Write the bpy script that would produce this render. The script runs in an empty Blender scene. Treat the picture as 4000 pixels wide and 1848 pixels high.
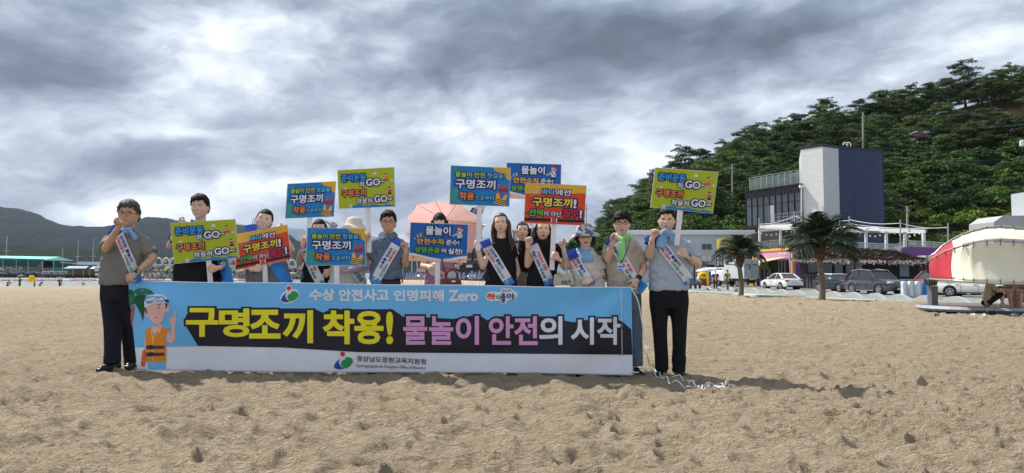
import bpy, bmesh, math, random
import numpy as np
from mathutils import Vector, Matrix, Euler
from mathutils.bvhtree import BVHTree
random.seed(7)
RNG = np.random.default_rng(7)
scene = bpy.context.scene
COL = scene.collection
# ---------------------------------------------------------------- camera
F = 2773.0
HOR = 1065.0
CAMZ = 1.08
PITCH = math.atan((HOR - 924.0) / F)
cam = bpy.data.cameras.new('camera')
cam_ob = bpy.data.objects.new('camera', cam)
COL.objects.link(cam_ob)
cam.sensor_width = 36.0
cam.lens = F / 4000.0 * 36.0
cam.clip_start = 0.1
cam.clip_end = 9000
cam_ob.location = (0, 0, CAMZ)
cam_ob.rotation_euler = (math.radians(90) + PITCH, 0, 0)
scene.camera = cam_ob
def P(u, v, Y):
 """point of the world at depth Y seen at column u, row v of the photograph"""
 x = (u - 2000.0) / F
 y = (924.0 - v) / F
 d = Vector((x, math.cos(PITCH) - y * math.sin(PITCH), math.sin(PITCH) + y * math.cos(PITCH)))
 return Vector((0, 0, CAMZ)) + d * (Y / d.y)
def PZ(u, v, z):
 """point of the plane at height z seen at (u, v)"""
 a = P(u, v, 1.0) - Vector((0, 0, CAMZ))
 return Vector((0, 0, CAMZ)) + a * ((z - CAMZ) / a.z)
# ---------------------------------------------------------------- render settings
scene.view_settings.view_transform = 'Standard'
scene.view_settings.look = 'None'
scene.view_settings.gamma = 1.0
scene.view_settings.exposure = 0.82
scene.view_settings.use_curve_mapping = False
scene.render.engine = 'CYCLES'
scene.cycles.max_bounces = 5
scene.cycles.diffuse_bounces = 3
scene.cycles.glossy_bounces = 3
scene.cycles.transparent_max_bounces = 8
scene.cycles.use_denoising = True
# ---------------------------------------------------------------- sun
SUN_EL, SUN_AZ = math.radians(51), math.radians(-52.5)
SUN = Vector((math.sin(SUN_AZ) * math.cos(SUN_EL), math.cos(SUN_AZ) * math.cos(SUN_EL), math.sin(SUN_EL)))
sun = bpy.data.lights.new('sun', 'SUN')
sun.energy = 3.3
sun.angle = math.radians(1.2)
sun.color = (1.0, 0.95, 0.88)
sun_ob = bpy.data.objects.new('sun', sun)
COL.objects.link(sun_ob)
sun_ob.rotation_euler = SUN.to_track_quat('Z', 'Y').to_euler()
sun_ob.location = (0, 0, 60)
# ---------------------------------------------------------------- node expression helper
class X:
 tree = None
 def __init__(self, s):
  self.s = s
 @staticmethod
 def m(op, *a, clamp=False):
  n = X.tree.nodes.new('ShaderNodeMath')
  n.operation = op
  n.use_clamp = clamp
  for i, v in enumerate(a):
   if isinstance(v, X):
    X.tree.links.new(v.s, n.inputs[i])
   else:
    n.inputs[i].default_value = float(v)
  return X(n.outputs[0])
 def __add__(s, o): return X.m('ADD', s, o)
 __radd__ = __add__
 def __mul__(s, o): return X.m('MULTIPLY', s, o)
 __rmul__ = __mul__
 def __sub__(s, o): return X.m('SUBTRACT', s, o)
 def __rsub__(s, o): return X.m('SUBTRACT', o, s)
 def __truediv__(s, o): return X.m('DIVIDE', s, o)
 def max(s, o): return X.m('MAXIMUM', s, o)
 def min(s, o): return X.m('MINIMUM', s, o)
def xyz(t, a, b, c):
 n = t.nodes.new('ShaderNodeCombineXYZ')
 for i, v in enumerate((a, b, c)):
  if isinstance(v, X):
   t.links.new(v.s, n.inputs[i])
  else:
   n.inputs[i].default_value = v
 return n.outputs[0]
def noise(t, vec, scale, detail=4, rough=0.5, dist=0.0):
 n = t.nodes.new('ShaderNodeTexNoise')
 n.inputs['Scale'].default_value = scale
 n.inputs['Detail'].default_value = detail
 n.inputs['Roughness'].default_value = rough
 n.inputs['Distortion'].default_value = dist
 if vec is not None:
  t.links.new(vec, n.inputs['Vector'])
 return X(n.outputs['Fac'])
def ramp(t, fac, stops):
 n = t.nodes.new('ShaderNodeValToRGB')
 e = n.color_ramp.elements
 while len(e) > 1:
  e.remove(e[-1])
 e[0].position, e[0].color = stops[0][0], (*stops[0][1], 1)
 for p, c in stops[1:]:
  k = e.new(p)
  k.color = (*c, 1)
 t.links.new(fac.s if isinstance(fac, X) else fac, n.inputs[0])
 return n.outputs[0]
def mixc(t, fac, a, b):
 n = t.nodes.new('ShaderNodeMix')
 n.data_type = 'RGBA'
 for k, v in ((0, fac), (6, a), (7, b)):
  if isinstance(v, X):
   t.links.new(v.s, n.inputs[k])
  elif isinstance(v, (int, float)):
   n.inputs[k].default_value = v
  elif isinstance(v, tuple):
   n.inputs[k].default_value = (*v, 1)
  else:
   t.links.new(v, n.inputs[k])
 return n.outputs[2]
# ---------------------------------------------------------------- world: sky with a broken deck of clouds
world = bpy.data.worlds.new('World')
scene.world = world
world.use_nodes = True
t = world.node_tree
t.nodes.clear()
X.tree = t
out = t.nodes.new('ShaderNodeOutputWorld')
bg = t.nodes.new('ShaderNodeBackground')
sky = t.nodes.new('ShaderNodeTexSky')
sky.sky_type = 'NISHITA'
sky.sun_disc = False
sky.sun_elevation = SUN_EL
sky.sun_rotation = SUN_AZ
bg.inputs[1].default_value = 0.1
tc = t.nodes.new('ShaderNodeTexCoord')
sep = t.nodes.new('ShaderNodeSeparateXYZ')
t.links.new(tc.outputs['Generated'], sep.inputs[0])
dx, dy, dz = X(sep.outputs[0]), X(sep.outputs[1]), X(sep.outputs[2])
den = dz.max(0.0) + 0.24
pv = xyz(t, dx / den * 0.7, dy / den * 0.8, 0.0)
wa = noise(t, xyz(t, dx * 2.1, dy * 2.1, dz * 4.0), 1.6, 4, 0.55)
wb = noise(t, xyz(t, dx * 2.1 + 7.0, dy * 2.1, dz * 4.0), 1.6, 4, 0.55)
# billows: noise over direction, sheared so the banks climb to the right
sx = dx * 2.4 + (wa - 0.5) * 0.5
sz = dz * 5.6 - dx * 0.5 + (wb - 0.5) * 0.5
pb = xyz(t, sx, dy * 2.4, sz)
n1 = noise(t, pb, 2.1, 8, 0.56, 0.0)
n2 = noise(t, pb, 6.5, 7, 0.6, 0.0)
n4 = noise(t, pv, 2.2, 7, 0.55, 0.0)
dyy = dy.max(0.25)
qx = dx / dyy + (wa - 0.5) * 0.34
qz = dz / dyy + (wb - 0.5) * 0.20
def lump(u, v, su, sv, amp, slope=0.0):
 cx, cz = (u - 2000) / F, (HOR - v) / F
 a = (qx - cx) / (su / F)
 b = (qz - cz - (qx - cx) * slope) / (sv / F)
 r2 = a * a + b * b
 return X.m('EXPONENT', r2 * -1.0) * amp
dark = (lump(2750, 110, 850, 190, 0.50, 0.05) + lump(2250, 230, 420, 90, 0.14, -0.1)
  + lump(130, 250, 300, 190, 0.52) + lump(400, 640, 520, 100, 0.22, 0.05)
  + lump(1250, 380, 420, 80, 0.10, 0.1) + lump(1700, 260, 300, 60, 0.08, 0.1)
  + lump(1700, 720, 500, 110, 0.10) + lump(60, 780, 300, 60, 0.12)
  - lump(800, 120, 360, 110, 0.33) - lump(680, 500, 300, 50, 0.22, 0.1) - lump(2000, 520, 420, 110, 0.18, -0.05)
  - lump(2750, 520, 420, 130, 0.16, 0.3) - lump(3150, 260, 300, 60, 0.16, 0.35)
  - lump(3700, 130, 420, 200, 0.16, 0.0) - lump(1100, 760, 300, 70, 0.22, 0.2) - lump(450, 860, 500, 50, 0.20))
dens = n1 * 1.25 + n2 * 0.50 + n4 * 0.25 - 0.46 + dark * 1.0
cloud = ramp(t, dens * 0.82, [(0.10, (0.92, 0.95, 0.98)), (0.23, (0.76, 0.82, 0.88)), (0.345, (0.56, 0.63, 0.725)), (0.46, (0.40, 0.465, 0.565)),
      (0.60, (0.265, 0.32, 0.415)), (0.75, (0.18, 0.225, 0.30)), (0.95, (0.115, 0.15, 0.205))])
# a few thin gaps where the blue of the clear sky comes through
gap = X.m('SUBTRACT', 1.0, (dens - 0.10) * 7.0, clamp=True)
scl = t.nodes.new('ShaderNodeVectorMath')
scl.operation = 'SCALE'
scl.inputs[3].default_value = 7.1
t.links.new(cloud, scl.inputs[0])
skm = mixc(t, gap * 0.35, scl.outputs[0], sky.outputs[0])
t.links.new(skm, bg.inputs[0])
t.links.new(bg.outputs[0], out.inputs[0])
# ---------------------------------------------------------------- materials
MATS = {}
def mat(name, col, rough=0.75, metal=0.0, var=0.12, vs=6.0, bump=0.0, bs=40.0, bdist=0.01, coat=0.0, spec=0.4,
  col2=None, c2=(0.45, 0.6), emit=None, trans=0.0, alpha=1.0, stretch=None, sub=0.0, gen=False):
 if name in MATS:
  return MATS[name]
 m = bpy.data.materials.new(name)
 m.use_nodes = True
 t = m.node_tree
 X.tree = t
 b = t.nodes['Principled BSDF']
 tcn = t.nodes.new('ShaderNodeTexCoord')
 vec = tcn.outputs['Generated' if gen else 'Object']
 if stretch:
  mp = t.nodes.new('ShaderNodeMapping')
  mp.inputs['Scale'].default_value = stretch
  t.links.new(vec, mp.inputs[0])
  vec = mp.outputs[0]
 f = noise(t, vec, vs, 4, 0.6)
 lo = tuple(max(0, c * (1 - var)) for c in col)
 hi = tuple(min(1, c * (1 + var)) for c in col)
 c = ramp(t, f, [(0.3, lo), (0.7, hi)])
 if col2:
  f2 = noise(t, vec, vs * 0.37, 5, 0.6, 0.4)
  k = ramp(t, f2, [(c2[0], (0, 0, 0)), (c2[1], (1, 1, 1))])
  c = mixc(t, k, c, col2)
 t.links.new(c, b.inputs['Base Color'])
 b.inputs['Roughness'].default_value = rough
 b.inputs['Metallic'].default_value = metal
 b.inputs['Specular IOR Level'].default_value = spec
 b.inputs['Coat Weight'].default_value = coat
 b.inputs['Transmission Weight'].default_value = trans
 b.inputs['Alpha'].default_value = alpha
 if sub:
  b.inputs['Subsurface Weight'].default_value = sub
  b.inputs['Subsurface Radius'].default_value = (0.012, 0.005, 0.003)
  b.inputs['Subsurface Scale'].default_value = 1.0
 if emit:
  b.inputs['Emission Color'].default_value = (*col, 1)
  b.inputs['Emission Strength'].default_value = emit
 if bump:
  bn = t.nodes.new('ShaderNodeBump')
  bn.inputs['Strength'].default_value = bump
  bn.inputs['Distance'].default_value = bdist
  nb = noise(t, vec, bs, 4, 0.6)
  t.links.new(nb.s, bn.inputs['Height'])
  t.links.new(bn.outputs[0], b.inputs['Normal'])
 MATS[name] = m
 return m
def s2l(r, g, b):
 return tuple(((c / 255.0) / 12.92 if c / 255.0 <= 0.04045 else ((c / 255.0 + 0.055) / 1.055) ** 2.4) for c in (r, g, b))
def ink(name, rgb, **k):
 """print or paint colour given as sRGB; slightly dimmed to a real-world base colour"""
 k.setdefault('rough', 0.6); k.setdefault('var', 0.05); k.setdefault('vs', 3.0)
 return mat('ink_' + name, tuple(c for c in s2l(*rgb)), **k)
# ---------------------------------------------------------------- mesh builder
class MB:
 def __init__(self):
  self.v = []
  self.f = []
  self.mi = []
  self.mats = []
  self.cur = 0
 def use(self, m):
  if m not in self.mats:
   self.mats.append(m)
  self.cur = self.mats.index(m)
  return self
 def add(self, verts, faces):
  b = len(self.v)
  self.v.extend([tuple(p) for p in verts])
  for f in faces:
   self.f.append(tuple(i + b for i in f))
   self.mi.append(self.cur)
  return self
 def box(self, c, s, rot=None):
  hx, hy, hz = s[0] / 2, s[1] / 2, s[2] / 2
  vs = [Vector((x, y, z)) for x in (-hx, hx) for y in (-hy, hy) for z in (-hz, hz)]
  if rot is not None:
   vs = [rot @ p for p in vs]
  c = Vector(c)
  return self.add([p + c for p in vs], [(0, 1, 3, 2), (4, 6, 7, 5), (0, 4, 5, 1), (2, 3, 7, 6), (0, 2, 6, 4), (1, 5, 7, 3)])
 def bar(self, p0, p1, w, h, up=(0, 0, 1)):
  """rectangular bar between two points"""
  p0, p1 = Vector(p0), Vector(p1)
  d = (p1 - p0).normalized()
  up = Vector(up)
  if abs(d.dot(up)) > 0.98:
   up = Vector((0, 1, 0))
  s = d.cross(up).normalized()
  q = s.cross(d).normalized()
  vs = []
  for p in (p0, p1):
   for a, b in ((-1, -1), (1, -1), (1, 1), (-1, 1)):
    vs.append(p + s * (a * w / 2) + q * (b * h / 2))
  return self.add(vs, [(3, 2, 1, 0), (4, 5, 6, 7), (0, 1, 5, 4), (1, 2, 6, 5), (2, 3, 7, 6), (3, 0, 4, 7)])
 def tube(self, pts, rad, n=8, cap=True, flat=None, closed=False):
  """swept tube; rad: number or list; flat=(axis vector, factor) squeezes along an axis"""
  pts = [Vector(p) for p in pts]
  if not hasattr(rad, '__len__'):
   rad = [rad] * len(pts)
  b = []
  s = None
  N = len(pts)
  for i, p in enumerate(pts):
   if closed:
    d = pts[(i + 1) % N] - pts[i - 1]
   else:
    d = pts[min(i + 1, N - 1)] - pts[max(i - 1, 0)]
   if d.length < 1e-9:
    d = Vector((0, 0, 1))
   d.normalize()
   if s is None:
    ref = Vector((0, 0, 1)) if abs(d.z) < 0.9 else Vector((0, 1, 0))
    s = d.cross(ref).normalized()
   else:
    s = (s - d * s.dot(d))
    s = s.normalized() if s.length > 1e-6 else d.orthogonal().normalized()
   q = d.cross(s)
   for k in range(n):
    a = 2 * math.pi * k / n
    o = (s * math.cos(a) + q * math.sin(a)) * rad[i]
    if flat is not None:
     ax = Vector(flat[0]).normalized()
     o -= ax * o.dot(ax) * (1 - flat[1])
    b.append(p + o)
  fs = []
  for i in range(N if closed else N - 1):
   j = (i + 1) % N
   for k in range(n):
    k2 = (k + 1) % n
    fs.append((i * n + k, i * n + k2, j * n + k2, j * n + k))
  if cap and not closed:
   fs.append(tuple(range(n - 1, -1, -1)))
   fs.append(tuple((N - 1) * n + k for k in range(n)))
  return self.add(b, fs)
 def capsule(self, p0, p1, r0, r1, n=12):
  p0, p1 = Vector(p0), Vector(p1)
  d = p1 - p0
  L = d.length
  if L < 1e-6:
   d = Vector((0, 0, 1)); L = 1e-6
  d = d / L
  pts, rs = [], []
  for a in (80, 55, 28):
   pts.append(p0 - d * r0 * math.sin(math.radians(a))); rs.append(r0 * math.cos(math.radians(a)))
  pts.append(p0); rs.append(r0)
  pts.append(p1); rs.append(r1)
  for a in (28, 55, 80):
   pts.append(p1 + d * r1 * math.sin(math.radians(a))); rs.append(r1 * math.cos(math.radians(a)))
  return self.tube(pts, rs, n)
 def ell(self, c, r, nu=16, nv=10, rot=None):
  c = Vector(c)
  vs = []
  for j in range(1, nv):
   ph = math.pi * j / nv
   for i in range(nu):
    th = 2 * math.pi * i / nu
    p = Vector((r[0] * math.sin(ph) * math.cos(th), r[1] * math.sin(ph) * math.sin(th), r[2] * math.cos(ph)))
    vs.append(c + (rot @ p if rot is not None else p))
  top = Vector((0, 0, r[2])); bot = Vector((0, 0, -r[2]))
  vs.append(c + (rot @ top if rot is not None else top))
  vs.append(c + (rot @ bot if rot is not None else bot))
  T = (nv - 1) * nu
  fs = []
  for j in range(nv - 2):
   for i in range(nu):
    i2 = (i + 1) % nu
    fs.append((j * nu + i, (j + 1) * nu + i, (j + 1) * nu + i2, j * nu + i2))
  for i in range(nu):
   i2 = (i + 1) % nu
   fs.append((T, i, i2))
   fs.append((T + 1, (nv - 2) * nu + i2, (nv - 2) * nu + i))
  return self.add(vs, fs)
 def loft(self, secs, n=28, p=2.0):
  """closed loft of superellipse sections (centre, half width, half depth[, xdir])"""
  vs = []
  for s in secs:
   c, w, d = Vector(s[0]), s[1], s[2]
   xd = Vector(s[3]) if len(s) > 3 else Vector((1, 0, 0))
   yd = Vector((-xd.y, xd.x, 0))
   if yd.length < 1e-6:
    yd = Vector((0, 1, 0))
   yd.normalize()
   for k in range(n):
    a = 2 * math.pi * k / n
    ca, sa = math.cos(a), math.sin(a)
    cx = math.copysign(abs(ca) ** (2 / p), ca)
    sy = math.copysign(abs(sa) ** (2 / p), sa)
    vs.append(c + xd * (w * cx) + yd * (d * sy))
  fs = []
  for i in range(len(secs) - 1):
   for k in range(n):
    k2 = (k + 1) % n
    fs.append((i * n + k, i * n + k2, (i + 1) * n + k2, (i + 1) * n + k))
  fs.append(tuple(range(n - 1, -1, -1)))
  fs.append(tuple((len(secs) - 1) * n + k for k in range(n)))
  return self.add(vs, fs)
 def prism(self, poly, vec):
  """polygon (list of points) extruded by vec"""
  n = len(poly)
  vec = Vector(vec)
  a = [Vector(p) for p in poly]
  return self.add(a + [p + vec for p in a],
      [tuple(range(n)), tuple(range(2 * n - 1, n - 1, -1))] + [((i + 1) % n, i, i + n, (i + 1) % n + n) for i in range(n)])
 def grid(self, fn, nu, nv):
  vs = [fn(i / (nu - 1), j / (nv - 1)) for j in range(nv) for i in range(nu)]
  fs = [(j * nu + i, j * nu + i + 1, (j + 1) * nu + i + 1, (j + 1) * nu + i) for j in range(nv - 1) for i in range(nu - 1)]
  return self.add(vs, fs)
 def mesh(self, name, off=(0, 0, 0), smooth=False):
  me = bpy.data.meshes.new(name)
  a = np.array(self.v, dtype=np.float64).reshape(-1, 3) - np.array(off)
  me.from_pydata(a.tolist(), [], self.f)
  for m in self.mats:
   me.materials.append(m)
  if len(self.mats) > 1:
   me.polygons.foreach_set('material_index', self.mi)
  if smooth:
   me.polygons.foreach_set('use_smooth', [True] * len(me.polygons))
  me.update()
  return me
ORIG = {}
def tag(o, label=None, cat=None, group=None, kind=None):
 if label: o['label'] = label
 if cat: o['category'] = cat
 if group: o['group'] = group
 if kind: o['kind'] = kind
 return o
def thing(name, loc, label, cat, group=None):
 o = bpy.data.objects.new(name, None)
 o.empty_display_size = 0.2
 COL.objects.link(o)
 o.location = loc
 ORIG[o.name] = Vector(loc)
 return tag(o, label, cat, group)
def part(name, mb, parent=None, m=None, smooth=False, label=None, loc=None):
 """link a builder (or a ready mesh in world coordinates) as one object"""
 if m is not None and isinstance(mb, MB) and not mb.mats:
  mb.mats = [m]
 off = ORIG[parent.name] if parent is not None else Vector(loc if loc is not None else (0, 0, 0))
 if isinstance(mb, MB):
  me = mb.mesh(name, off, smooth)
 else:
  me = mb
  me.transform(Matrix.Translation(-off))
  if m is not None and not len(me.materials):
   me.materials.append(m)
  if smooth:
   me.polygons.foreach_set('use_smooth', [True] * len(me.polygons))
 o = bpy.data.objects.new(name, me)
 COL.objects.link(o)
 if parent is not None:
  o.parent = parent
 else:
  o.location = off
 ORIG[o.name] = off
 if label: o['label'] = label
 return o
KIDS = {}
def copy_tree(o, loc, rotz=0.0, scale=1.0, label=None, group=None, parent=None):
 c = o.copy()
 COL.objects.link(c)
 if parent is None:
  c.location = loc
  c.rotation_euler = (0, 0, rotz)
  c.scale = (scale,) * 3 if not hasattr(scale, '__len__') else scale
  ORIG[c.name] = Vector(loc)
 else:
  c.parent = parent
 if label: c['label'] = label
 if group: c['group'] = group
 for ch in list(o.children):
  copy_tree(ch, None, parent=c)
 return c
def modded(mb, voxel=None, smooth=0, solid=None, bev=None, sub=0, fac=0.5):
 """evaluate modifiers on a builder and return the mesh (world coordinates)"""
 me = mb.mesh('tmp')
 o = bpy.data.objects.new('tmp', me)
 COL.objects.link(o)
 if solid:
  k = o.modifiers.new('s', 'SOLIDIFY'); k.thickness = solid; k.offset = 0
 if voxel:
  k = o.modifiers.new('r', 'REMESH'); k.mode = 'VOXEL'; k.voxel_size = voxel
 if bev:
  k = o.modifiers.new('b', 'BEVEL'); k.width = bev; k.segments = 2; k.limit_method = 'ANGLE'
 if smooth:
  k = o.modifiers.new('m', 'SMOOTH'); k.iterations = smooth; k.factor = fac
 if sub:
  k = o.modifiers.new('u', 'SUBSURF'); k.levels = sub; k.render_levels = sub
 dg = bpy.context.evaluated_depsgraph_get()
 r = bpy.data.meshes.new_from_object(o.evaluated_get(dg), preserve_all_data_layers=False, depsgraph=dg)
 bpy.data.objects.remove(o)
 bpy.data.meshes.remove(me)
 return r
def mesh_arrays(me):
 n = len(me.vertices)
 a = np.empty(n * 3, dtype=np.float32)
 me.vertices.foreach_get('co', a)
 return a.reshape(-1, 3)
# ---------------------------------------------------------------- numpy noise
def vnoise(x, y, seed=0):
 xi = np.floor(x).astype(np.int64); yi = np.floor(y).astype(np.int64)
 xf = x - xi; yf = y - yi
 def h(a, b):
  k = (a * 374761393 + b * 668265263 + seed * 974634777) & 0xffffffff
  k = ((k ^ (k >> 13)) * 1274126177) & 0xffffffff
  return ((k ^ (k >> 16)) & 0xffff) / 65535.0
 u = xf * xf * (3 - 2 * xf); w = yf * yf * (3 - 2 * yf)
 return (h(xi, yi) * (1 - u) + h(xi + 1, yi) * u) * (1 - w) + (h(xi, yi + 1) * (1 - u) + h(xi + 1, yi + 1) * u) * w - 0.5
def fbm(x, y, oct=4, seed=0, gain=0.5):
 s = 0; a = 1.0
 for i in range(oct):
  s = s + a * vnoise(x * 2 ** i + 17.3 * i, y * 2 ** i - 9.1 * i, seed + i)
  a *= gain
 return s
def dimples(x, y, cell, seed, r=0.45, keep=0.8, elong=1.0):
 """footprint-like dents: a hollow with a raised rim, one per cell"""
 xi = np.floor(x / cell).astype(np.int64); yi = np.floor(y / cell).astype(np.int64)
 s = np.zeros_like(x)
 def h(a, b, k):
  q = (a * 73856093 ^ b * 19349663 ^ (seed * 83492791 + k * 2654435)) & 0xffffffff
  q = ((q ^ (q >> 15)) * 2246822519) & 0xffffffff
  return ((q ^ (q >> 13)) & 0xffff) / 65535.0
 for i in (-1, 0, 1):
  for j in (-1, 0, 1):
   a, b = xi + i, yi + j
   cx = (a + 0.15 + 0.7 * h(a, b, 1)) * cell
   cy = (b + 0.15 + 0.7 * h(a, b, 2)) * cell
   th = h(a, b, 3) * math.pi
   px, py = x - cx, y - cy
   c, sn = np.cos(th), np.sin(th)
   e = 1 + elong * h(a, b, 6)
   q = np.sqrt((px * c + py * sn) ** 2 / e ** 2 + (-px * sn + py * c) ** 2 * e) / (cell * r * (0.6 + 0.6 * h(a, b, 4)))
   on = (h(a, b, 5) < keep)
   s += on * (-np.exp(-(q * 1.3) ** 4) * 1.0 + 0.55 * np.exp(-((q - 1.15) / 0.28) ** 2)) * (0.5 + 0.8 * h(a, b, 7))
 return s
def sstep(a, b, x):
 k = np.clip((x - a) / (b - a), 0, 1)
 return k * k * (3 - 2 * k)
def edge_x(y, off=0.0):
 return 14.8 + (48.2 - y) * 0.248 + off
def ground(x, y):
 """smooth height of the beach"""
 x = np.asarray(x, float); y = np.asarray(y, float)
 z = -0.5 * sstep(8, 46, y) + 0.05 * sstep(0.5, -4.5, x) * sstep(14, 9, y)
 z = np.where(x > edge_x(y, 0.35), np.minimum(z, -0.75), z)
 d = np.minimum(y - 80.0, -0.19 * y - x)
 z = z - 0.06 * sstep(60, 80, y) - 1.4 * sstep(-1, 24, d)
 return z
def gz(x, y):
 return float(ground(x, y))
# ================================================================ SETTING
def sand_mat():
 m = bpy.data.materials.new('sand')
 m.use_nodes = True
 t = m.node_tree
 X.tree = t
 b = t.nodes['Principled BSDF']
 tcn = t.nodes.new('ShaderNodeTexCoord')
 mpp = t.nodes.new('ShaderNodeMapping'); mpp.inputs['Scale'].default_value = (0.6, 1.25, 1.0)
 t.links.new(tcn.outputs['Object'], mpp.inputs[0]); vec = mpp.outputs[0]
 big = noise(t, vec, 0.35, 4, 0.6)
 mid = noise(t, vec, 7.0, 6, 0.7)
 fine = noise(t, vec, 85.0, 4, 0.75)
 c = ramp(t, mid, [(0.28, (0.36, 0.28, 0.18)), (0.44, (0.63, 0.505, 0.345)), (0.75, (0.78, 0.64, 0.455))])
 c = mixc(t, ramp(t, fine, [(0.32, (0.7, 0.7, 0.7)), (0.49, (0, 0, 0))]), c, (0.15, 0.11, 0.07))
 c = mixc(t, ramp(t, fine, [(0.60, (0, 0, 0)), (0.72, (0.5, 0.5, 0.5))]), c, (0.70, 0.60, 0.46))
 c = mixc(t, ramp(t, big, [(0.42, (0, 0, 0)), (0.62, (0.55, 0.55, 0.55))]), c, (0.54, 0.43, 0.30))
 t.links.new(c, b.inputs['Base Color'])
 b.inputs['Roughness'].default_value = 0.92
 b.inputs['Specular IOR Level'].default_value = 0.15
 h1 = noise(t, vec, 38.0, 5, 0.75)
 h2 = noise(t, vec, 160.0, 2, 0.6)
 h3 = noise(t, vec, 13.0, 5, 0.7, 0.6)
 h = h1 * 1.0 + h2 * 0.35 + h3 * 1.9
 bn = t.nodes.new('ShaderNodeBump')
 bn.inputs['Strength'].default_value = 0.95
 bn.inputs['Distance'].default_value = 0.10
 t.links.new(h.s, bn.inputs['Height'])
 t.links.new(bn.outputs[0], b.inputs['Normal'])
 return m
def sand_z(Xg, Yg):
 """height of the trodden sand surface"""
 # gentle wobble so that the rows are not a visible lattice
 Z = ground(Xg, Yg)
 amp = 1.0 + 1.3 * sstep(9, 40, Yg)
 wx = Xg + 0.12 * fbm(Xg * 2.3, Yg * 2.3, 3, 11); wy = Yg + 0.12 * fbm(Xg * 2.3, Yg * 2.3, 3, 23)
 patch = 0.55 + 0.9 * (fbm(Xg * 0.55, Yg * 0.55, 3, 5) + 0.35)
 d = (0.032 * dimples(wx * 0.75, wy * 1.15, 0.38, 1, 0.27, 0.95, 0.8) + 0.025 * dimples(wx * 0.7, wy * 1.2, 0.23, 2, 0.29, 0.95, 0.6)) * np.clip(patch, 0.55, 1.4)
 near = sstep(16, 6, Yg)
 d += 0.014 * dimples(wx * 0.7, wy, 0.13, 3, 0.36, 0.7, 0.4) * near
 rid = 1 - np.abs(fbm(wx * 2.4, wy * 5.2, 3, 31, 0.5)) * 2.2
 d += 0.030 * rid * (0.4 + 0.9 * near) + 0.022 * fbm(Xg * 1.1, Yg * 1.1, 3, 41) + 0.050 * fbm(wx * 4, wy * 9, 3, 51, 0.5) * (0.3 + near) - 0.02 * near
 sh = np.clip(1 - np.abs(fbm(wx * 3.4, wy * 7.5, 2, 83, 0.5)) * 5, 0, 1)
 d += 0.020 * sh * (0.35 + near)
 d += 0.045 * np.clip(1 - np.abs(fbm(wx * 1.5, wy * 2.4, 2, 91, 0.5)) * 4.5, 0, 1) * sstep(7, 18, Yg)
 d += 0.03 * fbm(Xg * 0.22, Yg * 0.22, 2, 61)
 # far rows see only the coarse relief: make it broader there
 d += 0.045 * fbm(Xg * 0.7, Yg * 0.35, 3, 71) * sstep(14, 40, Yg)
 wet = sstep(80, 84, Yg)
 Z = Z + d * amp * (1 - 0.85 * wet)
 return Z
def build_ground():
 NR, NC = 760, 840
 ys = 1.2 * (175 / 1.2) ** (np.linspace(0, 1, NR) ** 0.92)
 tt = np.linspace(-1.5, 1.12, NC)
 Yg, T = np.meshgrid(ys, tt, indexing='ij')
 Xg = Yg * T
 Z = sand_z(Xg, Yg)
 V = np.stack([Xg, Yg, Z], -1).reshape(-1, 3)
 idx = np.arange(NR * NC).reshape(NR, NC)
 fa = np.stack([idx[:-1, :-1], idx[:-1, 1:], idx[1:, 1:], idx[1:, :-1]], -1).reshape(-1, 4)
 me = bpy.data.meshes.new('beach_sand')
 me.vertices.add(len(V)); me.vertices.foreach_set('co', V.astype(np.float32).ravel())
 me.loops.add(fa.size); me.loops.foreach_set('vertex_index', fa.astype(np.int32).ravel())
 me.polygons.add(len(fa))
 me.polygons.foreach_set('loop_start', np.arange(0, fa.size, 4, dtype=np.int32))
 me.polygons.foreach_set('use_smooth', np.ones(len(fa), dtype=bool))
 me.update(calc_edges=True)
 me.materials.append(sand_mat())
 o = bpy.data.objects.new('beach_sand', me)
 COL.objects.link(o)
 tag(o, 'pale brown beach sand trodden into footprints', kind='structure')
 # the land and sea bed under and beyond everything, out to the horizon
 g = MB()
 g.add([(-6000, -60, -3.2), (6000, -60, -3.2), (6000, 7000, -3.2), (-6000, 7000, -3.2)], [(0, 1, 2, 3)])
 tag(part('ground', g, None, mat('subsoil', (0.16, 0.14, 0.10), 0.9)), 'low ground reaching out to the horizon', kind='structure')
 g = MB()
 g.add([(-40, -60, -0.04), (40, -60, -0.04), (40, 1.3, -0.04), (-40, 1.3, -0.04)], [(0, 1, 2, 3)])
 tag(part('beach_sand', g, None, me.materials[0]), 'beach sand behind the viewpoint', kind='structure')
def water_mat():
 m = bpy.data.materials.new('sea_water')
 m.use_nodes = True
 t = m.node_tree
 X.tree = t
 b = t.nodes['Principled BSDF']
 b.inputs['Base Color'].default_value = (0.17, 0.235, 0.26, 1)
 b.inputs['Roughness'].default_value = 0.32
 b.inputs['IOR'].default_value = 1.33
 tcn = t.nodes.new('ShaderNodeTexCoord')
 mp = t.nodes.new('ShaderNodeMapping')
 mp.inputs['Scale'].default_value = (0.8, 1.6, 1)
 t.links.new(tcn.outputs['Object'], mp.inputs[0])
 h = noise(t, mp.outputs[0], 1.6, 5, 0.65)
 bn = t.nodes.new('ShaderNodeBump')
 bn.inputs['Strength'].default_value = 1.0
 bn.inputs['Distance'].default_value = 0.35
 t.links.new(h.s, bn.inputs['Height'])
 t.links.new(bn.outputs[0], b.inputs['Normal'])
 return m
WZ = -0.78
build_ground()
g = MB()
nx = 60
g.grid(lambda a, b: (-3800 + a * 4400, 78 + b ** 2 * 2200, WZ), 40, 30)
tag(part('sea_water', g, None, water_mat()), 'calm grey blue water of the bay', kind='structure')
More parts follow.
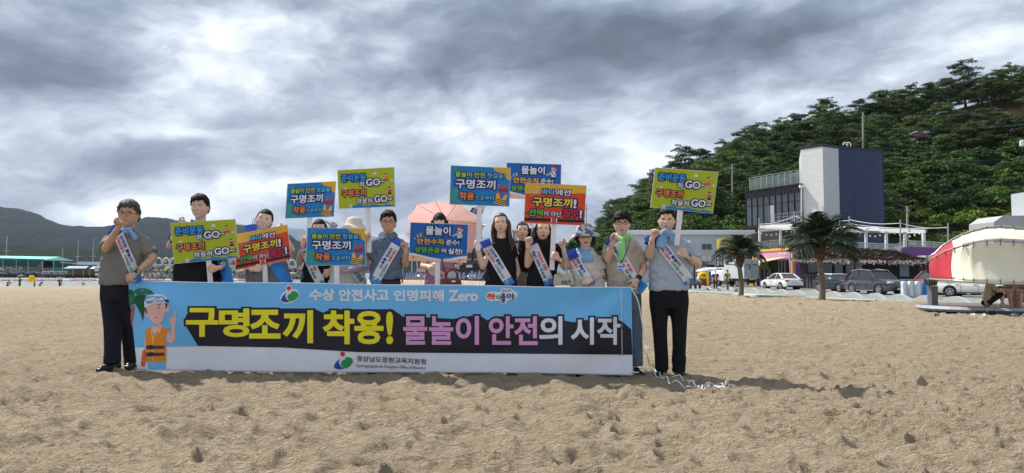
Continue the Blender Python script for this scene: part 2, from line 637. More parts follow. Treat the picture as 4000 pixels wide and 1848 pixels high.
# ---- mountains across the bay
def forest_mat(name, a, b_, vs, c=None, bump=1.0, bdist=8.0):
 m = bpy.data.materials.new(name)
 m.use_nodes = True
 t = m.node_tree
 X.tree = t
 bs = t.nodes['Principled BSDF']
 tcn = t.nodes.new('ShaderNodeTexCoord')
 vec = tcn.outputs['Object']
 f1 = noise(t, vec, vs, 6, 0.7)
 f2 = noise(t, vec, vs * 0.12, 4, 0.6)
 col = ramp(t, f1 * 0.7 + f2 * 0.3, [(0.36, a), (0.62, b_)])
 if c:
  col = mixc(t, ramp(t, f2, [(0.55, (0, 0, 0)), (0.7, (1, 1, 1))]), col, c)
 t.links.new(col, bs.inputs['Base Color'])
 bs.inputs['Roughness'].default_value = 0.95
 bs.inputs['Specular IOR Level'].default_value = 0.05
 bn = t.nodes.new('ShaderNodeBump')
 bn.inputs['Strength'].default_value = bump
 bn.inputs['Distance'].default_value = bdist
 t.links.new(f1.s, bn.inputs['Height'])
 t.links.new(bn.outputs[0], bs.inputs['Normal'])
 return m
def ridge(name, pts, Y, depth, m, label, rough=0.5, seed=3, nu=260, nv=26, foot=0.0):
 us = np.array([p[0] for p in pts], float); vs = np.array([p[1] for p in pts], float)
 U = np.linspace(us[0], us[-1], nu)
 Vr = np.interp(U, us, vs)
 k = np.ones(7) / 7
 Vr = np.convolve(np.pad(Vr, 3, mode='edge'), k, 'valid')
 H = (HOR - Vr) / F * Y + CAMZ
 Xr = (U - 2000) / F * Y
 s = np.linspace(0, 1, nv)
 V = []
 Lam = (Xr[-1] - Xr[0])
 for j in range(nv):
  q = s[j]
  prof = math.sin(q * math.pi / 2) ** 0.9
  yy = Y - depth * (1 - q) + 0 * Xr
  gul = fbm(Xr / depth * 5.0 + 3, np.full_like(Xr, q * 2.2) + seed, 4, seed)
  z = H * prof * (1 + 0.35 * gul * (1 - q) * min(1, q * 4)) - 3 * (1 - q)
  z = z + rough * fbm(Xr * 0.06 * 60 / depth * 4, yy * 0.24 * 60 / depth, 4, seed + 9) * (0.4 + 0.6 * q)
  V.append(np.stack([Xr * (yy / Y) , yy, z], -1))
 V.append(np.stack([Xr * 1.05, np.full_like(Xr, Y + depth * 0.8), H * 0.5], -1))
 V.append(np.stack([Xr * 1.1, np.full_like(Xr, Y + depth * 1.6), H * 0 - 4], -1))
 g = MB()
 A = np.concatenate(V)
 n = len(V)
 g.add(A.tolist(), [(j * nu + i, j * nu + i + 1, (j + 1) * nu + i + 1, (j + 1) * nu + i) for j in range(n - 1) for i in range(nu - 1)])
 o = part(name, g, None, m, smooth=True)
 return tag(o, label, kind='structure')
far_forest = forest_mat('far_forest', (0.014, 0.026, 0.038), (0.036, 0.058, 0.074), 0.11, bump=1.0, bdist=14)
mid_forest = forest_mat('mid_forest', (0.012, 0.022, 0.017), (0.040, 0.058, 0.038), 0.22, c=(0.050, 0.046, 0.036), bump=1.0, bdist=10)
hazy_forest = forest_mat('hazy_forest', (0.10, 0.14, 0.19), (0.14, 0.18, 0.24), 0.01, bump=0.3, bdist=20)  # distant haze is mixed into this pale blue grey colour
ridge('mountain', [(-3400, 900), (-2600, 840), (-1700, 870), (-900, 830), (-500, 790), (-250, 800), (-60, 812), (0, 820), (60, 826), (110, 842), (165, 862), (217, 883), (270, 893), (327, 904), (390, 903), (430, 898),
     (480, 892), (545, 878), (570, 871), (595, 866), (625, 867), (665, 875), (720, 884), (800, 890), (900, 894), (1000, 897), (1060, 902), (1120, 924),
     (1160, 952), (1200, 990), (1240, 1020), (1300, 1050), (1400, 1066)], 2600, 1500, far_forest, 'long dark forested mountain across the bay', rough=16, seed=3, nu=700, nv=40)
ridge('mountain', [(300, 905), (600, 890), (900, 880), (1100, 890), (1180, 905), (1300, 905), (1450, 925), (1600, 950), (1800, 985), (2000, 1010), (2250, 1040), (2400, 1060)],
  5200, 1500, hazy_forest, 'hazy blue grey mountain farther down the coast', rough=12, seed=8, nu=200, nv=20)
ridge('hill', [(-2600, 990), (-1500, 960), (-700, 960), (-300, 940), (-60, 948), (0, 957), (60, 962), (130, 962), (170, 975), (215, 972), (260, 967), (300, 975), (350, 985), (400, 985), (520, 990), (640, 998), (760, 1010), (900, 1028), (1000, 1050), (1050, 1066)],
  1100, 420, mid_forest, 'low dark green wooded hill behind the green roofed pontoon', rough=5, seed=14, nu=460, nv=30)
# ---- wooded hillside on the right
SKY_R = [(2230, 960), (2270, 915), (2308, 852), (2364, 771), (2436, 729), (2526, 667), (2601, 620), (2718, 575), (2800, 560), (2901, 492), (2989, 484), (3102, 415), (3203, 383), (3291, 345),
   (3405, 345), (3468, 317), (3606, 298), (3720, 270), (3808, 244), (3902, 222), (4000, 194), (4200, 150), (4600, 80)]
SU = np.array([p[0] for p in SKY_R], float); SV = np.array([p[1] for p in SKY_R], float)
def hill_z(x, y):
 """height of the hillside terrain"""
 x = np.asarray(x, float); y = np.asarray(y, float)
 u = 2000 + x / y * F
 v = np.interp(u, SU, SV)
 yr = 176.0
 top = np.maximum((HOR - v) / F * yr + CAMZ - 9.5, 0.0)
 q = np.clip((y - 104.0) / (yr - 104.0), 0, 1.25)
 prof = np.where(q < 1, 0.10 * np.minimum(q * 12, 1) + 0.90 * q ** 1.08, 1 - (q - 1) * 1.4)
 return top * prof + 1.6 * fbm(x * 0.05, y * 0.05, 3, 77) * np.clip(q * 3, 0, 1) - 0.45
hill_m = bpy.data.materials.new('hillside_soil')
hill_m.use_nodes = True
t = hill_m.node_tree
X.tree = t
tcn = t.nodes.new('ShaderNodeTexCoord')
f1 = noise(t, tcn.outputs['Object'], 0.5, 6, 0.7)
f2 = noise(t, tcn.outputs['Object'], 0.06, 3, 0.5)
c = ramp(t, f1, [(0.3, (0.02, 0.03, 0.012)), (0.5, (0.045, 0.07, 0.022)), (0.75, (0.08, 0.11, 0.035))])
# bare orange brown cutting high on the right
sp = t.nodes.new('ShaderNodeSeparateXYZ')
t.links.new(tcn.outputs['Object'], sp.inputs[0])
wv = (X(sp.outputs[0]) - 112.0) / 16.0
hv = (X(sp.outputs[2]) - 38.5 + (f2 - 0.5) * 10.0) / 5.2
msk = X.m('EXPONENT', (wv * wv * wv * wv + hv * hv * hv * hv) * -1.0)
c = mixc(t, msk, c, ramp(t, f1, [(0.35, (0.20, 0.105, 0.06)), (0.65, (0.34, 0.20, 0.12))]))
t.links.new(c, t.nodes['Principled BSDF'].inputs['Base Color'])
t.nodes['Principled BSDF'].inputs['Roughness'].default_value = 0.95
bn = t.nodes.new('ShaderNodeBump'); bn.inputs['Distance'].default_value = 0.6
t.links.new(f1.s, bn.inputs['Height']); t.links.new(bn.outputs[0], t.nodes['Principled BSDF'].inputs['Normal'])
nu, nv = 200, 70
T = np.linspace((2180 - 2000) / F, (4900 - 2000) / F, nu); YY = np.linspace(100, 262, nv)
Yg, Tg = np.meshgrid(YY, T, indexing='ij')
Xg = Tg * Yg
Zg = np.maximum(hill_z(Xg, Yg), -3.0)
g = MB()
g.add(np.stack([Xg, Yg, Zg], -1).reshape(-1, 3).tolist(), [(j * nu + i, j * nu + i + 1, (j + 1) * nu + i + 1, (j + 1) * nu + i) for j in range(nv - 1) for i in range(nu - 1)])
tag(part('hillside', g, None, hill_m, smooth=True), 'steep hillside behind the beach buildings', kind='structure')
# ---- trees
def leaf_mat(name, a, b_, vs=1.2):
 m = bpy.data.materials.new(name)
 m.use_nodes = True
 t = m.node_tree
 X.tree = t
 b = t.nodes['Principled BSDF']
 oi = t.nodes.new('ShaderNodeObjectInfo')
 tcn = t.nodes.new('ShaderNodeTexCoord')
 f = noise(t, tcn.outputs['Object'], vs, 3, 0.6)
 k = f * 0.70 + X(oi.outputs['Random']) * 0.60 - 0.14
 t.links.new(ramp(t, k, [(0.25, a), (0.75, b_)]), b.inputs['Base Color'])
 b.inputs['Roughness'].default_value = 0.7
 b.inputs['Specular IOR Level'].default_value = 0.2
 return m
M_PINE = leaf_mat('pine_needles', (0.026, 0.056, 0.020), (0.110, 0.170, 0.048))
M_LEAF = leaf_mat('broad_leaves', (0.022, 0.058, 0.012), (0.100, 0.175, 0.034))
M_BRIGHT = leaf_mat('bright_leaves', (0.075, 0.130, 0.016), (0.165, 0.235, 0.040))
M_BARK = mat('pine_bark', (0.10, 0.065, 0.045), 0.9, var=0.35, vs=4)
def leaves(pts, nrm, size, rng, asp=1.6):
 """many small bent leaf quads at pts"""
 n = len(pts)
 a = rng.normal(size=(n, 3)); a /= np.linalg.norm(a, axis=1)[:, None]
 nn = nrm + 0.8 * rng.normal(size=(n, 3)); nn /= np.linalg.norm(nn, axis=1)[:, None]
 s = np.cross(nn, a); s /= np.linalg.norm(s, axis=1)[:, None] + 1e-9
 q = np.cross(nn, s)
 L = size * rng.uniform(0.6, 1.4, size=(n, 1))
 W = L / asp
 v = np.stack([pts - s * W * 0.1 - q * L * 0.5, pts + s * W * 0.5, pts + q * L * 0.5 + s * W * 0.1, pts - s * W * 0.5], 1).reshape(-1, 3)
 return v
def quad_mesh(name, v, m):
 n = len(v) // 4
 me = bpy.data.meshes.new(name)
 me.vertices.add(len(v)); me.vertices.foreach_set('co', v.astype(np.float32).ravel())
 me.loops.add(len(v)); me.loops.foreach_set('vertex_index', np.arange(len(v), dtype=np.int32))
 me.polygons.add(n); me.polygons.foreach_set('loop_start', np.arange(0, n * 4, 4, dtype=np.int32))
 me.update(calc_edges=True)
 me.materials.append(m)
 return me
def make_pine(seed, H=9.0):
 rng = np.random.default_rng(seed)
 root = thing('pine_tree', (0, 0, 0), None, 'tree')
 g = MB()
 lean = rng.uniform(-0.5, 0.5, 2)
 def axis(z): return Vector((lean[0] * (z / H) ** 2 + 0.12 * math.sin(z + seed), lean[1] * (z / H) ** 2, z))
 g.tube([axis(z) for z in np.linspace(0, H * 0.97, 8)], list(np.linspace(0.2, 0.04, 8)), 7)
 P_, N_ = [], []
 nb = 19
 for i in range(nb):
  f = i / (nb - 1)
  z = H * (0.36 + 0.60 * f)
  az = i * 2.4 + rng.uniform(-0.4, 0.4)
  ln = H * (0.30 * (1 - f) ** 0.65 + 0.06) * rng.uniform(0.7, 1.25)
  b0 = axis(z)
  tip = b0 + Vector((math.cos(az) * ln, math.sin(az) * ln, ln * rng.uniform(0.05, 0.35)))
  midp = b0.lerp(tip, 0.5) + Vector((0, 0, -0.08 * ln))
  g.tube([b0, midp, tip], [0.055, 0.04, 0.015], 4)
  for k in range(6):
   s = rng.uniform(0.35, 1.05)
   c = np.array(b0.lerp(tip, s)) + rng.normal(size=3) * [0.40, 0.40, 0.28]
   m_ = 88
   th = rng.uniform(0, 2 * math.pi, m_); rr = np.sqrt(rng.uniform(0, 1, m_)) * rng.uniform(0.5, 0.8)
   p = np.stack([np.cos(th) * rr, np.sin(th) * rr, 0.34 * (1 - rr) + rng.normal(size=m_) * 0.10 + 0.05], -1) + c
   P_.append(p)
   N_.append(np.stack([np.cos(th) * 0.5, np.sin(th) * 0.5, np.full(m_, 0.9)], -1))
 me = quad_mesh('crown', leaves(np.concatenate(P_), np.concatenate(N_), 0.26, rng, 2.6), M_PINE)
 part('trunk', g, root, M_BARK)
 part('crown', me, root)
 return root
def make_broad(seed, R=3.0, m=None, size=0.34, n_cl=46, per=62, flat=0.75, name='broadleaf_tree', cat='tree', trunk=True):
 rng = np.random.default_rng(seed)
 root = thing(name, (0, 0, 0), None, cat)
 P_, N_ = [], []
 g = MB()
 z0 = R * 0.9 if trunk else R * 0.35
 g.tube([(0, 0, -0.5), (0.1, 0, z0 * 0.6), (0, 0.1, z0)], [0.2, 0.15, 0.08], 6)
 for i in range(n_cl):
  d = rng.normal(size=3); d /= np.linalg.norm(d)
  d[2] = abs(d[2]) * 1.0 - 0.25
  r = R * rng.uniform(0.45, 1.0)
  c = d * [r, r, r * flat] + [0, 0, z0 + R * 0.2]
  if i % 4 == 0:
   g.tube([(0, 0, z0 * 0.7), tuple(c * 0.9)], [0.06, 0.02], 4)
  dd = rng.normal(size=(per, 3)); dd /= np.linalg.norm(dd, axis=1)[:, None]
  dd[:, 2] = np.abs(dd[:, 2]) - 0.2
  P_.append(c + dd * [0.26 * R, 0.26 * R, 0.17 * R] * rng.uniform(0.6, 1.15))
  N_.append(dd + [0, 0, 0.4])
 me = quad_mesh('crown', leaves(np.concatenate(P_), np.concatenate(N_), size, rng, 1.5), m)
 part('trunk', g, root, M_BARK)
 part('crown', me, root)
 return root
def place_kids():
 pass
pines = [make_pine(s, h) for s, h in ((1, 9.0), (2, 10.5), (3, 8.2), (4, 9.6), (5, 11.0))]
broads = [make_broad(s, r, M_LEAF) for s, r in ((11, 3.2), (12, 2.7), (13, 3.6))]
bushes = [make_broad(s, r, M_BRIGHT, 0.26, 30, 60, 0.6, 'leafy_bush', 'bush', False) for s, r in ((21, 1.9), (22, 2.4), (23, 2.1))]
used = set()
def plant(pool, x, y, z, rot, sc, label, group):
 k = pool[random.randrange(len(pool))]
 if k.name not in used:
  used.add(k.name)
  k.location = (x, y, z); k.rotation_euler = (0, 0, rot)
  k.scale = (sc[0], sc[0], sc[1])
  k['label'] = label; k['group'] = group
  return k
 return copy_tree(k, (x, y, z), rot, (sc[0], sc[0], sc[1]), label, group)
def in_patch(u, v):
 # the bare cutting, the little white house and the bright shrub band get no pines
 return (3690 < u < 4060 and 375 < v < 480) or (3540 < u < 3650 and 500 < v < 640) or (u > 3440 and v > 560)
GP = 'pine trees covering the hillside'
GB = 'broadleaf trees low on the hillside'
GS = 'bright green bushes at the foot of the hillside'
spots = []
PLACES = [(2420, 'at the left end of the ridge'), (2560, 'above the man in the beige polo'), (2700, 'left of the green placard'), (2800, 'right above the green placard'), (2915, 'above the white building'), (3040, 'behind the glass roof rail'), (3130, 'just left of the tall tower'), (3215, 'behind the pale tower corner'),
   (3330, 'behind the blue siding'), (3450, 'behind the right edge of the tower'), (3560, 'just right of the tower'), (3680, 'beside the small white house'), (3850, 'above the left of the canopy'), (9999, 'at the right edge of the view')]
rr = random.Random(5)
y = 178.0
while y > 106:
 u = 2240 + rr.uniform(0, 60)
 while u < 4140:
  yy = y + rr.uniform(-2.4, 2.4)
  x = (u - 2000) / F * yy
  z = float(hill_z(x, yy))
  v = HOR - (z + 5 - CAMZ) / yy * F
  top = float(np.interp(u, SU, SV))
  if top < 930 and not in_patch(u, v) and not (u < 2380 and yy < 150 and rr.random() < .3):
   spots.append((u, v, x, yy, z))
  u += F / y * rr.uniform(3.6, 5.2)
 y -= 6.2
for (u, v, x, yy, z) in spots:
 sky_line = yy > 171
 place_ = [w for lim, w in PLACES if u < lim][0]
 lev = 'on the skyline of the hill' if sky_line else 'high on the slope' if yy > 153 else 'halfway up the slope' if yy > 128 else 'low on the slope'
 lab = 'dark green pine %s, %s' % (lev, place_)
 if yy < 126 and rr.random() < 0.35:
  plant(broads, x, yy, z - 0.3, rr.uniform(0, 6.3), (rr.uniform(0.9, 1.35),) * 2, 'leafy broadleaf tree low on the slope, ' + place_, GB)
 else:
  s = rr.uniform(0.82, 1.12)
  if u < 2420: s *= 0.75
  plant(pines, x, yy, z - 0.6, rr.uniform(0, 6.3), (s * rr.uniform(1.15, 1.5), s * rr.uniform(0.80, 1.02)), lab, GP)
# vine covered broadleaf belt and bright shrubs right of the blue tower
y = 158.0
while y > 112:
 u = 3430 + rr.uniform(0, 50)
 while u < 4180:
  yy = y + rr.uniform(-1.5, 1.5)
  x = (u - 2000) / F * yy
  z = float(hill_z(x, yy))
  v = HOR - (z + 3 - CAMZ) / yy * F
  if 545 < v < 800:
   plant(broads, x, yy, z - 0.8, rr.uniform(0, 6.3), (rr.uniform(0.8, 1.3), rr.uniform(0.8, 1.15)), 'vine covered broadleaf tree %s, %s' % ('high up' if v < 620 else 'halfway up' if v < 700 else 'lower down', [w for lim, w in PLACES if u < lim][0]), GB)
  u += F / y * rr.uniform(3.6, 5.2)
 y -= 4.6
y = 138.0
while y > 103:
 u = 3445 + rr.uniform(0, 30)
 while u < 4120:
  yy = y + rr.uniform(-1.2, 1.2)
  x = (u - 2000) / F * yy
  z = float(hill_z(x, yy))
  v = HOR - (z + 1.5 - CAMZ) / yy * F
  if v > 775:
   lev = 'top' if v < 830 else 'middle' if v < 900 else 'foot'
   plant(bushes, x, yy, z - 0.4, rr.uniform(0, 6.3), (rr.uniform(1.0, 1.5), rr.uniform(1.0, 1.5)), 'bright green shrub at the %s of the thicket, %s' % (lev, [w for lim, w in PLACES if u < lim][0]), GS)
  u += F / y * rr.uniform(2.6, 3.8)
 y -= 4.2
for k in range(14):
 u = 2640 + k * 22 + rr.uniform(-8, 8)
 yy = 108 + rr.uniform(-2, 2)
 plant(bushes if k % 2 else broads, (u - 2000) / F * yy, yy, 3.2 + rr.uniform(-0.5, 1.0), rr.uniform(0, 6.3), (rr.uniform(0.7, 1.0),) * 2, 'leafy shrub behind the roof of the white building', 'shrubs behind the white building')
for k in range(34):
 u = 2285 + k * 14 + rr.uniform(-6, 6)
 yy = 101 + rr.uniform(-1.5, 1.5)
 plant(pines if k % 3 else broads, (u - 2000) / F * yy, yy, -0.6, rr.uniform(0, 6.3), (rr.uniform(0.55, 0.8), rr.uniform(0.5, 0.7)), 'small dark ' + ('pine' if k % 3 else 'leafy tree') + ' at the ridge foot, ' + [w for lim, w in PLACES if u < lim][0], GP if k % 3 else GB)
for k in range(6):
 u = 2470 + k * 30
 yy = 112
 plant(broads, (u - 2000) / F * yy, yy, 1.0 + rr.uniform(-0.5, 1.0), rr.uniform(0, 6.3), (0.9,) * 2, 'dark leafy tree behind the two men at the right end', 'shrubs behind the white building')
# ================================================================ BUILDINGS AND STREET
ROAD = -0.45
M_CONC = mat('pale_concrete', (0.42, 0.43, 0.42), 0.85, var=0.08, vs=1.2, bump=0.2, bs=20)
M_WHITE = mat('white_paint', (0.72, 0.74, 0.75), 0.55, var=0.05)
M_WALL = mat('white_render_wall', (0.50, 0.54, 0.60), 0.85, var=0.06, vs=0.8, bump=0.2, bs=12)
M_STEEL = mat('galvanised_steel', (0.42, 0.44, 0.46), 0.4, 0.6)
M_BLACK = mat('black_cladding', (0.022, 0.024, 0.030), 0.5, var=0.2)
M_DARK = mat('dark_frame', (0.015, 0.016, 0.018), 0.4)
M_GLASS = mat('dark_window_glass', (0.035, 0.045, 0.055), 0.06, var=0.3, vs=0.5, spec=0.9)
M_RAILG = mat('clear_rail_glass', (0.30, 0.38, 0.37), 0.05, alpha=0.22, spec=0.8)
M_BLUE = mat('blue_metal_siding', (0.011, 0.028, 0.092), 0.45, var=0.12, vs=2.0, spec=0.5)
M_RUBBER = mat('tyre_rubber', (0.018, 0.018, 0.018), 0.8)
M_RIM = mat('alloy_rim', (0.55, 0.56, 0.58), 0.3, 0.8)
M_BOARD = mat('board_marked_concrete', (0.50, 0.52, 0.52), 0.85, var=0.05, vs=0.9, bump=0.25, bs=5, stretch=(1, 1, 6))
class Frame:
 """local frame on a wall: a runs along the wall, b up, c out of the wall (towards the viewer)"""
 def __init__(s, p0, p1):
  s.o = Vector(p0); s.a = Vector(p1) - s.o
  s.a.z = 0
  s.L = s.a.length; s.a.normalize()
  s.c = Vector((s.a.y, -s.a.x, 0))
  s.R = Matrix((s.a, -s.c, Vector((0, 0, 1)))).transposed()
 def p(s, a, b, c=0.0):
  return s.o + s.a * a + Vector((0, 0, b)) + s.c * c
 def box(s, g, a0, a1, b0, b1, c0, c1):
  g.box(s.p((a0 + a1) / 2, (b0 + b1) / 2, (c0 + c1) / 2), (abs(a1 - a0), abs(c1 - c0), abs(b1 - b0)), s.R)
def pieces(name, parent, m, boxes, fr, label=None):
 """alike pieces, each its own object"""
 for k in boxes:
  g = MB(); fr.box(g, *k)
  part(name, g, parent, m)
def window(fr, parent, a0, a1, b0, b1, frame_m, panes=2, c=0.02, fw=0.05):
 g = MB()
 fr.box(g, a0, a1, b1 - fw, b1, c - 0.05, c + 0.04); fr.box(g, a0, a1, b0, b0 + fw, c - 0.05, c + 0.05)
 fr.box(g, a0, a0 + fw, b0 + fw, b1 - fw, c - 0.05, c + 0.04); fr.box(g, a1 - fw, a1, b0 + fw, b1 - fw, c - 0.05, c + 0.04)
 for i in range(1, panes):
  x = a0 + (a1 - a0) * i / panes
  fr.box(g, x - fw / 2, x + fw / 2, b0 + fw, b1 - fw, c - 0.05, c + 0.03)
 w = part('window', g, parent, frame_m)
 for i in range(panes):
  x0 = a0 + (a1 - a0) * i / panes + fw / 2; x1 = a0 + (a1 - a0) * (i + 1) / panes - fw / 2
  g = MB(); fr.box(g, x0, x1, b0 + fw, b1 - fw, c - 0.04, c - 0.01)
  part('pane', g, w, M_GLASS)
 return w
# ---- text meshes (flattened, laid into any surface)
_tc = {}
def text2d(s, bev):
 """text as a 2-D mesh: vertices (x, y, depth 0..1) and faces"""
 key = (s, round(bev, 4))
 if key in _tc:
  return _tc[key]
 c = bpy.data.curves.new('t', 'FONT')
 c.body = s
 c.resolution_u = 3
 c.bevel_depth = bev
 c.bevel_resolution = 1 if bev > 0.03 else 0
 o = bpy.data.objects.new('t', c)
 COL.objects.link(o)
 dg = bpy.context.evaluated_depsgraph_get()
 me = bpy.data.meshes.new_from_object(o.evaluated_get(dg))
 a = mesh_arrays(me).astype(float)
 fs = [tuple(p.vertices) for p in me.polygons]
 if bev > 0:
  a[:, 2] = (a[:, 2] + bev) / (2 * bev)
 bpy.data.objects.remove(o); bpy.data.curves.remove(c); bpy.data.meshes.remove(me)
 _tc[key] = (a, fs)
 return _tc[key]
def text_quad(g, s, quad, fn, m, bold=0.035, outline=None, om=None, d0=0.002, th=0.002, orad=0.11):
 """lay text s into quad (TL, TR, BR, BL in 2-D) and send it through fn(x, y, depth)"""
 a, fs = text2d(s, bold)
 x0, x1, y0, y1 = a[:, 0].min(), a[:, 0].max(), a[:, 1].min(), a[:, 1].max()
 TL, TR, BR, BL = [np.array(q, float) for q in quad]
 def lay(arr, d, t):
  u = ((arr[:, 0] - x0) / (x1 - x0))[:, None]; v = ((y1 - arr[:, 1]) / (y1 - y0))[:, None]
  q = (TL * (1 - u) + TR * u) * (1 - v) + (BL * (1 - u) + BR * u) * v
  return [fn(q[i, 0], q[i, 1], d + t * arr[i, 2]) for i in range(len(arr))]
 if outline or om:
  b, fb = text2d(s, orad)
  g.use(om); g.add(lay(b, d0, th), fb)
 g.use(m); g.add(lay(a, d0 + (th * 1.3 if om else 0), th), fs)
def rectq(x0, y0, x1, y1):
 return [(x0, y0), (x1, y0), (x1, y1), (x0, y1)]
# ---- road and promenade -----------------------------------------------------
def strip(g, o0, z0, o1, z1, ya, yb, n=20):
 g.grid(lambda a, b: (edge_x(ya + (yb - ya) * a, o0 + (o1 - o0) * b), ya + (yb - ya) * a, z0 + (z1 - z0) * b), n, 2)
g = MB()
for ya, yb in ((12, 104),):
 strip(g, 2.6, ROAD, 120, ROAD, ya, yb, 30)
tag(part('road', g, None, mat('pale_asphalt', (0.22, 0.22, 0.21), 0.9, var=0.25, vs=0.8, bump=0.3, bs=30, col2=(0.06, 0.10, 0.03), c2=(0.60, 0.70))), 'pale paved parking road behind the beach', kind='structure')
g = MB()
strip(g, 0.9, ROAD + 0.08, 2.6, ROAD + 0.08, 12, 104)
strip(g, 2.6, ROAD + 0.08, 2.62, ROAD, 12, 104)
tag(part('promenade_path', g, None, mat('pale_green_paving', (0.33, 0.42, 0.35), 0.8, var=0.1, vs=1.0)), 'pale green promenade strip beside the sand', kind='structure')
kerb = thing('promenade_kerb', (edge_x(40), 40, ROAD), 'low brown and grey stone kerb between beach and promenade', 'kerb')
M_BRICK = [mat('brown_stone_a', (0.34, 0.215, 0.13), 0.85, var=0.2, vs=2), mat('brown_stone_b', (0.27, 0.17, 0.11), 0.85, var=0.25, vs=2), mat('brown_stone_c', (0.40, 0.28, 0.18), 0.85, var=0.2, vs=2)]
M_GST = [mat('grey_marble_a', (0.42, 0.45, 0.46), 0.6, var=0.3, vs=2), mat('grey_marble_b', (0.60, 0.62, 0.62), 0.6, var=0.15, vs=2), mat('grey_marble_c', (0.24, 0.27, 0.28), 0.6, var=0.3, vs=2)]
y = 24.0
k = 0
while y < 92:
 y2 = y + 1.5
 g = MB()
 x0, x1 = edge_x(y), edge_x(y2)
 g.add([(x0, y, ROAD - 0.25), (x1, y2 - 0.02, ROAD - 0.25), (x1, y2 - 0.02, ROAD + 0.10), (x0, y, ROAD + 0.10),
   (x0 + 0.9, y, ROAD - 0.25), (x1 + 0.9, y2 - 0.02, ROAD - 0.25), (x1 + 0.9, y2 - 0.02, ROAD + 0.10), (x0 + 0.9, y, ROAD + 0.10)],
   [(3, 2, 1, 0), (4, 5, 6, 7), (3, 7, 6, 2), (0, 1, 5, 4), (0, 4, 7, 3), (1, 2, 6, 5)])
 part('kerb_stone', g, kerb, (M_BRICK if y < 43 else M_GST)[random.randrange(3)])
 y = y2
g = MB()
g.grid(lambda a, b: (edge_x(24 + 68 * a) - 0.55 + 0.5 * b, 24 + 68 * a, ROAD - 0.10 + 0.02 * b), 30, 2)
g.grid(lambda a, b: (edge_x(24 + 68 * a) - 0.56, 24 + 68 * a, ROAD - 0.4 + 0.3 * b), 30, 2)
part('kerb_apron', g, kerb, mat('bleached_stone', (0.62, 0.61, 0.57), 0.8, var=0.12, vs=1))
# wave shaped barriers
wv = thing('wave_barrier', (0, 0, 0), None, 'barrier', 'wave shaped concrete barriers along the promenade')
g = MB()
pts = [(-0.95, 0)]
for i in range(13):
 q = i / 12
 pts.append((-0.95 + 1.9 * q, 0.05 + 0.30 * math.sin(math.pi * q) ** 1.3))
pts.append((0.95, 0))
g.prism([(x, -0.14, z) for x, z in pts], (0, 0.28, 0))
part('barrier_block', g, wv, M_CONC)
ang = math.atan2(1, -0.19)
first = True
for i in range(34):
 y = 26.0 + i * 1.92
 x = 17 + (62.9 - y) * 0.19
 if first:
  wv.location = (x, y, ROAD); wv.rotation_euler = (0, 0, ang)
  c = wv
  first = False
 else:
  c = copy_tree(wv, (x, y, ROAD), ang)
 u = 2000 + x / y * F
 if u < 2960: l = 'wave shaped concrete barrier in front of the white delivery truck' if u > 2800 else 'wave shaped concrete barrier in front of the white walled building'
 elif u < 3160: l = 'wave shaped concrete barrier in front of the white sedan by the pink shop'
 elif u < 3345: l = 'wave shaped concrete barrier in front of the dark blue hatchback'
 elif u < 3540: l = 'wave shaped concrete barrier in front of the dark grey SUV'
 else: l = 'wave shaped concrete barrier beside the round canopy platform'
 c['label'] = l
# ---- dark building and tower
Yl, Yr = 101.0, 92.0
fl = Frame(P(2913, 906, Yl), P(3129, 897, Yr))
zt = P(2913, 747, Yl).z
fl.o.z = ROAD
H = zt - ROAD
b1 = P(2913, 906, Yl).z - ROAD; b2 = P(2913, 885, Yl).z - ROAD; b3 = P(2913, 777, Yl).z - ROAD
bd = thing('dark_glass_building', (fl.p(fl.L / 2, 0, -4).x, fl.p(fl.L / 2, 0, -4).y, ROAD), 'black clad building with a wide glass front and a roof terrace rail', 'building')
g = MB(); fl.box(g, 0.05, fl.L - 0.02, 0, H - 0.2, -9, -0.25); part('wall', g, bd, M_BLACK)
g = MB(); fl.box(g, 0, fl.L, H - 0.12, H, -9, 0.12); part('roof', g, bd, M_DARK)
n = 26
seam = MB()
for (z0, z1) in ((b3, H - 0.125), (b1, b2)):
 g = MB(); fl.box(g, 0, fl.L, z0, z1, -0.24, 0.0); part('cladding_band', g, bd, M_BLACK)
 for i in range(n + 1):
  a = fl.L * i / n
  g = MB(); fl.box(g, a - 0.03, a + 0.03, z0, z1 - 0.01, 0.003, 0.07); part('cladding_seam', g, bd, M_DARK)
n = 9
for i in range(n):
 a0, a1 = fl.L * i / n, fl.L * (i + 1) / n
 g = MB(); fl.box(g, a0 + 0.03, a1 - 0.03, b2 + 0.03, b3 - 0.03, -0.22, -0.16); part('pane', g, bd, M_GLASS)
 g = MB(); fl.box(g, a0 - 0.03, a0 + 0.03, b2, b3, -0.2, -0.05); part('mullion', g, bd, M_DARK)
g = MB(); fl.box(g, 0, fl.L, b2 + (b3 - b2) * 0.72 - 0.03, b2 + (b3 - b2) * 0.72 + 0.03, -0.2, -0.06); part('transom', g, bd, M_DARK)
for i in range(3):
 g = MB(); fl.box(g, 3.1 + 0.4 * i, 3.4 + 0.4 * i, b2 + 0.4, b3 - 1.2, -0.15, -0.12)
g = MB(); fl.box(g, fl.L * 0.43, fl.L * 0.53, b2 + 0.3, b2 + 2.6, -0.155, -0.13); part('blind', g, bd, mat('pale_blind', (0.35, 0.38, 0.42), 0.7))
g = MB(); fl.box(g, 0, fl.L, 0, b1 - 0.02, -0.22, -0.05); part('ground_floor_front', g, bd, mat('shaded_grey_wall', (0.06, 0.055, 0.055), 0.8))  # flat dark grey wall colour
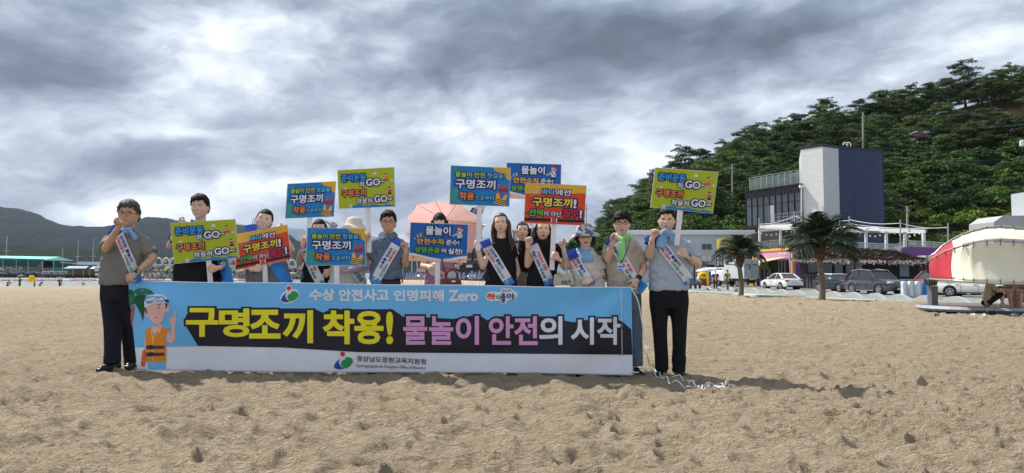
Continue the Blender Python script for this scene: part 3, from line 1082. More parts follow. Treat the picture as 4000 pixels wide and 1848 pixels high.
# roof rail
g = MB()
for i in range(10):
 a = fl.L * i / 9 * 0.98
 fl.box(g, a, a + 0.06, H + 0.002, H + 1.9, -0.9, -0.84)
fl.box(g, 0, fl.L, H + 1.9, H + 1.96, -0.92, -0.84)
part('roof_rail', g, bd, M_STEEL)
for i in range(9):
 g = MB(); fl.box(g, fl.L * i / 9 * 0.98 + 0.1, fl.L * (i + 1) / 9 * 0.98 - 0.04, H + 0.15, H + 1.75, -0.885, -0.865)
 part('rail_glass', g, bd, M_RAILG)
# little balcony and downpipe by the tower
g = MB()
z0 = P(3040, 866, 91).z - ROAD; z1 = P(3040, 828, 91).z - ROAD
for i in range(8):
 a = fl.L - 4.6 + i * 0.75
 fl.box(g, a, a + 0.05, z0, z1, 0.6, 0.65)
for q in (0, 0.33, 0.66, 1):
 fl.box(g, fl.L - 4.6, fl.L + 0.7, z0 + (z1 - z0) * q, z0 + (z1 - z0) * q + 0.045, 0.655, 0.7)
fl.box(g, fl.L - 4.6, fl.L + 0.7, z0 - 0.15, z0 - 0.01, 0.0, 0.75)
part('balcony', g, bd, M_STEEL)
g = MB(); g.tube([P(3131, 728, 91.4), P(3131, 895, 91.4)], 0.10, 8); g.box(P(3131, 728, 91.4), (0.5, 0.4, 0.35)); part('downpipe', g, bd, M_WHITE)
C = P(3213, 562, 90); A = P(3128, 577, 92.4); B = P(3275, 572, 91.6); D = P(3448, 585, 94.3)
ztop = C.z
back = Vector((4.0, 9.5, 0))
tw = thing('blue_tower', (C.x + 3, C.y + 4, ROAD), 'tall tower with pale concrete corner and dark blue metal siding', 'building')
def col(p, z): return (p.x, p.y, z)
for nm, p, q, m in (('concrete_wall', A, C, mat('bright_board_concrete', (0.72, 0.73, 0.72), 0.85, var=0.06, vs=0.8, bump=0.25, bs=4, stretch=(1, 1, 5))), ('concrete_wall', C, B, M_BOARD)):  # left face: paler copy of the board concrete, sunlight put into its colour
 f = Frame((p.x, p.y, ROAD), (q.x, q.y, ROAD))
 g = MB(); f.box(g, 0, f.L, 0, ztop - ROAD - 0.35, -0.35, 0); part(nm, g, tw, m)
 g = MB()
 f.box(g, 0.0, f.L, ztop - ROAD - 0.346, ztop - ROAD, -0.4, 0.05); part('roof_edge', g, tw, M_BLACK)
f = Frame((B.x, B.y, ROAD), (D.x, D.y, ROAD))
nrow = 44
hh = (ztop - 0.35 - ROAD) / nrow
half = f.L * 0.325
for i in range(nrow):
 if i < 8: continue
 for a0, a1 in ((0.06, half - 0.03), (half + 0.03, f.L - 0.1)):
  g = MB(); f.box(g, a0, a1, i * hh + 0.016, (i + 1) * hh - 0.008, -0.12, -0.004 + 0.008 * (i % 2))
  part('siding_panel', g, tw, M_BLUE)
g = MB(); f.box(g, 0.02, f.L - 0.02, 0, ztop - ROAD - 0.36, -0.4, -0.125); part('blue_wall', g, tw, M_BLUE)
g = MB(); f.box(g, f.L - 0.09, f.L, 0, ztop - ROAD - 0.36, -0.42, 0.06); f.box(g, half - 0.03, half + 0.03, 0, ztop - ROAD - 0.36, -0.12, 0.02); f.box(g, 0, 0.06, 0, ztop - ROAD - 0.36, -0.12, 0.05); part('corner_trim', g, tw, M_BLUE)
g = MB(); f.box(g, 0, f.L, ztop - ROAD - 0.346, ztop - ROAD, -0.45, 0.06); part('roof_edge', g, tw, M_BLACK)
g = MB()
g.prism([col(A, ROAD), col(A + Vector((3, 8, 0)), ROAD), col(D + Vector((3, 8, 0)), ROAD), col(D, ROAD), col(B + Vector((0, .5, 0)), ROAD), col(C + Vector((0, .6, 0)), ROAD)], (0, 0, ztop - ROAD - 0.4)); part('core', g, tw, M_BOARD)
g = MB()
for k in (0, 1):
 c0 = P(3302 + k * 13, 566, 93)
 g.tube([c0 + Vector((0.3 * math.cos(a), 0, 0.32 * math.sin(a))) for a in np.linspace(-0.6, 3.3, 9)], 0.07, 6)
part('roof_vent', g, tw, M_WHITE)
# ---- white walled building
f = Frame(P(2440, 1116, 96), P(2945, 1116, 96)); f.o.z = ROAD
H1 = P(2700, 917, 96).z - ROAD
wb = thing('white_building', (f.p(f.L / 2, 0).x, 98, ROAD), 'low white walled building with two windows and a flat roof', 'building')
g = MB(); f.box(g, 0, f.L, 0, H1, -7, 0); part('wall', g, wb, M_WALL)
g = MB(); f.box(g, -0.2, f.L + 0.2, H1 + 0.002, H1 + 0.5, -7.2, 0.35); f.box(g, -0.2, f.L + 0.2, H1 + 0.5, H1 + 0.62, -7.2, 0.2); part('roof', g, wb, M_WHITE)
def ua(u, Y=96): return (u - 2440) / F * Y
def zb(v, Y=96): return P(2700, v, Y).z - ROAD
window(f, wb, ua(2742), ua(2782), zb(976), zb(952), M_STEEL, 2)
window(f, wb, ua(2757), ua(2792), zb(1063), zb(1033), M_STEEL, 2)
g = MB(); f.box(g, ua(2738), ua(2776), zb(1020), zb(1014), 0, 0.7); part('window_ledge', g, wb, M_WHITE)
for u0 in (2744, 2760):
 g = MB(); f.box(g, ua(u0), ua(u0 + 13), zb(1013), zb(1002), 0.05, 0.6); part('air_conditioner', g, wb, M_WHITE)
g = MB(); f.box(g, ua(2692), ua(2770), 0, zb(1062), 0.003, 0.1); part('tiled_plinth', g, wb, mat('grey_tile', (0.33, 0.37, 0.43), 0.6, var=0.25, vs=9))
# grey wall between it and the dark building
g = MB()
g.prism([P(2918, 1118, 90), P(2960, 1118, 90), P(2970, 905, 90), P(2918, 920, 90)], (0, 3, 0))
tag(part('side_wall', g, None, mat('brown_grey_render', (0.12, 0.105, 0.10), 0.85), loc=P(2940, 1118, 90)), 'brown grey party wall left of the pink shop', 'wall')
# ---- sign tower with the yellow hoarding
sg = thing('shop_hoarding', P(2860, 1118, 88), 'tall shop hoarding with ragged yellow top board and small sale boards', 'sign')
g = MB(); g.box(P(2850, 1040, 88.3), (3.2, 0.2, 2.6)); g.box(P(2806, 1085, 88.3), (0.18, 0.18, 2.2)); g.box(P(2895, 1085, 88.3), (0.18, 0.18, 2.2)); part('frame', g, sg, M_DARK)
g = MB()
poly = [(2803, 992), (2803, 934), (2815, 933), (2830, 930), (2850, 929), (2862, 934), (2866, 945), (2880, 950), (2905, 956), (2922, 950), (2924, 970), (2915, 985), (2900, 992)]
g.prism([P(a, b, 88) for a, b in poly], (0, 0.15, 0)); part('yellow_board', g, sg, ink('yellow', (240, 228, 40)))
g = MB(); g.use(ink('pinkgrey', (190, 150, 170)))
g.prism([P(a, b, 87.97) for a, b in ((2808, 975), (2812, 950), (2822, 940), (2826, 955), (2828, 972), (2820, 982))], (0, -0.02, 0))
g.use(ink('deepred', (150, 30, 60)))
g.prism([P(a, b, 87.97) for a, b in ((2818, 975), (2830, 972), (2842, 990), (2826, 991))], (0, -0.02, 0))
text_quad(g, 'BU', rectq(2848, 940, 2868, 955), lambda x, y, d: P(x, y, 87.97 - d * 8), ink('red', (215, 45, 35)), bold=0.05)
part('yellow_board_print', g, sg)
g = MB()
def brd(u0, v0, u1, v1, rgb, nm):
 g.use(ink(nm, rgb)); c = P((u0 + u1) / 2, (v0 + v1) / 2, 88)
 g.box(c, ((u1 - u0) / F * 88, 0.1, (v1 - v0) / F * 88))
brd(2803, 1005, 2807, 1037, (225, 225, 235), 'boardwhite')
brd(2809, 999, 2822, 1038, (120, 50, 140), 'boardpurple')
brd(2824, 999, 2850, 1036, (232, 234, 240), 'boardwhite')
brd(2852, 999, 2880, 1033, (215, 232, 240), 'boardblue')
brd(2882, 1004, 2912, 1033, (215, 60, 60), 'boardred')
part('sale_board', g, sg)
g = MB()
fn = lambda x, y, d: P(x, y, 87.93 - d * 6)
text_quad(g, '무인', rectq(2811, 1003, 2821, 1018), fn, ink('boardwhite', (225, 225, 235)))
text_quad(g, '상점', rectq(2811, 1021, 2821, 1035), fn, ink('boardwhite', (225, 225, 235)))
text_quad(g, '대파라솔', rectq(2825, 1001, 2849, 1010), fn, ink('red', (215, 45, 35)))
text_quad(g, '대여 튜브', rectq(2825, 1013, 2849, 1022), fn, ink('red', (215, 45, 35)))
text_quad(g, '슈퍼 평상', rectq(2825, 1026, 2849, 1034), fn, ink('navyink', (30, 35, 90)))
text_quad(g, '아이스크림', rectq(2853, 1010, 2879, 1020), fn, ink('midblue', (30, 120, 200)))
text_quad(g, '과자 간식', rectq(2853, 1024, 2879, 1032), fn, ink('midblue', (30, 120, 200)))
part('lettering', g, sg)
# ---- pink shop
M_PINK = mat('pink_render', (0.52, 0.27, 0.44), 0.8, var=0.06)
M_PURP = mat('purple_render', (0.20, 0.09, 0.26), 0.8, var=0.08)
M_CREAM = mat('cream_paint', (0.62, 0.56, 0.44), 0.6)
f = Frame(P(2947, 1122, 84), P(3098, 1125, 76)); f.o.z = ROAD
ps = thing('pink_shop', (f.p(3, 0).x, 82, ROAD), 'pink shop front edged in orange yellow with a pale yellow awning', 'building')
L = f.L
Hs = P(2947, 984, 84).z - ROAD
g = MB(); f.box(g, 0, L, 2.9, Hs, -0.3, 0); f.box(g, 0, 0.5, 0, 3.2, -0.3, 0); f.box(g, L - 0.7, L, 0, 3.2, -0.3, 0); f.box(g, 0, L, 3.2, Hs, -5, -0.32); part('wall', g, ps, M_PINK)
g = MB(); f.box(g, 0.5, L - 0.7, 0, 3.2, -0.6, -0.5); part('back_wall', g, ps, M_DARK)
g = MB()
f2 = Frame(f.p(L, 0), f.p(L, 0) + Vector((1.8, 1.2, 0)))
f2.box(g, 0.01, 1.7, 0, Hs - 0.05, -0.3, 0); part('side_wall', g, ps, M_PURP)
M_ORNG = mat('orange_yellow_trim', (0.75, 0.42, 0.04), 0.5)
g = MB(); f.box(g, -0.1, L + 0.1, Hs, Hs + 0.22, -0.3, 0.12); f.box(g, -0.12, 0.1, 0, Hs, 0.003, 0.12); f.box(g, L - 0.1, L + 0.12, 0, Hs, 0.003, 0.12); part('trim', g, ps, M_ORNG)
g = MB(); 
a0, a1 = -0.6, L - 0.9
zt_, zl_ = 3.25, 2.62
vs = [f.p(a0 + 0.5, zt_ - 0.25, 0.1), f.p(a1, zt_, 0.1), f.p(a1 - 1.6, zl_, 2.4), f.p(a0 - 1.2, zl_, 2.4)]
vs += [p - Vector((0, 0, 0.06)) for p in vs]
g.add(vs, [(0, 1, 2, 3), (7, 6, 5, 4), (0, 4, 5, 1), (1, 5, 6, 2), (2, 6, 7, 3), (3, 7, 4, 0)])
g.bar(vs[3] - Vector((0, 0, 0.16)), vs[2] - Vector((0, 0, 0.16)), 0.04, 0.3)
part('awning', g, ps, mat('pale_yellow_canvas', (0.72, 0.60, 0.27), 0.8, var=0.05))
g = MB(); text_quad(g, '여기보다', [(0, 0), (1, 0), (1, 1), (0, 1)], lambda x, y, d: f.p(L - 2.6 + 1.9 * x, 3.80 - 0.38 * y, 0.03 + d * 10), M_WHITE, bold=0.01); part('lettering', g, ps)
for i in range(4):
 a = 2.0 + 3.0 + i * 0.62
 if a + 0.6 < L - 0.7:
  g = MB(); f.box(g, a, a + 0.06, 0.9, 2.88, -0.28, -0.18); f.box(g, a, a + 0.6, 2.82, 2.88, -0.29, -0.19); f.box(g, a, a + 0.6, 0.9, 0.97, -0.29, -0.19); w = part('window', g, ps, M_CREAM)
  g = MB(); f.box(g, a + 0.08, a + 0.55, 0.97, 2.82, -0.26, -0.22); part('pane', g, w, M_GLASS)
for i in range(7):
 a = 0.6 + i * 0.34
 g = MB(); f.box(g, a, a + 0.08, 0, 2.85, -0.28, -0.2); part('door_post', g, ps, M_CREAM if i % 2 else M_STEEL)
for i in range(5):
 g = MB(); f.box(g, 0.55 + i * 0.5, 0.8 + i * 0.5, 0.1, 1.9 + 0.3 * (i % 2), 0.0 - 0.17, -0.05); part('surfboard_bag' if i % 2 else 'hanging_towel', g, ps, mat('grey_cloth', (0.25, 0.25, 0.27), 0.8) if i % 2 else M_DARK)
g = MB(); g.loft([(f.p(3.6, 0.1, 0.1), 0.35, 0.2), (f.p(3.6, 1.4, 0.1), 0.28, 0.18), (f.p(3.6, 2.1, 0.1), 0.08, 0.08)], 10)
tag(part('beach_coat', g, None, mat('tan_cloth', (0.36, 0.26, 0.18), 0.9), loc=f.p(3.6, 0.1, 0.1)), 'tan beach coat hanging at the pink shop door', 'coat')
# ---- deck with white pergola over the shops
dk = thing('roof_terrace', P(3260, 960, 82), 'roof terrace with white pergola, glass railing and tall steel poles', 'terrace')
posts = [(2968, 888, 1000), (3049, 895, 985), (3139, 888, 970), (3302, 898, 968), (3383, 900, 970), (3462, 905, 975), (3535, 905, 965), (3608, 905, 965)]
def dy_(u): return 88 - (u - 2960) / 640.0 * 20
g = MB()
for u, v0, v1 in posts:
 Y = dy_(u); a = P(u, v0, Y); b = P(u, v1, Y)
 g = MB(); g.box(((a + b) / 2), (0.24, 0.24, a.z - b.z)); part('post', g, dk, M_WHITE)
for (ua_, va, ub, vb, off) in ((2966, 888, 3390, 905, 0), (2966, 901, 3140, 890, 0.2), (3139, 886, 3400, 897, 3), (3300, 893, 3615, 903, 0), (3300, 902, 3612, 907, 3), (2966, 885, 3140, 878, 3)):
 g = MB(); g.bar(P(ua_, va, dy_(ua_) + off), P(ub, vb, dy_(ub) + off), 0.25, 0.28); part('beam', g, dk, M_WHITE)
for k in range(3):
 u0 = 2985 + k * 150
 g = MB()
 q = [P(u0, 889 + k * 3, dy_(u0)), P(u0 + 140, 893 + k * 3, dy_(u0 + 140)), P(u0 + 150, 884 + k * 3, dy_(u0) + 4), P(u0 + 10, 880 + k * 3, dy_(u0) + 4)]
 g.prism(q, (0, 0, 0.05)); part('canvas_shade', g, dk, mat('cream_canvas', (0.55, 0.52, 0.44), 0.9))
for u, v0, v1 in ((2965, 852, 900), (3103, 827, 925), (3317, 844, 962), (3517, 858, 985), (3703, 872, 960)):
 Y = dy_(min(u, 3600)) - 1
 g = MB(); g.tube([P(u, v0, Y), P(u, v1, Y)], 0.07, 6); part('steel_pole', g, dk, M_STEEL)
for (a, b) in (((2965, 876), (3103, 845)), ((3103, 845), (3317, 862)), ((3317, 858), (3517, 872)), ((3517, 872), (3703, 888)), ((3317, 875), (3703, 890))):
 g = MB(); p, q = P(*a, dy_(a[0]) - 1), P(*b, dy_(min(b[0], 3600)) - 1)
 g.tube([p.lerp(q, s) - Vector((0, 0, 0.25 * math.sin(math.pi * s))) for s in np.linspace(0, 1, 7)], 0.03, 4); part('cable', g, dk, M_WHITE)
prev = None
rl = [(2975, 985, 945), (3010, 980, 940), (3050, 978, 937), (3090, 975, 935), (3130, 972, 935), (3290, 966, 945), (3340, 968, 946), (3385, 972, 949), (3425, 974, 952), (3462, 977, 953), (3500, 980, 955), (3507, 982, 953), (3535, 962, 939), (3575, 964, 942), (3610, 966, 943), (3650, 967, 946), (3690, 968, 948)]
for a, b in zip(rl[:-1], rl[1:]):
 if b[0] - a[0] > 80: continue
 Ya, Yb = dy_(a[0]) - 0.5, dy_(b[0]) - 0.5
 g = MB(); g.prism([P(a[0], a[1], Ya), P(b[0], b[1], Yb), P(b[0], b[2] + 2, Yb), P(a[0], a[2] + 2, Ya)], (0, 0.03, 0)); part('rail_glass', g, dk, M_RAILG)
 g = MB(); g.bar(P(a[0], a[2], Ya), P(b[0], b[2], Yb), 0.06, 0.06); g.bar(P(b[0], b[1], Yb), P(b[0], b[2], Yb), 0.06, 0.06); part('rail', g, dk, M_STEEL)
g = MB()
g.prism([P(2960, 992, 86), P(3130, 980, 81), P(3500, 985, 74), P(3600, 985, 80), P(3100, 980, 96)], (0, 0, 0.2)); part('deck', g, dk, mat('grey_deck', (0.14, 0.13, 0.13), 0.8))
g = MB()
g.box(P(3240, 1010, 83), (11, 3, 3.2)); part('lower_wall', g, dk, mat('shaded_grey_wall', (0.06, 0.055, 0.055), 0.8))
# string of small lamps
for k in range(34):
 u = 2975 + k * 19.3
 if 3150 < u < 3290: continue
 v = 912 + 7 * math.sin(k * 0.9) + (5 if u > 3300 else 0)
 g = MB(); g.ell(P(u, v, dy_(u) - 0.2), (0.09, 0.09, 0.11), 8, 5); part('string_bulb', g, dk, mat('bulb_glass', (0.75, 0.68, 0.50), 0.3))
# purple slanted building part
g = MB()
g.prism([P(a, b, 72) for a, b in ((3505, 990), (3530, 961), (3730, 968), (3760, 1120), (3505, 1120))], (0, 4, 0))
tag(part('purple_building', g, None, M_PURP, loc=P(3600, 1120, 72)), 'plain purple building behind the thatched bar', 'building')
# ---- thatched bar
tb = thing('thatched_bar', P(3360, 1130, 66), 'dark plank beach bar under a shaggy brown thatched roof', 'building')
fT = Frame(P(3122, 1128, 69), P(3590, 1140, 60.5)); fT.o.z = ROAD
L = fT.L
He = P(3122, 1012, 69).z - ROAD
g = MB(); fT.box(g, 0, L, 0, He, -4, -0.2); part('wall', g, tb, M_BLACK)
npl = 34
for i in range(npl):
 a0 = L * 0.40 + L * 0.60 * i / npl
 g = MB(); fT.box(g, a0 + 0.03, a0 + L * 0.6 / npl - 0.02, 0, He, -0.19, -0.12 + 0.03 * (i % 2)); part('plank', g, tb, mat('black_stained_plank', (0.022, 0.020, 0.020), 0.8, var=0.3))
window(fT, tb, 0.9, 3.4, 1.5, 3.0, M_DARK, 2, 0.05)
window(fT, tb, 3.5, 4.4, 0.9, 3.1, M_DARK, 1, 0.05)
window(fT, tb, 4.6, 6.2, 0.1, 3.0, M_DARK, 2, 0.05)
g = MB(); g.tube([fT.p(5.4, 0.8, 0.2), fT.p(5.4, 2.2, 0.2)], 0.03, 6); part('door_handle', g, tb, M_STEEL)
g = MB(); fT.box(g, 0.7, 3.4, 1.25, 1.35, -0.1, 0.4); part('counter', g, tb, mat('brown_board', (0.16, 0.10, 0.07), 0.7))
for i in range(9):
 g = MB(); fT.box(g, 0.8 + i * 0.28, 0.95 + i * 0.28, 0, 1.24, 0.02, 0.1); part('counter_slat', g, tb, mat('grey_slat', (0.13, 0.12, 0.12), 0.8))
g = MB(); fT.box(g, L * 0.86, L * 0.93, 1.2, 2.3, -0.05, -0.01); part('poster', g, tb, mat('blue_grey_poster', (0.14, 0.20, 0.26), 0.6))
# thatch: many overlapping blades on a hip roof
rng = np.random.default_rng(4)
eL, eR = P(3090, 1014, 68.2), P(3625, 1022, 59.5)
rL, rR = P(3150, 962, 74), P(3500, 984, 66)
eLb, eRb = eL + Vector((3, 6, 0)), eR + Vector((3, 5, 0))
g = MB(); g.add([eL, eR, rR, rL, eLb, eRb], [(0, 1, 2, 3), (0, 3, 4), (1, 5, 2), (3, 2, 5, 4)]); part('roof', g, tb, mat('thatch_base', (0.07, 0.055, 0.05), 0.95))
vs = []
rows = 17
for r in range(rows):
 b = r / (rows - 1)
 l = eL.lerp(rL, b); rt = eR.lerp(rR, b)
 n = int(210 * (1 - 0.2 * b))
 for i in range(n):
  a = (i + rng.uniform(-0.5, 0.5)) / n
  p = np.array(l.lerp(rt, min(max(a, 0), 1))) + [0, -0.05, 0.08]
  dn = np.array(((eL - rL) if a < 0.5 else (eR - rR)).normalized()) * 0.3 + np.array((eL.lerp(eR, a) - rL.lerp(rR, a)).normalized()) * 0.7
  dn = dn + [rng.normal() * 0.25, rng.normal() * 0.15 - 0.1, rng.normal() * 0.12 - (0.9 if r == 0 else 0.05)]
  dn /= np.linalg.norm(dn)
  ln = rng.uniform(0.45, 0.75)
  sd = np.array((eR - eL).normalized()) * rng.uniform(0.05, 0.11)
  lift = np.array([0, -0.06, 0.12]) * rng.uniform(0.2, 1.2)
  tip = p + dn * ln + lift
  vs += [p - sd, p + sd, tip + sd * 0.4, tip - sd * 0.5]
me = quad_mesh('thatch_fringe', np.array(vs), mat('thatch_blades', (0.235, 0.195, 0.175), 0.95, var=0.55, vs=14, col2=(0.10, 0.08, 0.075), c2=(0.45, 0.6)))
o = part('thatch', me, tb); o['kind'] = 'stuff'
# pale room end at the right of the bar
g = MB(); g.box(P(3628, 1075, 62), (1.6, 2, 3.4))
ho = thing('pale_annex', P(3628, 1130, 62), 'small pale annex at the right end of the thatched bar', 'building')
part('wall', g, ho, M_CONC)
g = MB(); g.box(P(3610, 1066, 60.9), (0.6, 0.1, 1.1)); part('window', g, ho, M_DARK)
# ---- white house on the slope, poles, wires
wh = thing('hill_house', P(3590, 590, 150), 'small white house half hidden by trees high on the slope', 'house')
g = MB(); g.box(P(3600, 555, 150), (3.6, 3, 4.2)); g.box(P(3560, 565, 150), (2.5, 3, 2.2)); part('wall', g, wh, M_WALL)
g = MB(); g.prism([P(3562, 520, 148), P(3600, 508, 148), P(3628, 540, 148), P(3628, 544, 148), P(3562, 526, 148)], (0, 4, 0)); part('roof', g, wh, mat('faded_red_roof', (0.20, 0.10, 0.09), 0.8))
g = MB(); g.box(P(3612, 560, 149), (0.8, 0.2, 0.9)); part('window', g, wh, M_DARK)
for (u, v0, v1, Y, r, lab) in ((3371, 440, 580, 140, 0.22, 'pale utility pole rising from the trees above the blue tower'),
        (2860, 640, 840, 118, 0.16, 'thin grey utility pole among the pines behind the green placard'),
        (3544, 805, 925, 84, 0.16, 'grey concrete utility pole right of the blue tower'),
        (2290, 800, 1000, 96, 0.09, 'thin dark pole behind the floral bucket hat')):
 p = thing('utility_pole', P(u, v1, Y), lab, 'pole')
 g = MB(); g.tube([P(u, v1 + 15, Y), P(u, v0, Y)], [r, r * 0.7], 8); part('mast', g, p, mat('weathered_pole', (0.33, 0.32, 0.30), 0.85, var=0.2))
 g = MB(); g.bar(P(u - 9, v0 + 18, Y), P(u + 9, v0 + 16, Y), 0.08, 0.1); part('crossarm', g, p, M_STEEL)
wires = [((3371, 452, 140), (4100, 420, 120)), ((3371, 500, 140), (4100, 480, 120)), ((3450, 580, 118), (4120, 573, 110)), ((3450, 615, 118), (4120, 612, 110)), ((3450, 625, 118), (4120, 622, 110)),
   ((3449, 740, 94.5), (3544, 808, 84)), ((2871, 600, 118), (3120, 560, 140)), ((2310, 850, 96), (2560, 868, 96))]
for a, b in wires:
 g = MB(); p, q = P(*a), P(*b)
 g.tube([p.lerp(q, s) - Vector((0, 0, 0.6 * math.sin(math.pi * s))) for s in np.linspace(0, 1, 9)], 0.02, 4)
 tag(part('overhead_wire', g, None, mat('wire_grey', (0.10, 0.10, 0.11), 0.6), loc=p), 'thin overhead wire crossing in front of the wooded slope', 'wire', 'overhead wires')
# pale house at the far right edge
rh = thing('cream_house', P(3990, 900, 92), 'pale grey house edge standing behind the round canopy', 'house')
g = MB()
g.prism([P(a, b, 92) for a, b in ((3882, 905), (3882, 868), (3918, 843), (4120, 840), (4120, 960), (3882, 960))], (0, 5, 0)); part('wall', g, rh, M_CONC)
g = MB(); g.box(P(4040, 800, 93), (3.2, 4, 3.2)); part('upper_wall', g, rh, mat('pale_tin', (0.5, 0.54, 0.58), 0.6))
g = MB(); c_ = P(3993, 560, 110); g.tube([c_ - Vector((0, 0, .5)), c_ - Vector((0, 0, .4)), c_ + Vector((0, 0, .4)), c_ + Vector((0, 0, .5))], [0.3, 0.36, 0.36, 0.2], 12)
tag(part('transformer', g, None, M_WHITE, loc=P(3992, 560, 110)), 'white pole transformer at the right edge of the picture', 'transformer')
# ================================================================ PALMS
M_TRUNK = mat('palm_trunk', (0.16, 0.14, 0.085), 0.9, var=0.3, vs=3, bump=0.5, bs=20, stretch=(1, 1, 3))
M_FROND = leaf_mat('palm_fronds', (0.020, 0.042, 0.025), (0.056, 0.098, 0.056), 2.0)
M_FIBRE = mat('palm_fibre', (0.085, 0.055, 0.035), 0.95, var=0.4, vs=8)
def frond_mesh(seed, L=2.1):
 rng = np.random.default_rng(seed)
 vs = []
 n = 44
 def r(s): return np.array([L * (s - 0.10 * s ** 3), 0, L * (0.22 * s - 0.36 * s ** 2.8)])
 for i in range(n):
  s = 0.12 + 0.88 * i / n
  p = r(s); d = r(s + 0.02) - p; d /= np.linalg.norm(d)
  for sg in (-1, 1):
   ln = L * 0.34 * math.sin(math.pi * min(1, (s * 0.9 + 0.12))) ** 0.7 * rng.uniform(0.8, 1.15) + 0.05
   dr = d * 0.75 + np.array([0, sg * 0.75, 0.10 - 0.30 * s + rng.normal() * 0.10]); dr /= np.linalg.norm(dr)
   m_ = p + dr * ln * 0.55
   tip = p + dr * ln + np.array([0, 0, -0.22 * ln])
   w = np.cross(dr, [0, 0, 1.0]); w /= np.linalg.norm(w); w = w * 0.018 + np.array([0, 0, rng.normal() * 0.006])
   vs += [p - w * .6, p + w * .6, m_ + w, m_ - w, m_ - w, m_ + w, tip + w * .15, tip - w * .15]
 for i in range(8):
  a, b = r(i / 8), r((i + 1) / 8)
  w = np.array([0, 0.022 * (1 - i / 9), 0]); z = np.array([0, 0, 0.02])
  vs += [a - w, a + w, b + w, b - w, a - w - z, a - w + z, b - w + z, b - w - z]
 return quad_mesh('frond', np.array(vs), M_FROND)
def palm(u, v, Y, top_v, crown_r, label, seed):
 base = P(u, v, Y)
 base.z = gz(base.x, base.y) - 0.05
 H = P(u, top_v, Y).z - base.z
 root = thing('palm_tree', base, label, 'tree', 'palm trees at the edge of the beach')
 rng = np.random.default_rng(seed)
 g = MB()
 pts, rad = [], []
 nr = 46
 for i in range(nr):
  z = H * i / (nr - 1)
  pts.append(base + Vector((0.06 * math.sin(i * .12), 0, z)))
  rad.append((0.165 - 0.035 * i / nr + 0.03 * max(0, 1 - i / 6)) * (1.05 if i % 2 else 0.97))
 g.tube(pts, rad, 14); part('trunk', g, root, M_TRUNK, smooth=True)
 top = base + Vector((0, 0, H))
 g = MB()
 g.loft([(top + Vector((0, 0, -0.75)), 0.12, 0.12), (top + Vector((0, 0, -0.35)), 0.27, 0.27), (top + Vector((0, 0, 0.0)), 0.24, 0.24), (top + Vector((0, 0, 0.35)), 0.1, 0.1)], 14)
 for i in range(40):
  a = rng.uniform(0, 6.28); z = rng.uniform(-0.7, 0.2)
  p0 = top + Vector((0.15 * math.cos(a), 0.15 * math.sin(a), z))
  g.tube([p0, p0 + Vector((0.26 * math.cos(a), 0.26 * math.sin(a), rng.uniform(-0.1, 0.3)))], [0.03, 0.008], 4)
 part('crown_shaft', g, root, M_FIBRE)
 ms = [frond_mesh(seed + k) for k in range(3)]
 n = 40
 for i in range(n):
  o = bpy.data.objects.new('frond', ms[i % 3]); COL.objects.link(o)
  o.parent = root
  o.location = top - base + Vector((0, 0, 0.1))
  tilt = 0.0 + 1.45 * (((i * 17) % n) / n)
  sc = crown_r / 2.25 * rng.uniform(0.85, 1.1) * (0.9 if tilt > 0.9 else 1)
  o.rotation_euler = Euler((rng.uniform(-.3, .3), -tilt + 0.25, i * 2.399 + rng.uniform(-.2, .2)))
  o.scale = (sc,) * 3
 return root
palm(3209, 1172, 36.5, 965, 2.4, 'taller palm tree in front of the thatched bar and the dark blue hatchback', 40)
palm(2893, 1153, 45.5, 1000, 1.95, 'palm tree in front of the white delivery truck and the pink shop', 60)
# ================================================================ VEHICLES
M_LAMP = mat('clear_lamp', (0.62, 0.68, 0.72), 0.1, spec=0.9)
M_TAIL = mat('red_tail_lamp', (0.45, 0.02, 0.03), 0.2, spec=0.8)
M_PLATE = mat('number_plate', (0.6, 0.6, 0.58), 0.5)
M_CGLASS = mat('car_glass', (0.018, 0.022, 0.026), 0.04, var=0.1, spec=1.0)
M_TRIM = mat('black_plastic', (0.02, 0.02, 0.022), 0.6)
M_CHROME = mat('chrome', (0.7, 0.7, 0.72), 0.15, 0.9)
def wheel(root, x, y, r, w=0.2):
 c = Vector((x, y, r))
 g = MB()
 pr = [(0.62, -0.5), (0.93, -0.5), (1.0, -0.32), (1.0, 0.32), (0.93, 0.5), (0.62, 0.5)]
 n = 24
 vs = []
 for k in range(n):
  a = 2 * math.pi * k / n
  for rr_, ww in pr:
   vs.append(c + Vector((rr_ * r * math.cos(a), ww * w, rr_ * r * math.sin(a))))
 m = len(pr)
 g.add(vs, [(k * m + i, k * m + (i + 1) % m, ((k + 1) % n) * m + (i + 1) % m, ((k + 1) % n) * m + i) for k in range(n) for i in range(m)])
 o = part('wheel', g, root, M_RUBBER)
 g = MB()
 s = 1 if y > 0 else -1
 g.tube([c + Vector((0, -0.3 * w * s, 0)), c + Vector((0, 0.30 * w * s, 0))], r * 0.63, 20)
 rm = MB()
 for k in range(5):
  a = 2 * math.pi * k / 5 + 0.3
  for da in (-0.16, 0.16):
   rm.bar(c + Vector((0, 0.40 * w * s, 0)), c + Vector((0.64 * r * math.cos(a + da), 0.44 * w * s, 0.64 * r * math.sin(a + da))), 0.035, 0.05, up=(0, 1, 0))
 rm.tube([c + Vector((0.63 * r * math.cos(a), 0.42 * w * s, 0.63 * r * math.sin(a))) for a in np.linspace(0, 2 * math.pi, 20, endpoint=False)], 0.022, 6, closed=True)
 part('rim', rm, o, M_RIM)
 part('brake_disc', g, o, M_TRIM)
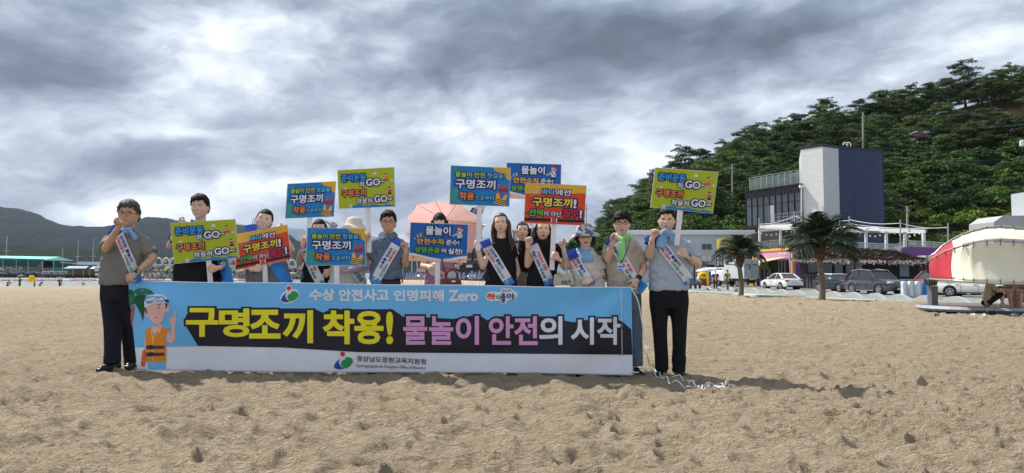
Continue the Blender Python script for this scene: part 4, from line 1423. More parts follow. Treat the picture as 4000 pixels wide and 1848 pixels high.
def car(label, cat, loc, rz, L, W, paint, low, cab, wb, r, roof_m=None, tail=True, **kw):
 """low: side profile of the body (x fraction of half length, z); cab: (x, z) of windscreen base, roof front, roof rear, rear base"""
 root = thing('parked_car', (0, 0, 0), label, cat, kw.get('group', 'cars parked along the road'))
 hl, hw = L / 2, W / 2
 bot = 0.24
 def arch(xc):
  return [(xc + (r + 0.06) * math.cos(a), r + (r + 0.06) * math.sin(a)) for a in np.linspace(0.35 - 0.6 * 0, math.pi - 0.35, 9)][::1]
 xs = [(hl * a, z) for a, z in low]
 fr_ = [(x, z) for x, z in arch(wb / 2)]
 re_ = [(x, z) for x, z in arch(-wb / 2)]
 prof = xs + [(fr_[0][0] + 0.05, bot)] + [(x, max(z, bot)) for x, z in fr_] + [(fr_[-1][0] - 0.05, bot), (re_[0][0] + 0.05, bot)] + [(x, max(z, bot)) for x, z in re_] + [(re_[-1][0] - 0.05, bot)]
 g = MB()
 def yy(x, z):
  w = hw * (1 - 0.13 * (abs(x) / hl) ** 5)
  if z > 0.62: w -= (z - 0.62) * 0.16
  if z < 0.35: w -= 0.03
  return w
 n = len(prof)
 v = [(x, yy(x, z), z) for x, z in prof] + [(x, -yy(x, z), z) for x, z in prof]
 # side faces as ear-cut polygons
 from mathutils.geometry import tessellate_polygon
 tri = tessellate_polygon([[Vector((x, z, 0)) for x, z in prof]])
 fs = []
 for t_ in tri:
  a, b, c = t_
  fs.append((a, b, c)); fs.append((c + n, b + n, a + n))
 for i in range(n):
  j = (i + 1) % n
  fs.append((i, j, j + n, i + n))
 g.add(v, fs)
 bmx = bmesh.new()
 me = g.mesh('b'); bmx.from_mesh(me)
 bmesh.ops.recalc_face_normals(bmx, faces=bmx.faces)
 bmx.to_mesh(me); bmx.free()
 o = bpy.data.objects.new('tmp', me); COL.objects.link(o)
 k = o.modifiers.new('b', 'BEVEL'); k.width = 0.07; k.segments = 3; k.limit_method = 'ANGLE'; k.angle_limit = math.radians(50)
 dg = bpy.context.evaluated_depsgraph_get()
 me2 = bpy.data.meshes.new_from_object(o.evaluated_get(dg)); bpy.data.objects.remove(o)
 me2.materials.clear(); me2.materials.append(paint)
 body = part('body', me2, root, None, smooth=True)
 for p_ in body.data.polygons: p_.use_smooth = True
 (x0, z0), (x1, z1), (x2, z2), (x3, z3) = cab
 # glass house
 g = MB()
 wb_, wt = hw - 0.09, hw - 0.26
 cv = []
 for (x, z, w) in ((x0, z0, wb_), (x1, z1, wt), ((x1 + x2) / 2, max(z1, z2) + 0.02, wt + 0.01), (x2, z2, wt), (x3, z3, wb_)):
  cv += [(x, w, z), (x, -w, z)]
 g.add(cv, [(0, 1, 3, 2), (2, 3, 5, 4), (4, 5, 7, 6), (6, 7, 9, 8), (0, 2, 4, 6, 8), (9, 7, 5, 3, 1)])
 part('window_glass', g, root, M_CGLASS)
 # roof skin and pillars
 g = MB()
 rp = [(x1 + 0.06, z1 - 0.01), ((x1 * .6 + x2 * .4), max(z1, z2) + 0.035), ((x1 * .4 + x2 * .6), max(z1, z2) + 0.035), (x2 - 0.06, z2 - 0.01)]
 cv = []
 for x, z in rp:
  cv += [(x, wt + 0.02, z), (x, -wt - 0.02, z), (x, wt - 0.04, z + 0.055), (x, -wt + 0.04, z + 0.055)]
 fs = []
 for i in range(3):
  a = i * 4; b = a + 4
  fs += [(a, b, b + 2, a + 2), (a + 2, b + 2, b + 3, a + 3), (a + 3, b + 3, b + 1, a + 1), (a, a + 1, b + 1, b)]
 fs += [(0, 2, 3, 1), (12, 13, 15, 14)]
 g.add(cv, fs)
 part('roof', g, root, roof_m or paint, smooth=False)
 g = MB()
 for s in (-1, 1):
  g.bar((x0, s * wb_, z0), (x1, s * wt, z1 + 0.02), 0.07, 0.06)
  g.bar((x3, s * wb_, z3), (x2, s * wt, z2 + 0.02), 0.16, 0.07)
  xm = x1 * 0.42 + x2 * 0.58
  g.bar((xm + 0.02, s * (wb_ + 0.0), z0 + 0.02), (xm, s * (wt + 0.01), max(z1, z2)), 0.06, 0.05)
  if kw.get('dpil'):
   g.bar((x2 + 0.25, s * (wb_), z3 + 0.02), (x2 + 0.22, s * (wt + 0.01), z2), 0.12, 0.05)
 for k in range(len(g.f) // 6):
  g3 = MB(); g3.add(g.v[k * 8:k * 8 + 8], [tuple(i - k * 8 for i in f) for f in g.f[k * 6:k * 6 + 6]]); part('pillar', g3, root, paint)
 for s in (-1, 1):
  g = MB(); g.ell((x0 - 0.35, s * (hw + 0.06), z0 + 0.10), (0.09, 0.12, 0.08), 10, 7); part('mirror', g, root, kw.get('mirror', paint), smooth=True)
  for xx in (x0 - 0.95, x0 - 1.9):
   g = MB(); g.box((xx, s * (yy(xx, 0.8) + 0.0), 0.80), (0.18, 0.05, 0.03)); part('door_handle', g, root, kw.get('trim', paint))
  g = MB(); g.box((0, s * (hw - 0.02), 0.28), (wb - 2 * r - 0.2, 0.06, 0.05)); part('sill', g, root, kw.get('sill', M_TRIM))
  for x in (0.18, -0.75):
   g = MB(); g.box((x, s * (yy(x, .6) + 0.001), 0.6), (0.012, 0.01, 0.55)); part('door_seam', g, root, M_TRIM)
  for x in (wb / 2, -wb / 2):
   wheel(root, x, s * (hw - 0.13), r)
   g = MB(); g.tube([(x, s * (hw - 0.42), r), (x, s * (hw - 0.07), r)], r + 0.045, 18); part('wheel_well', g, root, M_TRIM)
  fz, rz_ = kw.get('fz', 0.66), kw.get('tz', 0.82)
  if kw.get('round_lamp'):
   g = MB(); g.ell((hl - 0.22, s * (hw - 0.30), 0.72), (0.16, 0.17, 0.17), 14, 9)
  else:
   g = MB(); g.box((hl - 0.13, s * (hw - 0.32), fz), (0.26, 0.42, 0.13), Matrix.Rotation(-s * 0.35, 3, 'Z'))
  part('headlight', g, root, M_LAMP, smooth=True)
  g = MB(); g.box((-hl + 0.12, s * (hw - 0.28), rz_), (0.22, 0.46, 0.15), Matrix.Rotation(s * 0.3, 3, 'Z')); part('tail_light', g, root, M_TAIL)
 g = MB(); g.box((-hl - 0.01, 0, kw.get('pz', 0.66)), (0.04, 0.5, 0.12)); g.box((hl + 0.015, 0, 0.42), (0.04, 0.5, 0.12)); part('number_plate', g, root, M_PLATE)
 g = MB(); g.box((hl - 0.04, 0, 0.45), (0.09, 1.0, 0.26)); g.box((-hl + 0.1, 0, 0.33), (0.2, W * 0.8, 0.14)); part('grille', g, root, M_TRIM)
 if kw.get('ring'):
  g = MB(); g.tube([(hl + 0.0, 0.56 * math.cos(a), 0.48 + 0.17 * math.sin(a)) for a in np.linspace(0, 6.283, 24, endpoint=False)], 0.03, 6, closed=True); part('grille_ring', g, root, M_CHROME)
 if kw.get('rails'):
  for s in (-1, 1):
   g = MB(); g.tube([(x1 + 0.1, s * wt, z1 + 0.02), ((x1 + x2) / 2, s * wt, max(z1, z2) + 0.12), (x2 - 0.1, s * wt, z2 + 0.02)], 0.025, 6); part('roof_rail', g, root, M_CHROME)
 root.location = loc; root.rotation_euler = (0, 0, rz)
 return root
def los(u):
 a = math.atan((u - 2000) / F)
 return Vector((math.sin(a), math.cos(a), 0)), Vector((math.cos(a), -math.sin(a), 0))
def head_of(u, across, along):
 l, r_ = los(u)
 h = r_ * across + l * along
 return math.atan2(h.y, h.x)
SED = [(-0.985, 0.30), (-1.0, 0.55), (-0.985, 0.93), (-0.80, 1.00), (-0.6, 1.0), (0.36, 0.94), (0.62, 0.90), (0.90, 0.74), (0.985, 0.60), (1.0, 0.42), (0.985, 0.27)]
pw = mat('white_car_paint', (0.74, 0.76, 0.76), 0.22, coat=0.6, var=0.02)
p0 = PZ(3060, 1128, ROAD)
car('white four door sedan seen from behind in front of the pink shop', 'car', (24.6, 65.0, ROAD), head_of(3060, -0.50, 0.866), 4.6, 1.82, pw, SED, [(0.95, 0.92), (0.20, 1.40), (-0.95, 1.40), (-1.65, 0.98)], 2.75, 0.33)
HB = [(-0.99, 0.30), (-1.0, 0.6), (-0.96, 0.95), (-0.80, 1.0), (0.45, 0.97), (0.62, 0.96), (0.90, 0.84), (0.99, 0.62), (1.0, 0.42), (0.985, 0.27)]
pn = mat('navy_car_paint', (0.012, 0.020, 0.055), 0.18, coat=0.8, var=0.05)
car('dark navy hatchback with white roof and round headlights behind the palm', 'car', (26.2, 57.2, ROAD), head_of(3265, 0.57, -0.82), 4.2, 1.80, pn, HB, [(0.75, 0.96), (0.25, 1.38), (-1.75, 1.36), (-2.02, 0.98)], 2.65, 0.33,
 roof_m=pw, round_lamp=True, ring=True, mirror=pw, dpil=True)
SU_ = [(-0.985, 0.34), (-1.0, 0.6), (-0.985, 1.02), (-0.88, 1.12), (0.30, 1.08), (0.50, 1.07), (0.88, 0.98), (0.975, 0.80), (1.0, 0.5), (0.98, 0.32)]
pg = mat('dark_grey_car_paint', (0.050, 0.056, 0.064), 0.22, coat=0.8, var=0.05)
car('dark grey SUV with chrome window line parked right of the hatchback', 'car', (25.9, 50.6, ROAD), head_of(3458, 0.62, -0.785), 4.8, 1.9, pg, SU_, [(0.98, 1.07), (0.30, 1.66), (-1.75, 1.62), (-2.22, 1.12)], 2.82, 0.37,
 rails=True, fz=0.86, tz=0.98, dpil=True, trim=M_CHROME, sill=M_CHROME)
pr_ = mat('red_car_paint', (0.42, 0.012, 0.018), 0.22, coat=0.8, var=0.05)
car('bright red SUV half hidden behind the canopy and the bag rack', 'car', (30.6, 49.6, ROAD), head_of(3640, 0.80, 0.60), 4.4, 1.85, pr_, SU_, [(0.98, 1.05), (0.30, 1.62), (-1.60, 1.60), (-2.08, 1.10)], 2.65, 0.35, tz=0.98, fz=.86)
p3 = mat('pearl_white_car_paint', (0.70, 0.71, 0.66), 0.25, coat=0.6, var=0.02)
car('pearl white sedan seen side on beneath the round canopy', 'car', (29.2, 44.5, ROAD), head_of(3820, 0.97, -0.24), 4.8, 1.83, p3, SED, [(0.95, 0.92), (0.20, 1.44), (-0.95, 1.44), (-1.65, 0.98)], 2.75, 0.34)
# delivery truck
tk = thing('delivery_truck', (0, 0, 0), 'white box delivery truck with closed rear doors behind the left palm', 'truck')
g = MB(); g.box((-1.0, 0, 1.72), (3.0, 1.75, 1.86)); part('cargo_box', g, tk, mat('truck_box_white', (0.60, 0.63, 0.64), 0.5, var=0.03))
g = MB()
g.prism([(0.62, -0.85, 0.55), (2.2, -0.85, 0.55), (2.25, -0.85, 1.15), (1.85, -0.85, 1.9), (0.62, -0.85, 1.92)], (0, 1.7, 0)); part('cab', g, tk, pw)
g = MB()
g.prism([(0.95, -0.862, 1.2), (2.05, -0.862, 1.2), (1.82, -0.862, 1.78), (0.95, -0.862, 1.78)], (0, 1.724, 0)); g.box((2.07, 0, 1.5), (0.06, 1.5, 0.55), Matrix.Rotation(0.5, 3, 'Y')); part('window_glass', g, tk, M_CGLASS)
g = MB(); g.box((-0.6, 0, 0.6), (3.9, 0.9, 0.25)); g.box((-2.45, 0, 0.52), (0.08, 1.6, 0.16)); part('chassis', g, tk, M_TRIM)
for s in (-1, 1):
 for x in (1.45, -1.5):
  wheel(tk, x, s * 0.78, 0.33, 0.24)
 g = MB(); g.box((-2.535, s * 0.42, 1.74), (0.05, 0.80, 1.72)); d = part('rear_door', g, tk, mat('truck_door_grey', (0.36, 0.41, 0.42), 0.5, var=0.05))
 g = MB(); g.tube([(-2.58, s * 0.12, 0.95), (-2.58, s * 0.12, 2.5)], 0.025, 6); g.tube([(-2.58, s * 0.72, 0.95), (-2.58, s * 0.72, 2.5)], 0.02, 6); part('lock_bar', g, d, M_STEEL)
 g = MB(); g.box((-2.565, s * 0.42, 2.10), (0.012, 0.70, 0.14)); part('green_stripe', g, d, mat('truck_green', (0.03, 0.16, 0.09), 0.5))
 g = MB(); g.box((-2.5, s * 0.72, 0.55), (0.06, 0.2, 0.1)); part('tail_light', g, tk, M_TAIL)
g = MB()
for (y, z, w, h) in ((0.25, 1.85, 0.14, 0.3), (0.5, 1.8, 0.22, 0.03), (0.5, 1.7, 0.18, 0.03), (-0.4, 1.82, 0.3, 0.02), (-0.35, 1.62, 0.3, 0.02), (-0.4, 1.45, 0.22, 0.03), (-0.45, 1.3, 0.1, 0.08)):
 g.box((-2.572, y, z), (0.012, w, h))
g.box((-1.0, -0.882, 1.9), (0.7, 0.01, 0.08)); g.box((-1.1, -0.882, 1.4), (0.4, 0.01, 0.05))
part('printed_marks', g, tk, M_TRIM)
g = MB(); g.box((-2.60, 0.05, 0.74), (0.03, 0.5, 0.14)); part('number_plate', g, tk, M_PLATE)
g = MB(); g.box((-0.9, 0.882, 2.32), (2.4, 0.012, 0.38)); g.box((-0.9, -0.882, 2.32), (2.4, 0.012, 0.38)); part('side_panel', g, tk, mat('truck_grey_panel', (0.12, 0.12, 0.13), 0.5))
g = MB(); g.box((-0.6, 0.892, 2.32), (1.0, 0.012, 0.2)); part('side_board', g, tk, ink('boardwhite', (225, 225, 235)))
tk.location = (24.9, 79.5, ROAD); tk.rotation_euler = (0, 0, head_of(2880, -0.62, 0.78)); tk.scale = (1.12,) * 3
# beach toys, boards and umbrellas beside the truck
def pos(u, v, Y): return P(u, v, Y)
g = MB()
toys = thing('float_display', P(2752, 1115, 76), 'stacked colourful inflatable floats beside the white delivery truck', 'floats')
cols = [(235, 190, 30), (215, 60, 50), (40, 130, 70), (235, 235, 225), (210, 50, 60), (235, 200, 40), (60, 150, 90), (225, 90, 80)]
for k, (u, v) in enumerate(((2750, 1080), (2757, 1085), (2754, 1093), (2742, 1092), (2752, 1103), (2745, 1078), (2741, 1101), (2760, 1108))):
 g = MB(); c = P(u, v, 76 + 0.2 * k)
 g.tube([c + Vector((0.42 * math.cos(a), 0.1 * math.sin(a), 0.2 * math.sin(a) + 0.08)) for a in np.linspace(0, 6.283, 14, endpoint=False)], 0.16, 8, closed=True)
 part('float_ring', g, toys, ink('float_%d' % k, cols[k]), smooth=True)
for (u, v0, v1, rgb, nm, w) in ((2766, 1060, 1114, (240, 200, 60), 'yellow', 7), (2774, 1060, 1098, (40, 90, 190), 'blue', 8)):
 g = MB(); a, b = P(u, v0, 75), P(u - 1, v1, 75); g.loft([(b, 0.08, 0.04), (b.lerp(a, .2), w / 56, 0.05), (b.lerp(a, .8), w / 56, 0.05), (a, 0.08, 0.04)], 10)
 tag(part('surf_board', g, None, ink('board_' + nm, rgb), loc=b), nm + ' upright board leaning beside the white delivery truck', 'board')
g = MB(); c = P(2807, 1064, 77); c2 = c
g.loft([(c + Vector((0, 0, -0.3)), 1.25, 1.25), (c + Vector((0, 0, 0.1)), 0.8, 0.8), (c + Vector((0, 0, 0.28)), 0.1, 0.1)], 16)
um = thing('beach_umbrella', P(2807, 1120, 77), 'open white beach umbrella in front of the truck cab', 'umbrella')
part('canopy', g, um, M_WHITE); g = MB(); g.tube([c, P(2807, 1120, 77)], 0.03, 6); part('pole', g, um, M_STEEL)
g = MB(); g.loft([(P(2783, 1060, 82), 1.9, 1.0), (P(2785, 1052, 82), 1.7, 0.9), (P(2790, 1045, 82), 0.8, 0.6)], 16, 3)
tag(part('white_tent', g, None, M_WHITE, loc=P(2783, 1060, 82)), 'white tent top behind the floats and the truck', 'tent')
# small thatched parasol
tp = thing('thatched_parasol', P(2710, 1110, 70), 'shaggy thatched parasol beside the man in the pale blue polo', 'parasol')
rng = np.random.default_rng(9)
vs = []
c = P(2712, 1018, 70)
for k in range(900):
 a = rng.uniform(0, 6.283); s = rng.uniform(0, 1)
 p = np.array(c) + [math.cos(a) * 1.25 * s, math.sin(a) * 1.25 * s, 0.45 - 0.75 * s]
 d = np.array([math.cos(a) * 0.5, math.sin(a) * 0.5, -0.8 + rng.normal() * 0.1]) * 0.42
 w = np.array([-math.sin(a), math.cos(a), 0]) * 0.035
 vs += [p - w, p + w, p + d + w * .4, p + d - w * .4]
me = quad_mesh('thatch', np.array(vs), mat('thatch_brown', (0.20, 0.145, 0.10), 0.95, var=0.5, vs=12)); o = part('thatch', me, tp); o['kind'] = 'stuff'
g = MB(); g.tube([P(2712, 1022, 70), P(2712, 1122, 70)], 0.08, 8); part('pole', g, tp, M_BARK)
# dark bench and table
bn_ = thing('picnic_bench', P(2718, 1126, 62), 'black slatted bench on the promenade beside the pale blue polo', 'bench')
g = MB(); c = P(2712, 1113, 62); g.box(c, (1.9, 0.6, 0.08)); part('seat', g, bn_, M_TRIM)
g = MB(); c = P(2702, 1094, 62.4); g.box(c, (1.1, 0.5, 0.05)); g.bar(P(2720, 1113, 62), P(2731, 1098, 62), 0.05, 0.5, up=(0, 1, 0)); part('backrest', g, bn_, M_TRIM)
for u in (2697, 2717, 2733):
 g = MB(); g.box(P(u, 1120, 62), (0.1, 0.5, 0.36)); part('leg', g, bn_, M_TRIM)
g = MB(); g.box(P(2935, 1113, 70), (0.34, 0.1, 0.30))
tag(part('yellow_notice', g, None, ink('yellow', (240, 228, 40)), loc=P(2935, 1120, 70)), 'small yellow notice board standing behind the truck', 'sign')
# ---- rack of recycling bags
rk = thing('bag_rack', P(3570, 1168, 40), 'steel rack holding white and blue recycling bags', 'rack')
zb0 = -0.42
ux = [3517, 3543, 3571, 3599, 3631]
g = MB()
for u in ux:
 for dy_2 in (0, 0.45):
  a = P(u, 1091, 40 + dy_2)
  g.tube([(a.x, a.y, zb0), a], 0.028, 6)
for dy_2 in (0, 0.45):
 a, b = P(ux[0], 1092, 40 + dy_2), P(ux[-1], 1092, 40 + dy_2); g.tube([a, b], 0.025, 6)
 a, b = P(ux[0], 1160, 40 + dy_2), P(ux[-1], 1160, 40 + dy_2); g.tube([a, b], 0.02, 6)
part('frame', g, rk, M_STEEL)
bags = [((225, 232, 240), 0), ((225, 232, 240), 1), ((215, 228, 242), 2), ((45, 130, 205), 3)]
for (rgb, i) in bags:
 c0, c1 = P(ux[i] + 3, 1098, 40.2), P(ux[i + 1] - 3, 1098, 40.2)
 cx = (c0 + c1) / 2; w = (c1 - c0).x / 2
 bot_ = 0.95 if i < 3 else 0.80
 g = MB()
 g.loft([(cx + Vector((random.uniform(-.02, .02), 0, -bot_ * s)), w * (1 - 0.10 * math.sin(s * 5 + i) ** 2), 0.16 + 0.03 * math.sin(s * 9 + i)) for s in np.linspace(0, 1, 9)], 18, 3)
 part('bag', modded(g, smooth=2), rk, ink('bag_%d' % (i == 3), rgb, bump=0.6, bs=9, bdist=0.05, rough=0.4), smooth=True)
for (i, rgb, s) in ((0, (30, 90, 190), '플라스틱'), (1, (20, 130, 95), '캔·병')):
 a, b = P(ux[i] + 1, 1092, 39.95), P(ux[i + 1] - 1, 1099, 39.95)
 g = MB(); g.box((a + b) / 2, (b.x - a.x, 0.02, a.z - b.z)); bo = part('header_board', g, rk, ink('header_%d' % i, rgb))
 g = MB(); text_quad(g, s, rectq(ux[i] + 6, 1093.5, ux[i + 1] - 6, 1097.5), lambda x, y, d: P(x, y, 39.93 - d), M_WHITE); part('lettering', g, bo)
# ================================================================ ROUND CANOPY PLATFORM
cp = thing('round_canopy', P(3880, 1235, 20), 'round steel platform under a red and cream canvas canopy', 'canopy')
M_TUBE = mat('canopy_tube', (0.50, 0.47, 0.42), 0.35, 0.5)
M_CCREAM = mat('cream_canopy_canvas', (0.78, 0.74, 0.57), 0.85, var=0.04, vs=2, bump=0.15, bs=6)
M_CRED = mat('red_canopy_canvas', (0.46, 0.035, 0.055), 0.85, var=0.06, vs=2, bump=0.15, bs=6)
outer = [(3626, 1018), (3636, 1000), (3652, 991), (3681, 962), (3719, 937), (3761, 915), (3803, 901), (3853, 889), (3908, 885), (3958, 888), (4000, 893), (4060, 905), (4110, 925), (4150, 950), (4180, 985), (4196, 1020)]
inner = [(3626, 1023), (3640, 1010), (3658, 1000), (3690, 983), (3724, 970), (3760, 958), (3801, 949), (3853, 941), (3906, 939), (3958, 942), (4000, 945), (4060, 955), (4110, 970), (4150, 985), (4180, 1005), (4196, 1023)]
lower = [(3631, 1090), (3650, 1091), (3672, 1092), (3694, 1093), (3722, 1095), (3760, 1099), (3801, 1103), (3853, 1106), (3906, 1108), (3958, 1109), (4000, 1109), (4060, 1108), (4110, 1104), (4150, 1099), (4180, 1094), (4196, 1090)]
def dep(i, b): return 21.2 - b * math.sin(math.pi * i / 15)
O_ = [P(u, v, dep(i, 0.3)) for i, (u, v) in enumerate(outer)]
I_ = [P(u, v, dep(i, 1.9)) for i, (u, v) in enumerate(inner)]
L_ = [P(u, v, dep(i, 2.3)) for i, (u, v) in enumerate(lower)]
for nm, Q, r in (('arc_tube', O_, 0.035), ('arc_tube', I_, 0.026), ('lower_tube', L_, 0.028)):
 g = MB(); g.tube(Q, r, 8); part(nm, g, cp, M_TUBE, smooth=True)
g = MB(); g.tube([P(3626, 1015, 21.2), P(3622, 1040, 21.2), P(3627, 1066, 21.2)], 0.04, 8); part('hinge_arm', g, cp, M_TRIM)
g = MB(); g.tube([P(3615, 1102, 21.2), P(3655, 1102, 21.2)], 0.10, 10); part('rubber_roller', g, cp, M_TRIM)
for k in range(4):
 g = MB(); c = P(3619 + k * 10, 1102, 21.2); g.tube([c - Vector((0.012, 0, 0)), c + Vector((0.012, 0, 0))], 0.105, 10); part('roller_ring', g, cp, M_STEEL)
def sheet(A_, B_, i0, i1, m, name, ins=0.08, sag=0.0, lab=None):
 def pt(a, b):
  x = i0 + (i1 - i0) * a; k = min(int(x), 14); f_ = x - k
  p = A_[k].lerp(A_[k + 1], f_); q = B_[k].lerp(B_[k + 1], f_)
  b2 = ins + (1 - 2 * ins) * b
  r = p.lerp(q, b2)
  wob = 0.008 * math.sin(x * 9) * (1 - abs(2 * b - 1))
  return r + Vector((0, sag * math.sin(math.pi * b) + wob, -0.02 * abs(math.sin(x * math.pi)) * (1 - b)))
 g = MB(); g.grid(pt, int((i1 - i0) * 6) + 2, 14)
 part(name, modded(g, solid=0.006), cp, m, smooth=True, label=lab)
sheet(O_, I_, 0.6, 4.0, M_CRED, 'canvas_panel', 0.12, 0, 'red roof panel'); sheet(O_, I_, 4.0, 14.8, M_CCREAM, 'canvas_panel', 0.12)
sheet(I_, L_, 0.5, 4.0, M_CRED, 'canvas_panel', 0.03, 0.1, 'red hanging panel'); sheet(I_, L_, 4.0, 14.8, M_CCREAM, 'canvas_panel', 0.03, 0.12)
g = MB()
for i in range(1, 15):
 for A_, B_ in ((O_, I_), (I_, L_)):
  g.tube([A_[i] + Vector((0, -0.03, 0.03)), A_[i].lerp(B_[i], 0.12) + Vector((0, -0.03, 0))], 0.012, 4)
 g.tube([L_[i] + Vector((0, -0.03, -0.02)), L_[i].lerp(I_[i], 0.10) + Vector((0, -0.03, 0))], 0.012, 4)
part('lashing', g, cp, M_TRIM)
g = MB(); a = P(3642, 1118, 21.2); g.box((a.x, 21.2, (a.z + P(3642, 1203, 21.2).z) / 2), (0.19, 0.22, a.z - P(3642, 1203, 21.2).z)); part('post', g, cp, mat('grey_steel_post', (0.16, 0.18, 0.21), 0.5, 0.3))
g = MB(); g.box((P(3660, 1205, 21.2).x, 21.2, P(3660, 1208, 21.2).z), (0.5, 0.4, 0.10)); part('base_plate', g, cp, mat('grey_steel_post', (0, 0, 0)))
zc = P(3908, 1212, 19.2).z
cxc = P(3910, 1200, 20.8)
ring = [(cxc.x + 2.15 * math.cos(a), 20.9 + 1.75 * math.sin(a)) for a in np.linspace(0, 2 * math.pi, 40, endpoint=False)]
g = MB(); g.prism([(x, y, zc) for x, y in ring], (0, 0, 0.05)); part('deck', g, cp, mat('weathered_deck', (0.16, 0.13, 0.11), 0.7, var=0.25, vs=4))
g = MB(); g.tube([(x * 1.0, y, zc - 0.02) for x, y in ring], 0.10, 4, closed=True, flat=((0, 0, 1), 0.75)); part('deck_rim', g, cp, mat('pale_steel_rim', (0.30, 0.34, 0.40), 0.5, 0.3))
for (u, Y) in ((3701, 20.4), (3855, 19.4), (3960, 19.6), (3760, 21.8), (3930, 22.2)):
 g = MB(); a = P(u, 1215, Y); g.tube([(a.x, Y, zc), (a.x, Y, gz(a.x, Y) + 0.02)], 0.02, 6); part('leg', g, cp, M_STEEL)
 g = MB(); g.box((a.x, Y + 0.1, gz(a.x, Y) + 0.05), (0.36, 0.4, 0.13)); part('foot_block', g, cp, M_TRIM)
for (u, Y) in ((3930, 20.4), (4010, 20.2)):
 g = MB(); a = P(u, 1215, Y); g.box((a.x, Y + 0.3, gz(a.x, Y) + 0.12), (0.5, 0.6, 0.30)); part('ballast_block', g, cp, M_TRIM)
# sandals on the sand
def sandal(u, v, m, lab, rz):
 p = PZ(u, v, -0.10); p.z = gz(p.x, p.y) + 0.01
 s = thing('sandal', p, lab, 'sandal', 'sandals left on the sand in front of the platform')
 R = Matrix.Rotation(rz, 3, 'Z')
 g = MB(); g.loft([(p + Vector((0, 0, z)), 0.15 * k, 0.055 * k, R @ Vector((1, 0, 0))) for z, k in ((0, .95), (0.02, 1.0), (0.035, .97))], 16, 2.4); part('sole', g, s, m)
 g = MB(); g.tube([p + R @ Vector((-0.06, 0.055 * math.cos(a), 0.03 + 0.07 * math.sin(a))) for a in np.linspace(0, math.pi, 9)], 0.03, 8); part('strap', g, s, m, smooth=True)
ms_ = mat('cream_foam', (0.62, 0.60, 0.50), 0.7)
sandal(3811, 1247, ms_, 'left cream foam sandal lying on the sand before the platform', 0.3)
sandal(3856, 1248, ms_, 'right cream foam sandal lying on the sand before the platform', -0.2)
sandal(3668, 1241, mat('brown_foam', (0.16, 0.12, 0.10), 0.7), 'brown sandal lying on the sand at the left of the platform', 0.1)
# ================================================================ WATERFRONT ON THE LEFT
M_TETRA = mat('tetrapod_concrete', (0.215, 0.205, 0.185), 0.9, var=0.22, vs=1.2, bump=0.3, bs=3)
def tetra_mesh():
 g = MB()
 for d in ((0, 0, 1), (0.943, 0, -0.333), (-0.471, 0.816, -0.333), (-0.471, -0.816, -0.333)):
  d = Vector(d)
  g.tube([d * 0.1, d * 0.55, d * 1.25], [0.42, 0.40, 0.27], 8)
 g.mats = [M_TETRA]
 return g.mesh('tetrapod')
tm = tetra_mesh()
rr2 = random.Random(3)
def tetra(u, v, Y, s):
 o = bpy.data.objects.new('tetrapod', tm); COL.objects.link(o)
 o.location = P(u, v, Y); o.scale = (s,) * 3
 o.rotation_euler = (rr2.uniform(0, 6), rr2.uniform(0, 6), rr2.uniform(0, 6))
 tag(o, 'grey concrete tetrapod in the breakwater pile under the arched pier' if u > 500 else 'grey concrete tetrapod behind the green roofed pontoon', 'tetrapod', 'tetrapods of the breakwater')
for row, (vv, Y) in enumerate(((1093, 196), (1087, 199), (1080, 202), (1072, 205), (1064, 208), (1057, 211), (1050, 214))):
 u = 560 + rr2.uniform(0, 15)
 while u < 1300:
  if not (row > 4 and rr2.random() < 0.15):
   tetra(u, vv + rr2.uniform(-3, 3), Y, rr2.uniform(0.95, 1.25))
  u += rr2.uniform(17, 24)
for row, (vv, Y) in enumerate(((1068, 270), (1060, 272), (1052, 274))):
 u = -20
 while u < 70 + row * 10 or (160 < u < 330):
  tetra(u, vv + rr2.uniform(-2, 2), Y, rr2.uniform(1.1, 1.5)); u += rr2.uniform(20, 28)
g = MB()
g.prism([P(a, b, 206) for a, b in ((540, 1100), (1330, 1100), (1330, 1058), (560, 1060))], (0, 10, 0)); g.prism([P(a, b, 278) for a, b in ((-60, 1084), (700, 1084), (700, 1058), (-60, 1056))], (0, 8, 0))
tag(part('breakwater_core', g, None, mat('dark_rock', (0.06, 0.058, 0.052), 0.95)), 'dark core of the breakwater', kind='structure')
for k, (u, v, rgb) in enumerate(((650, 1050, (235, 215, 130)), (665, 1056, (60, 160, 210)), (675, 1054, (240, 210, 110)), (882, 1064, (100, 200, 160)), (890, 1062, (70, 150, 220)), (880, 1068, (240, 215, 140)), (941, 1058, (60, 150, 210)), (932, 1059, (235, 215, 130)), (1142, 1068, (80, 190, 150)), (1148, 1072, (60, 140, 210)), (1130, 1070, (240, 215, 140)))):
 g = MB(); c = P(u, v, 194); d = Vector((rr2.uniform(-1, 1), 0, rr2.uniform(-.4, .4))).normalized() * 0.6
 g.capsule(c - d, c + d, 0.26, 0.26, 8)
 tag(part('fishing_float', g, None, ink('float_b%d' % (k % 4), rgb), loc=c, smooth=True), 'coloured fishing float lying on the tetrapods', 'float', 'coloured fishing floats on the tetrapods')
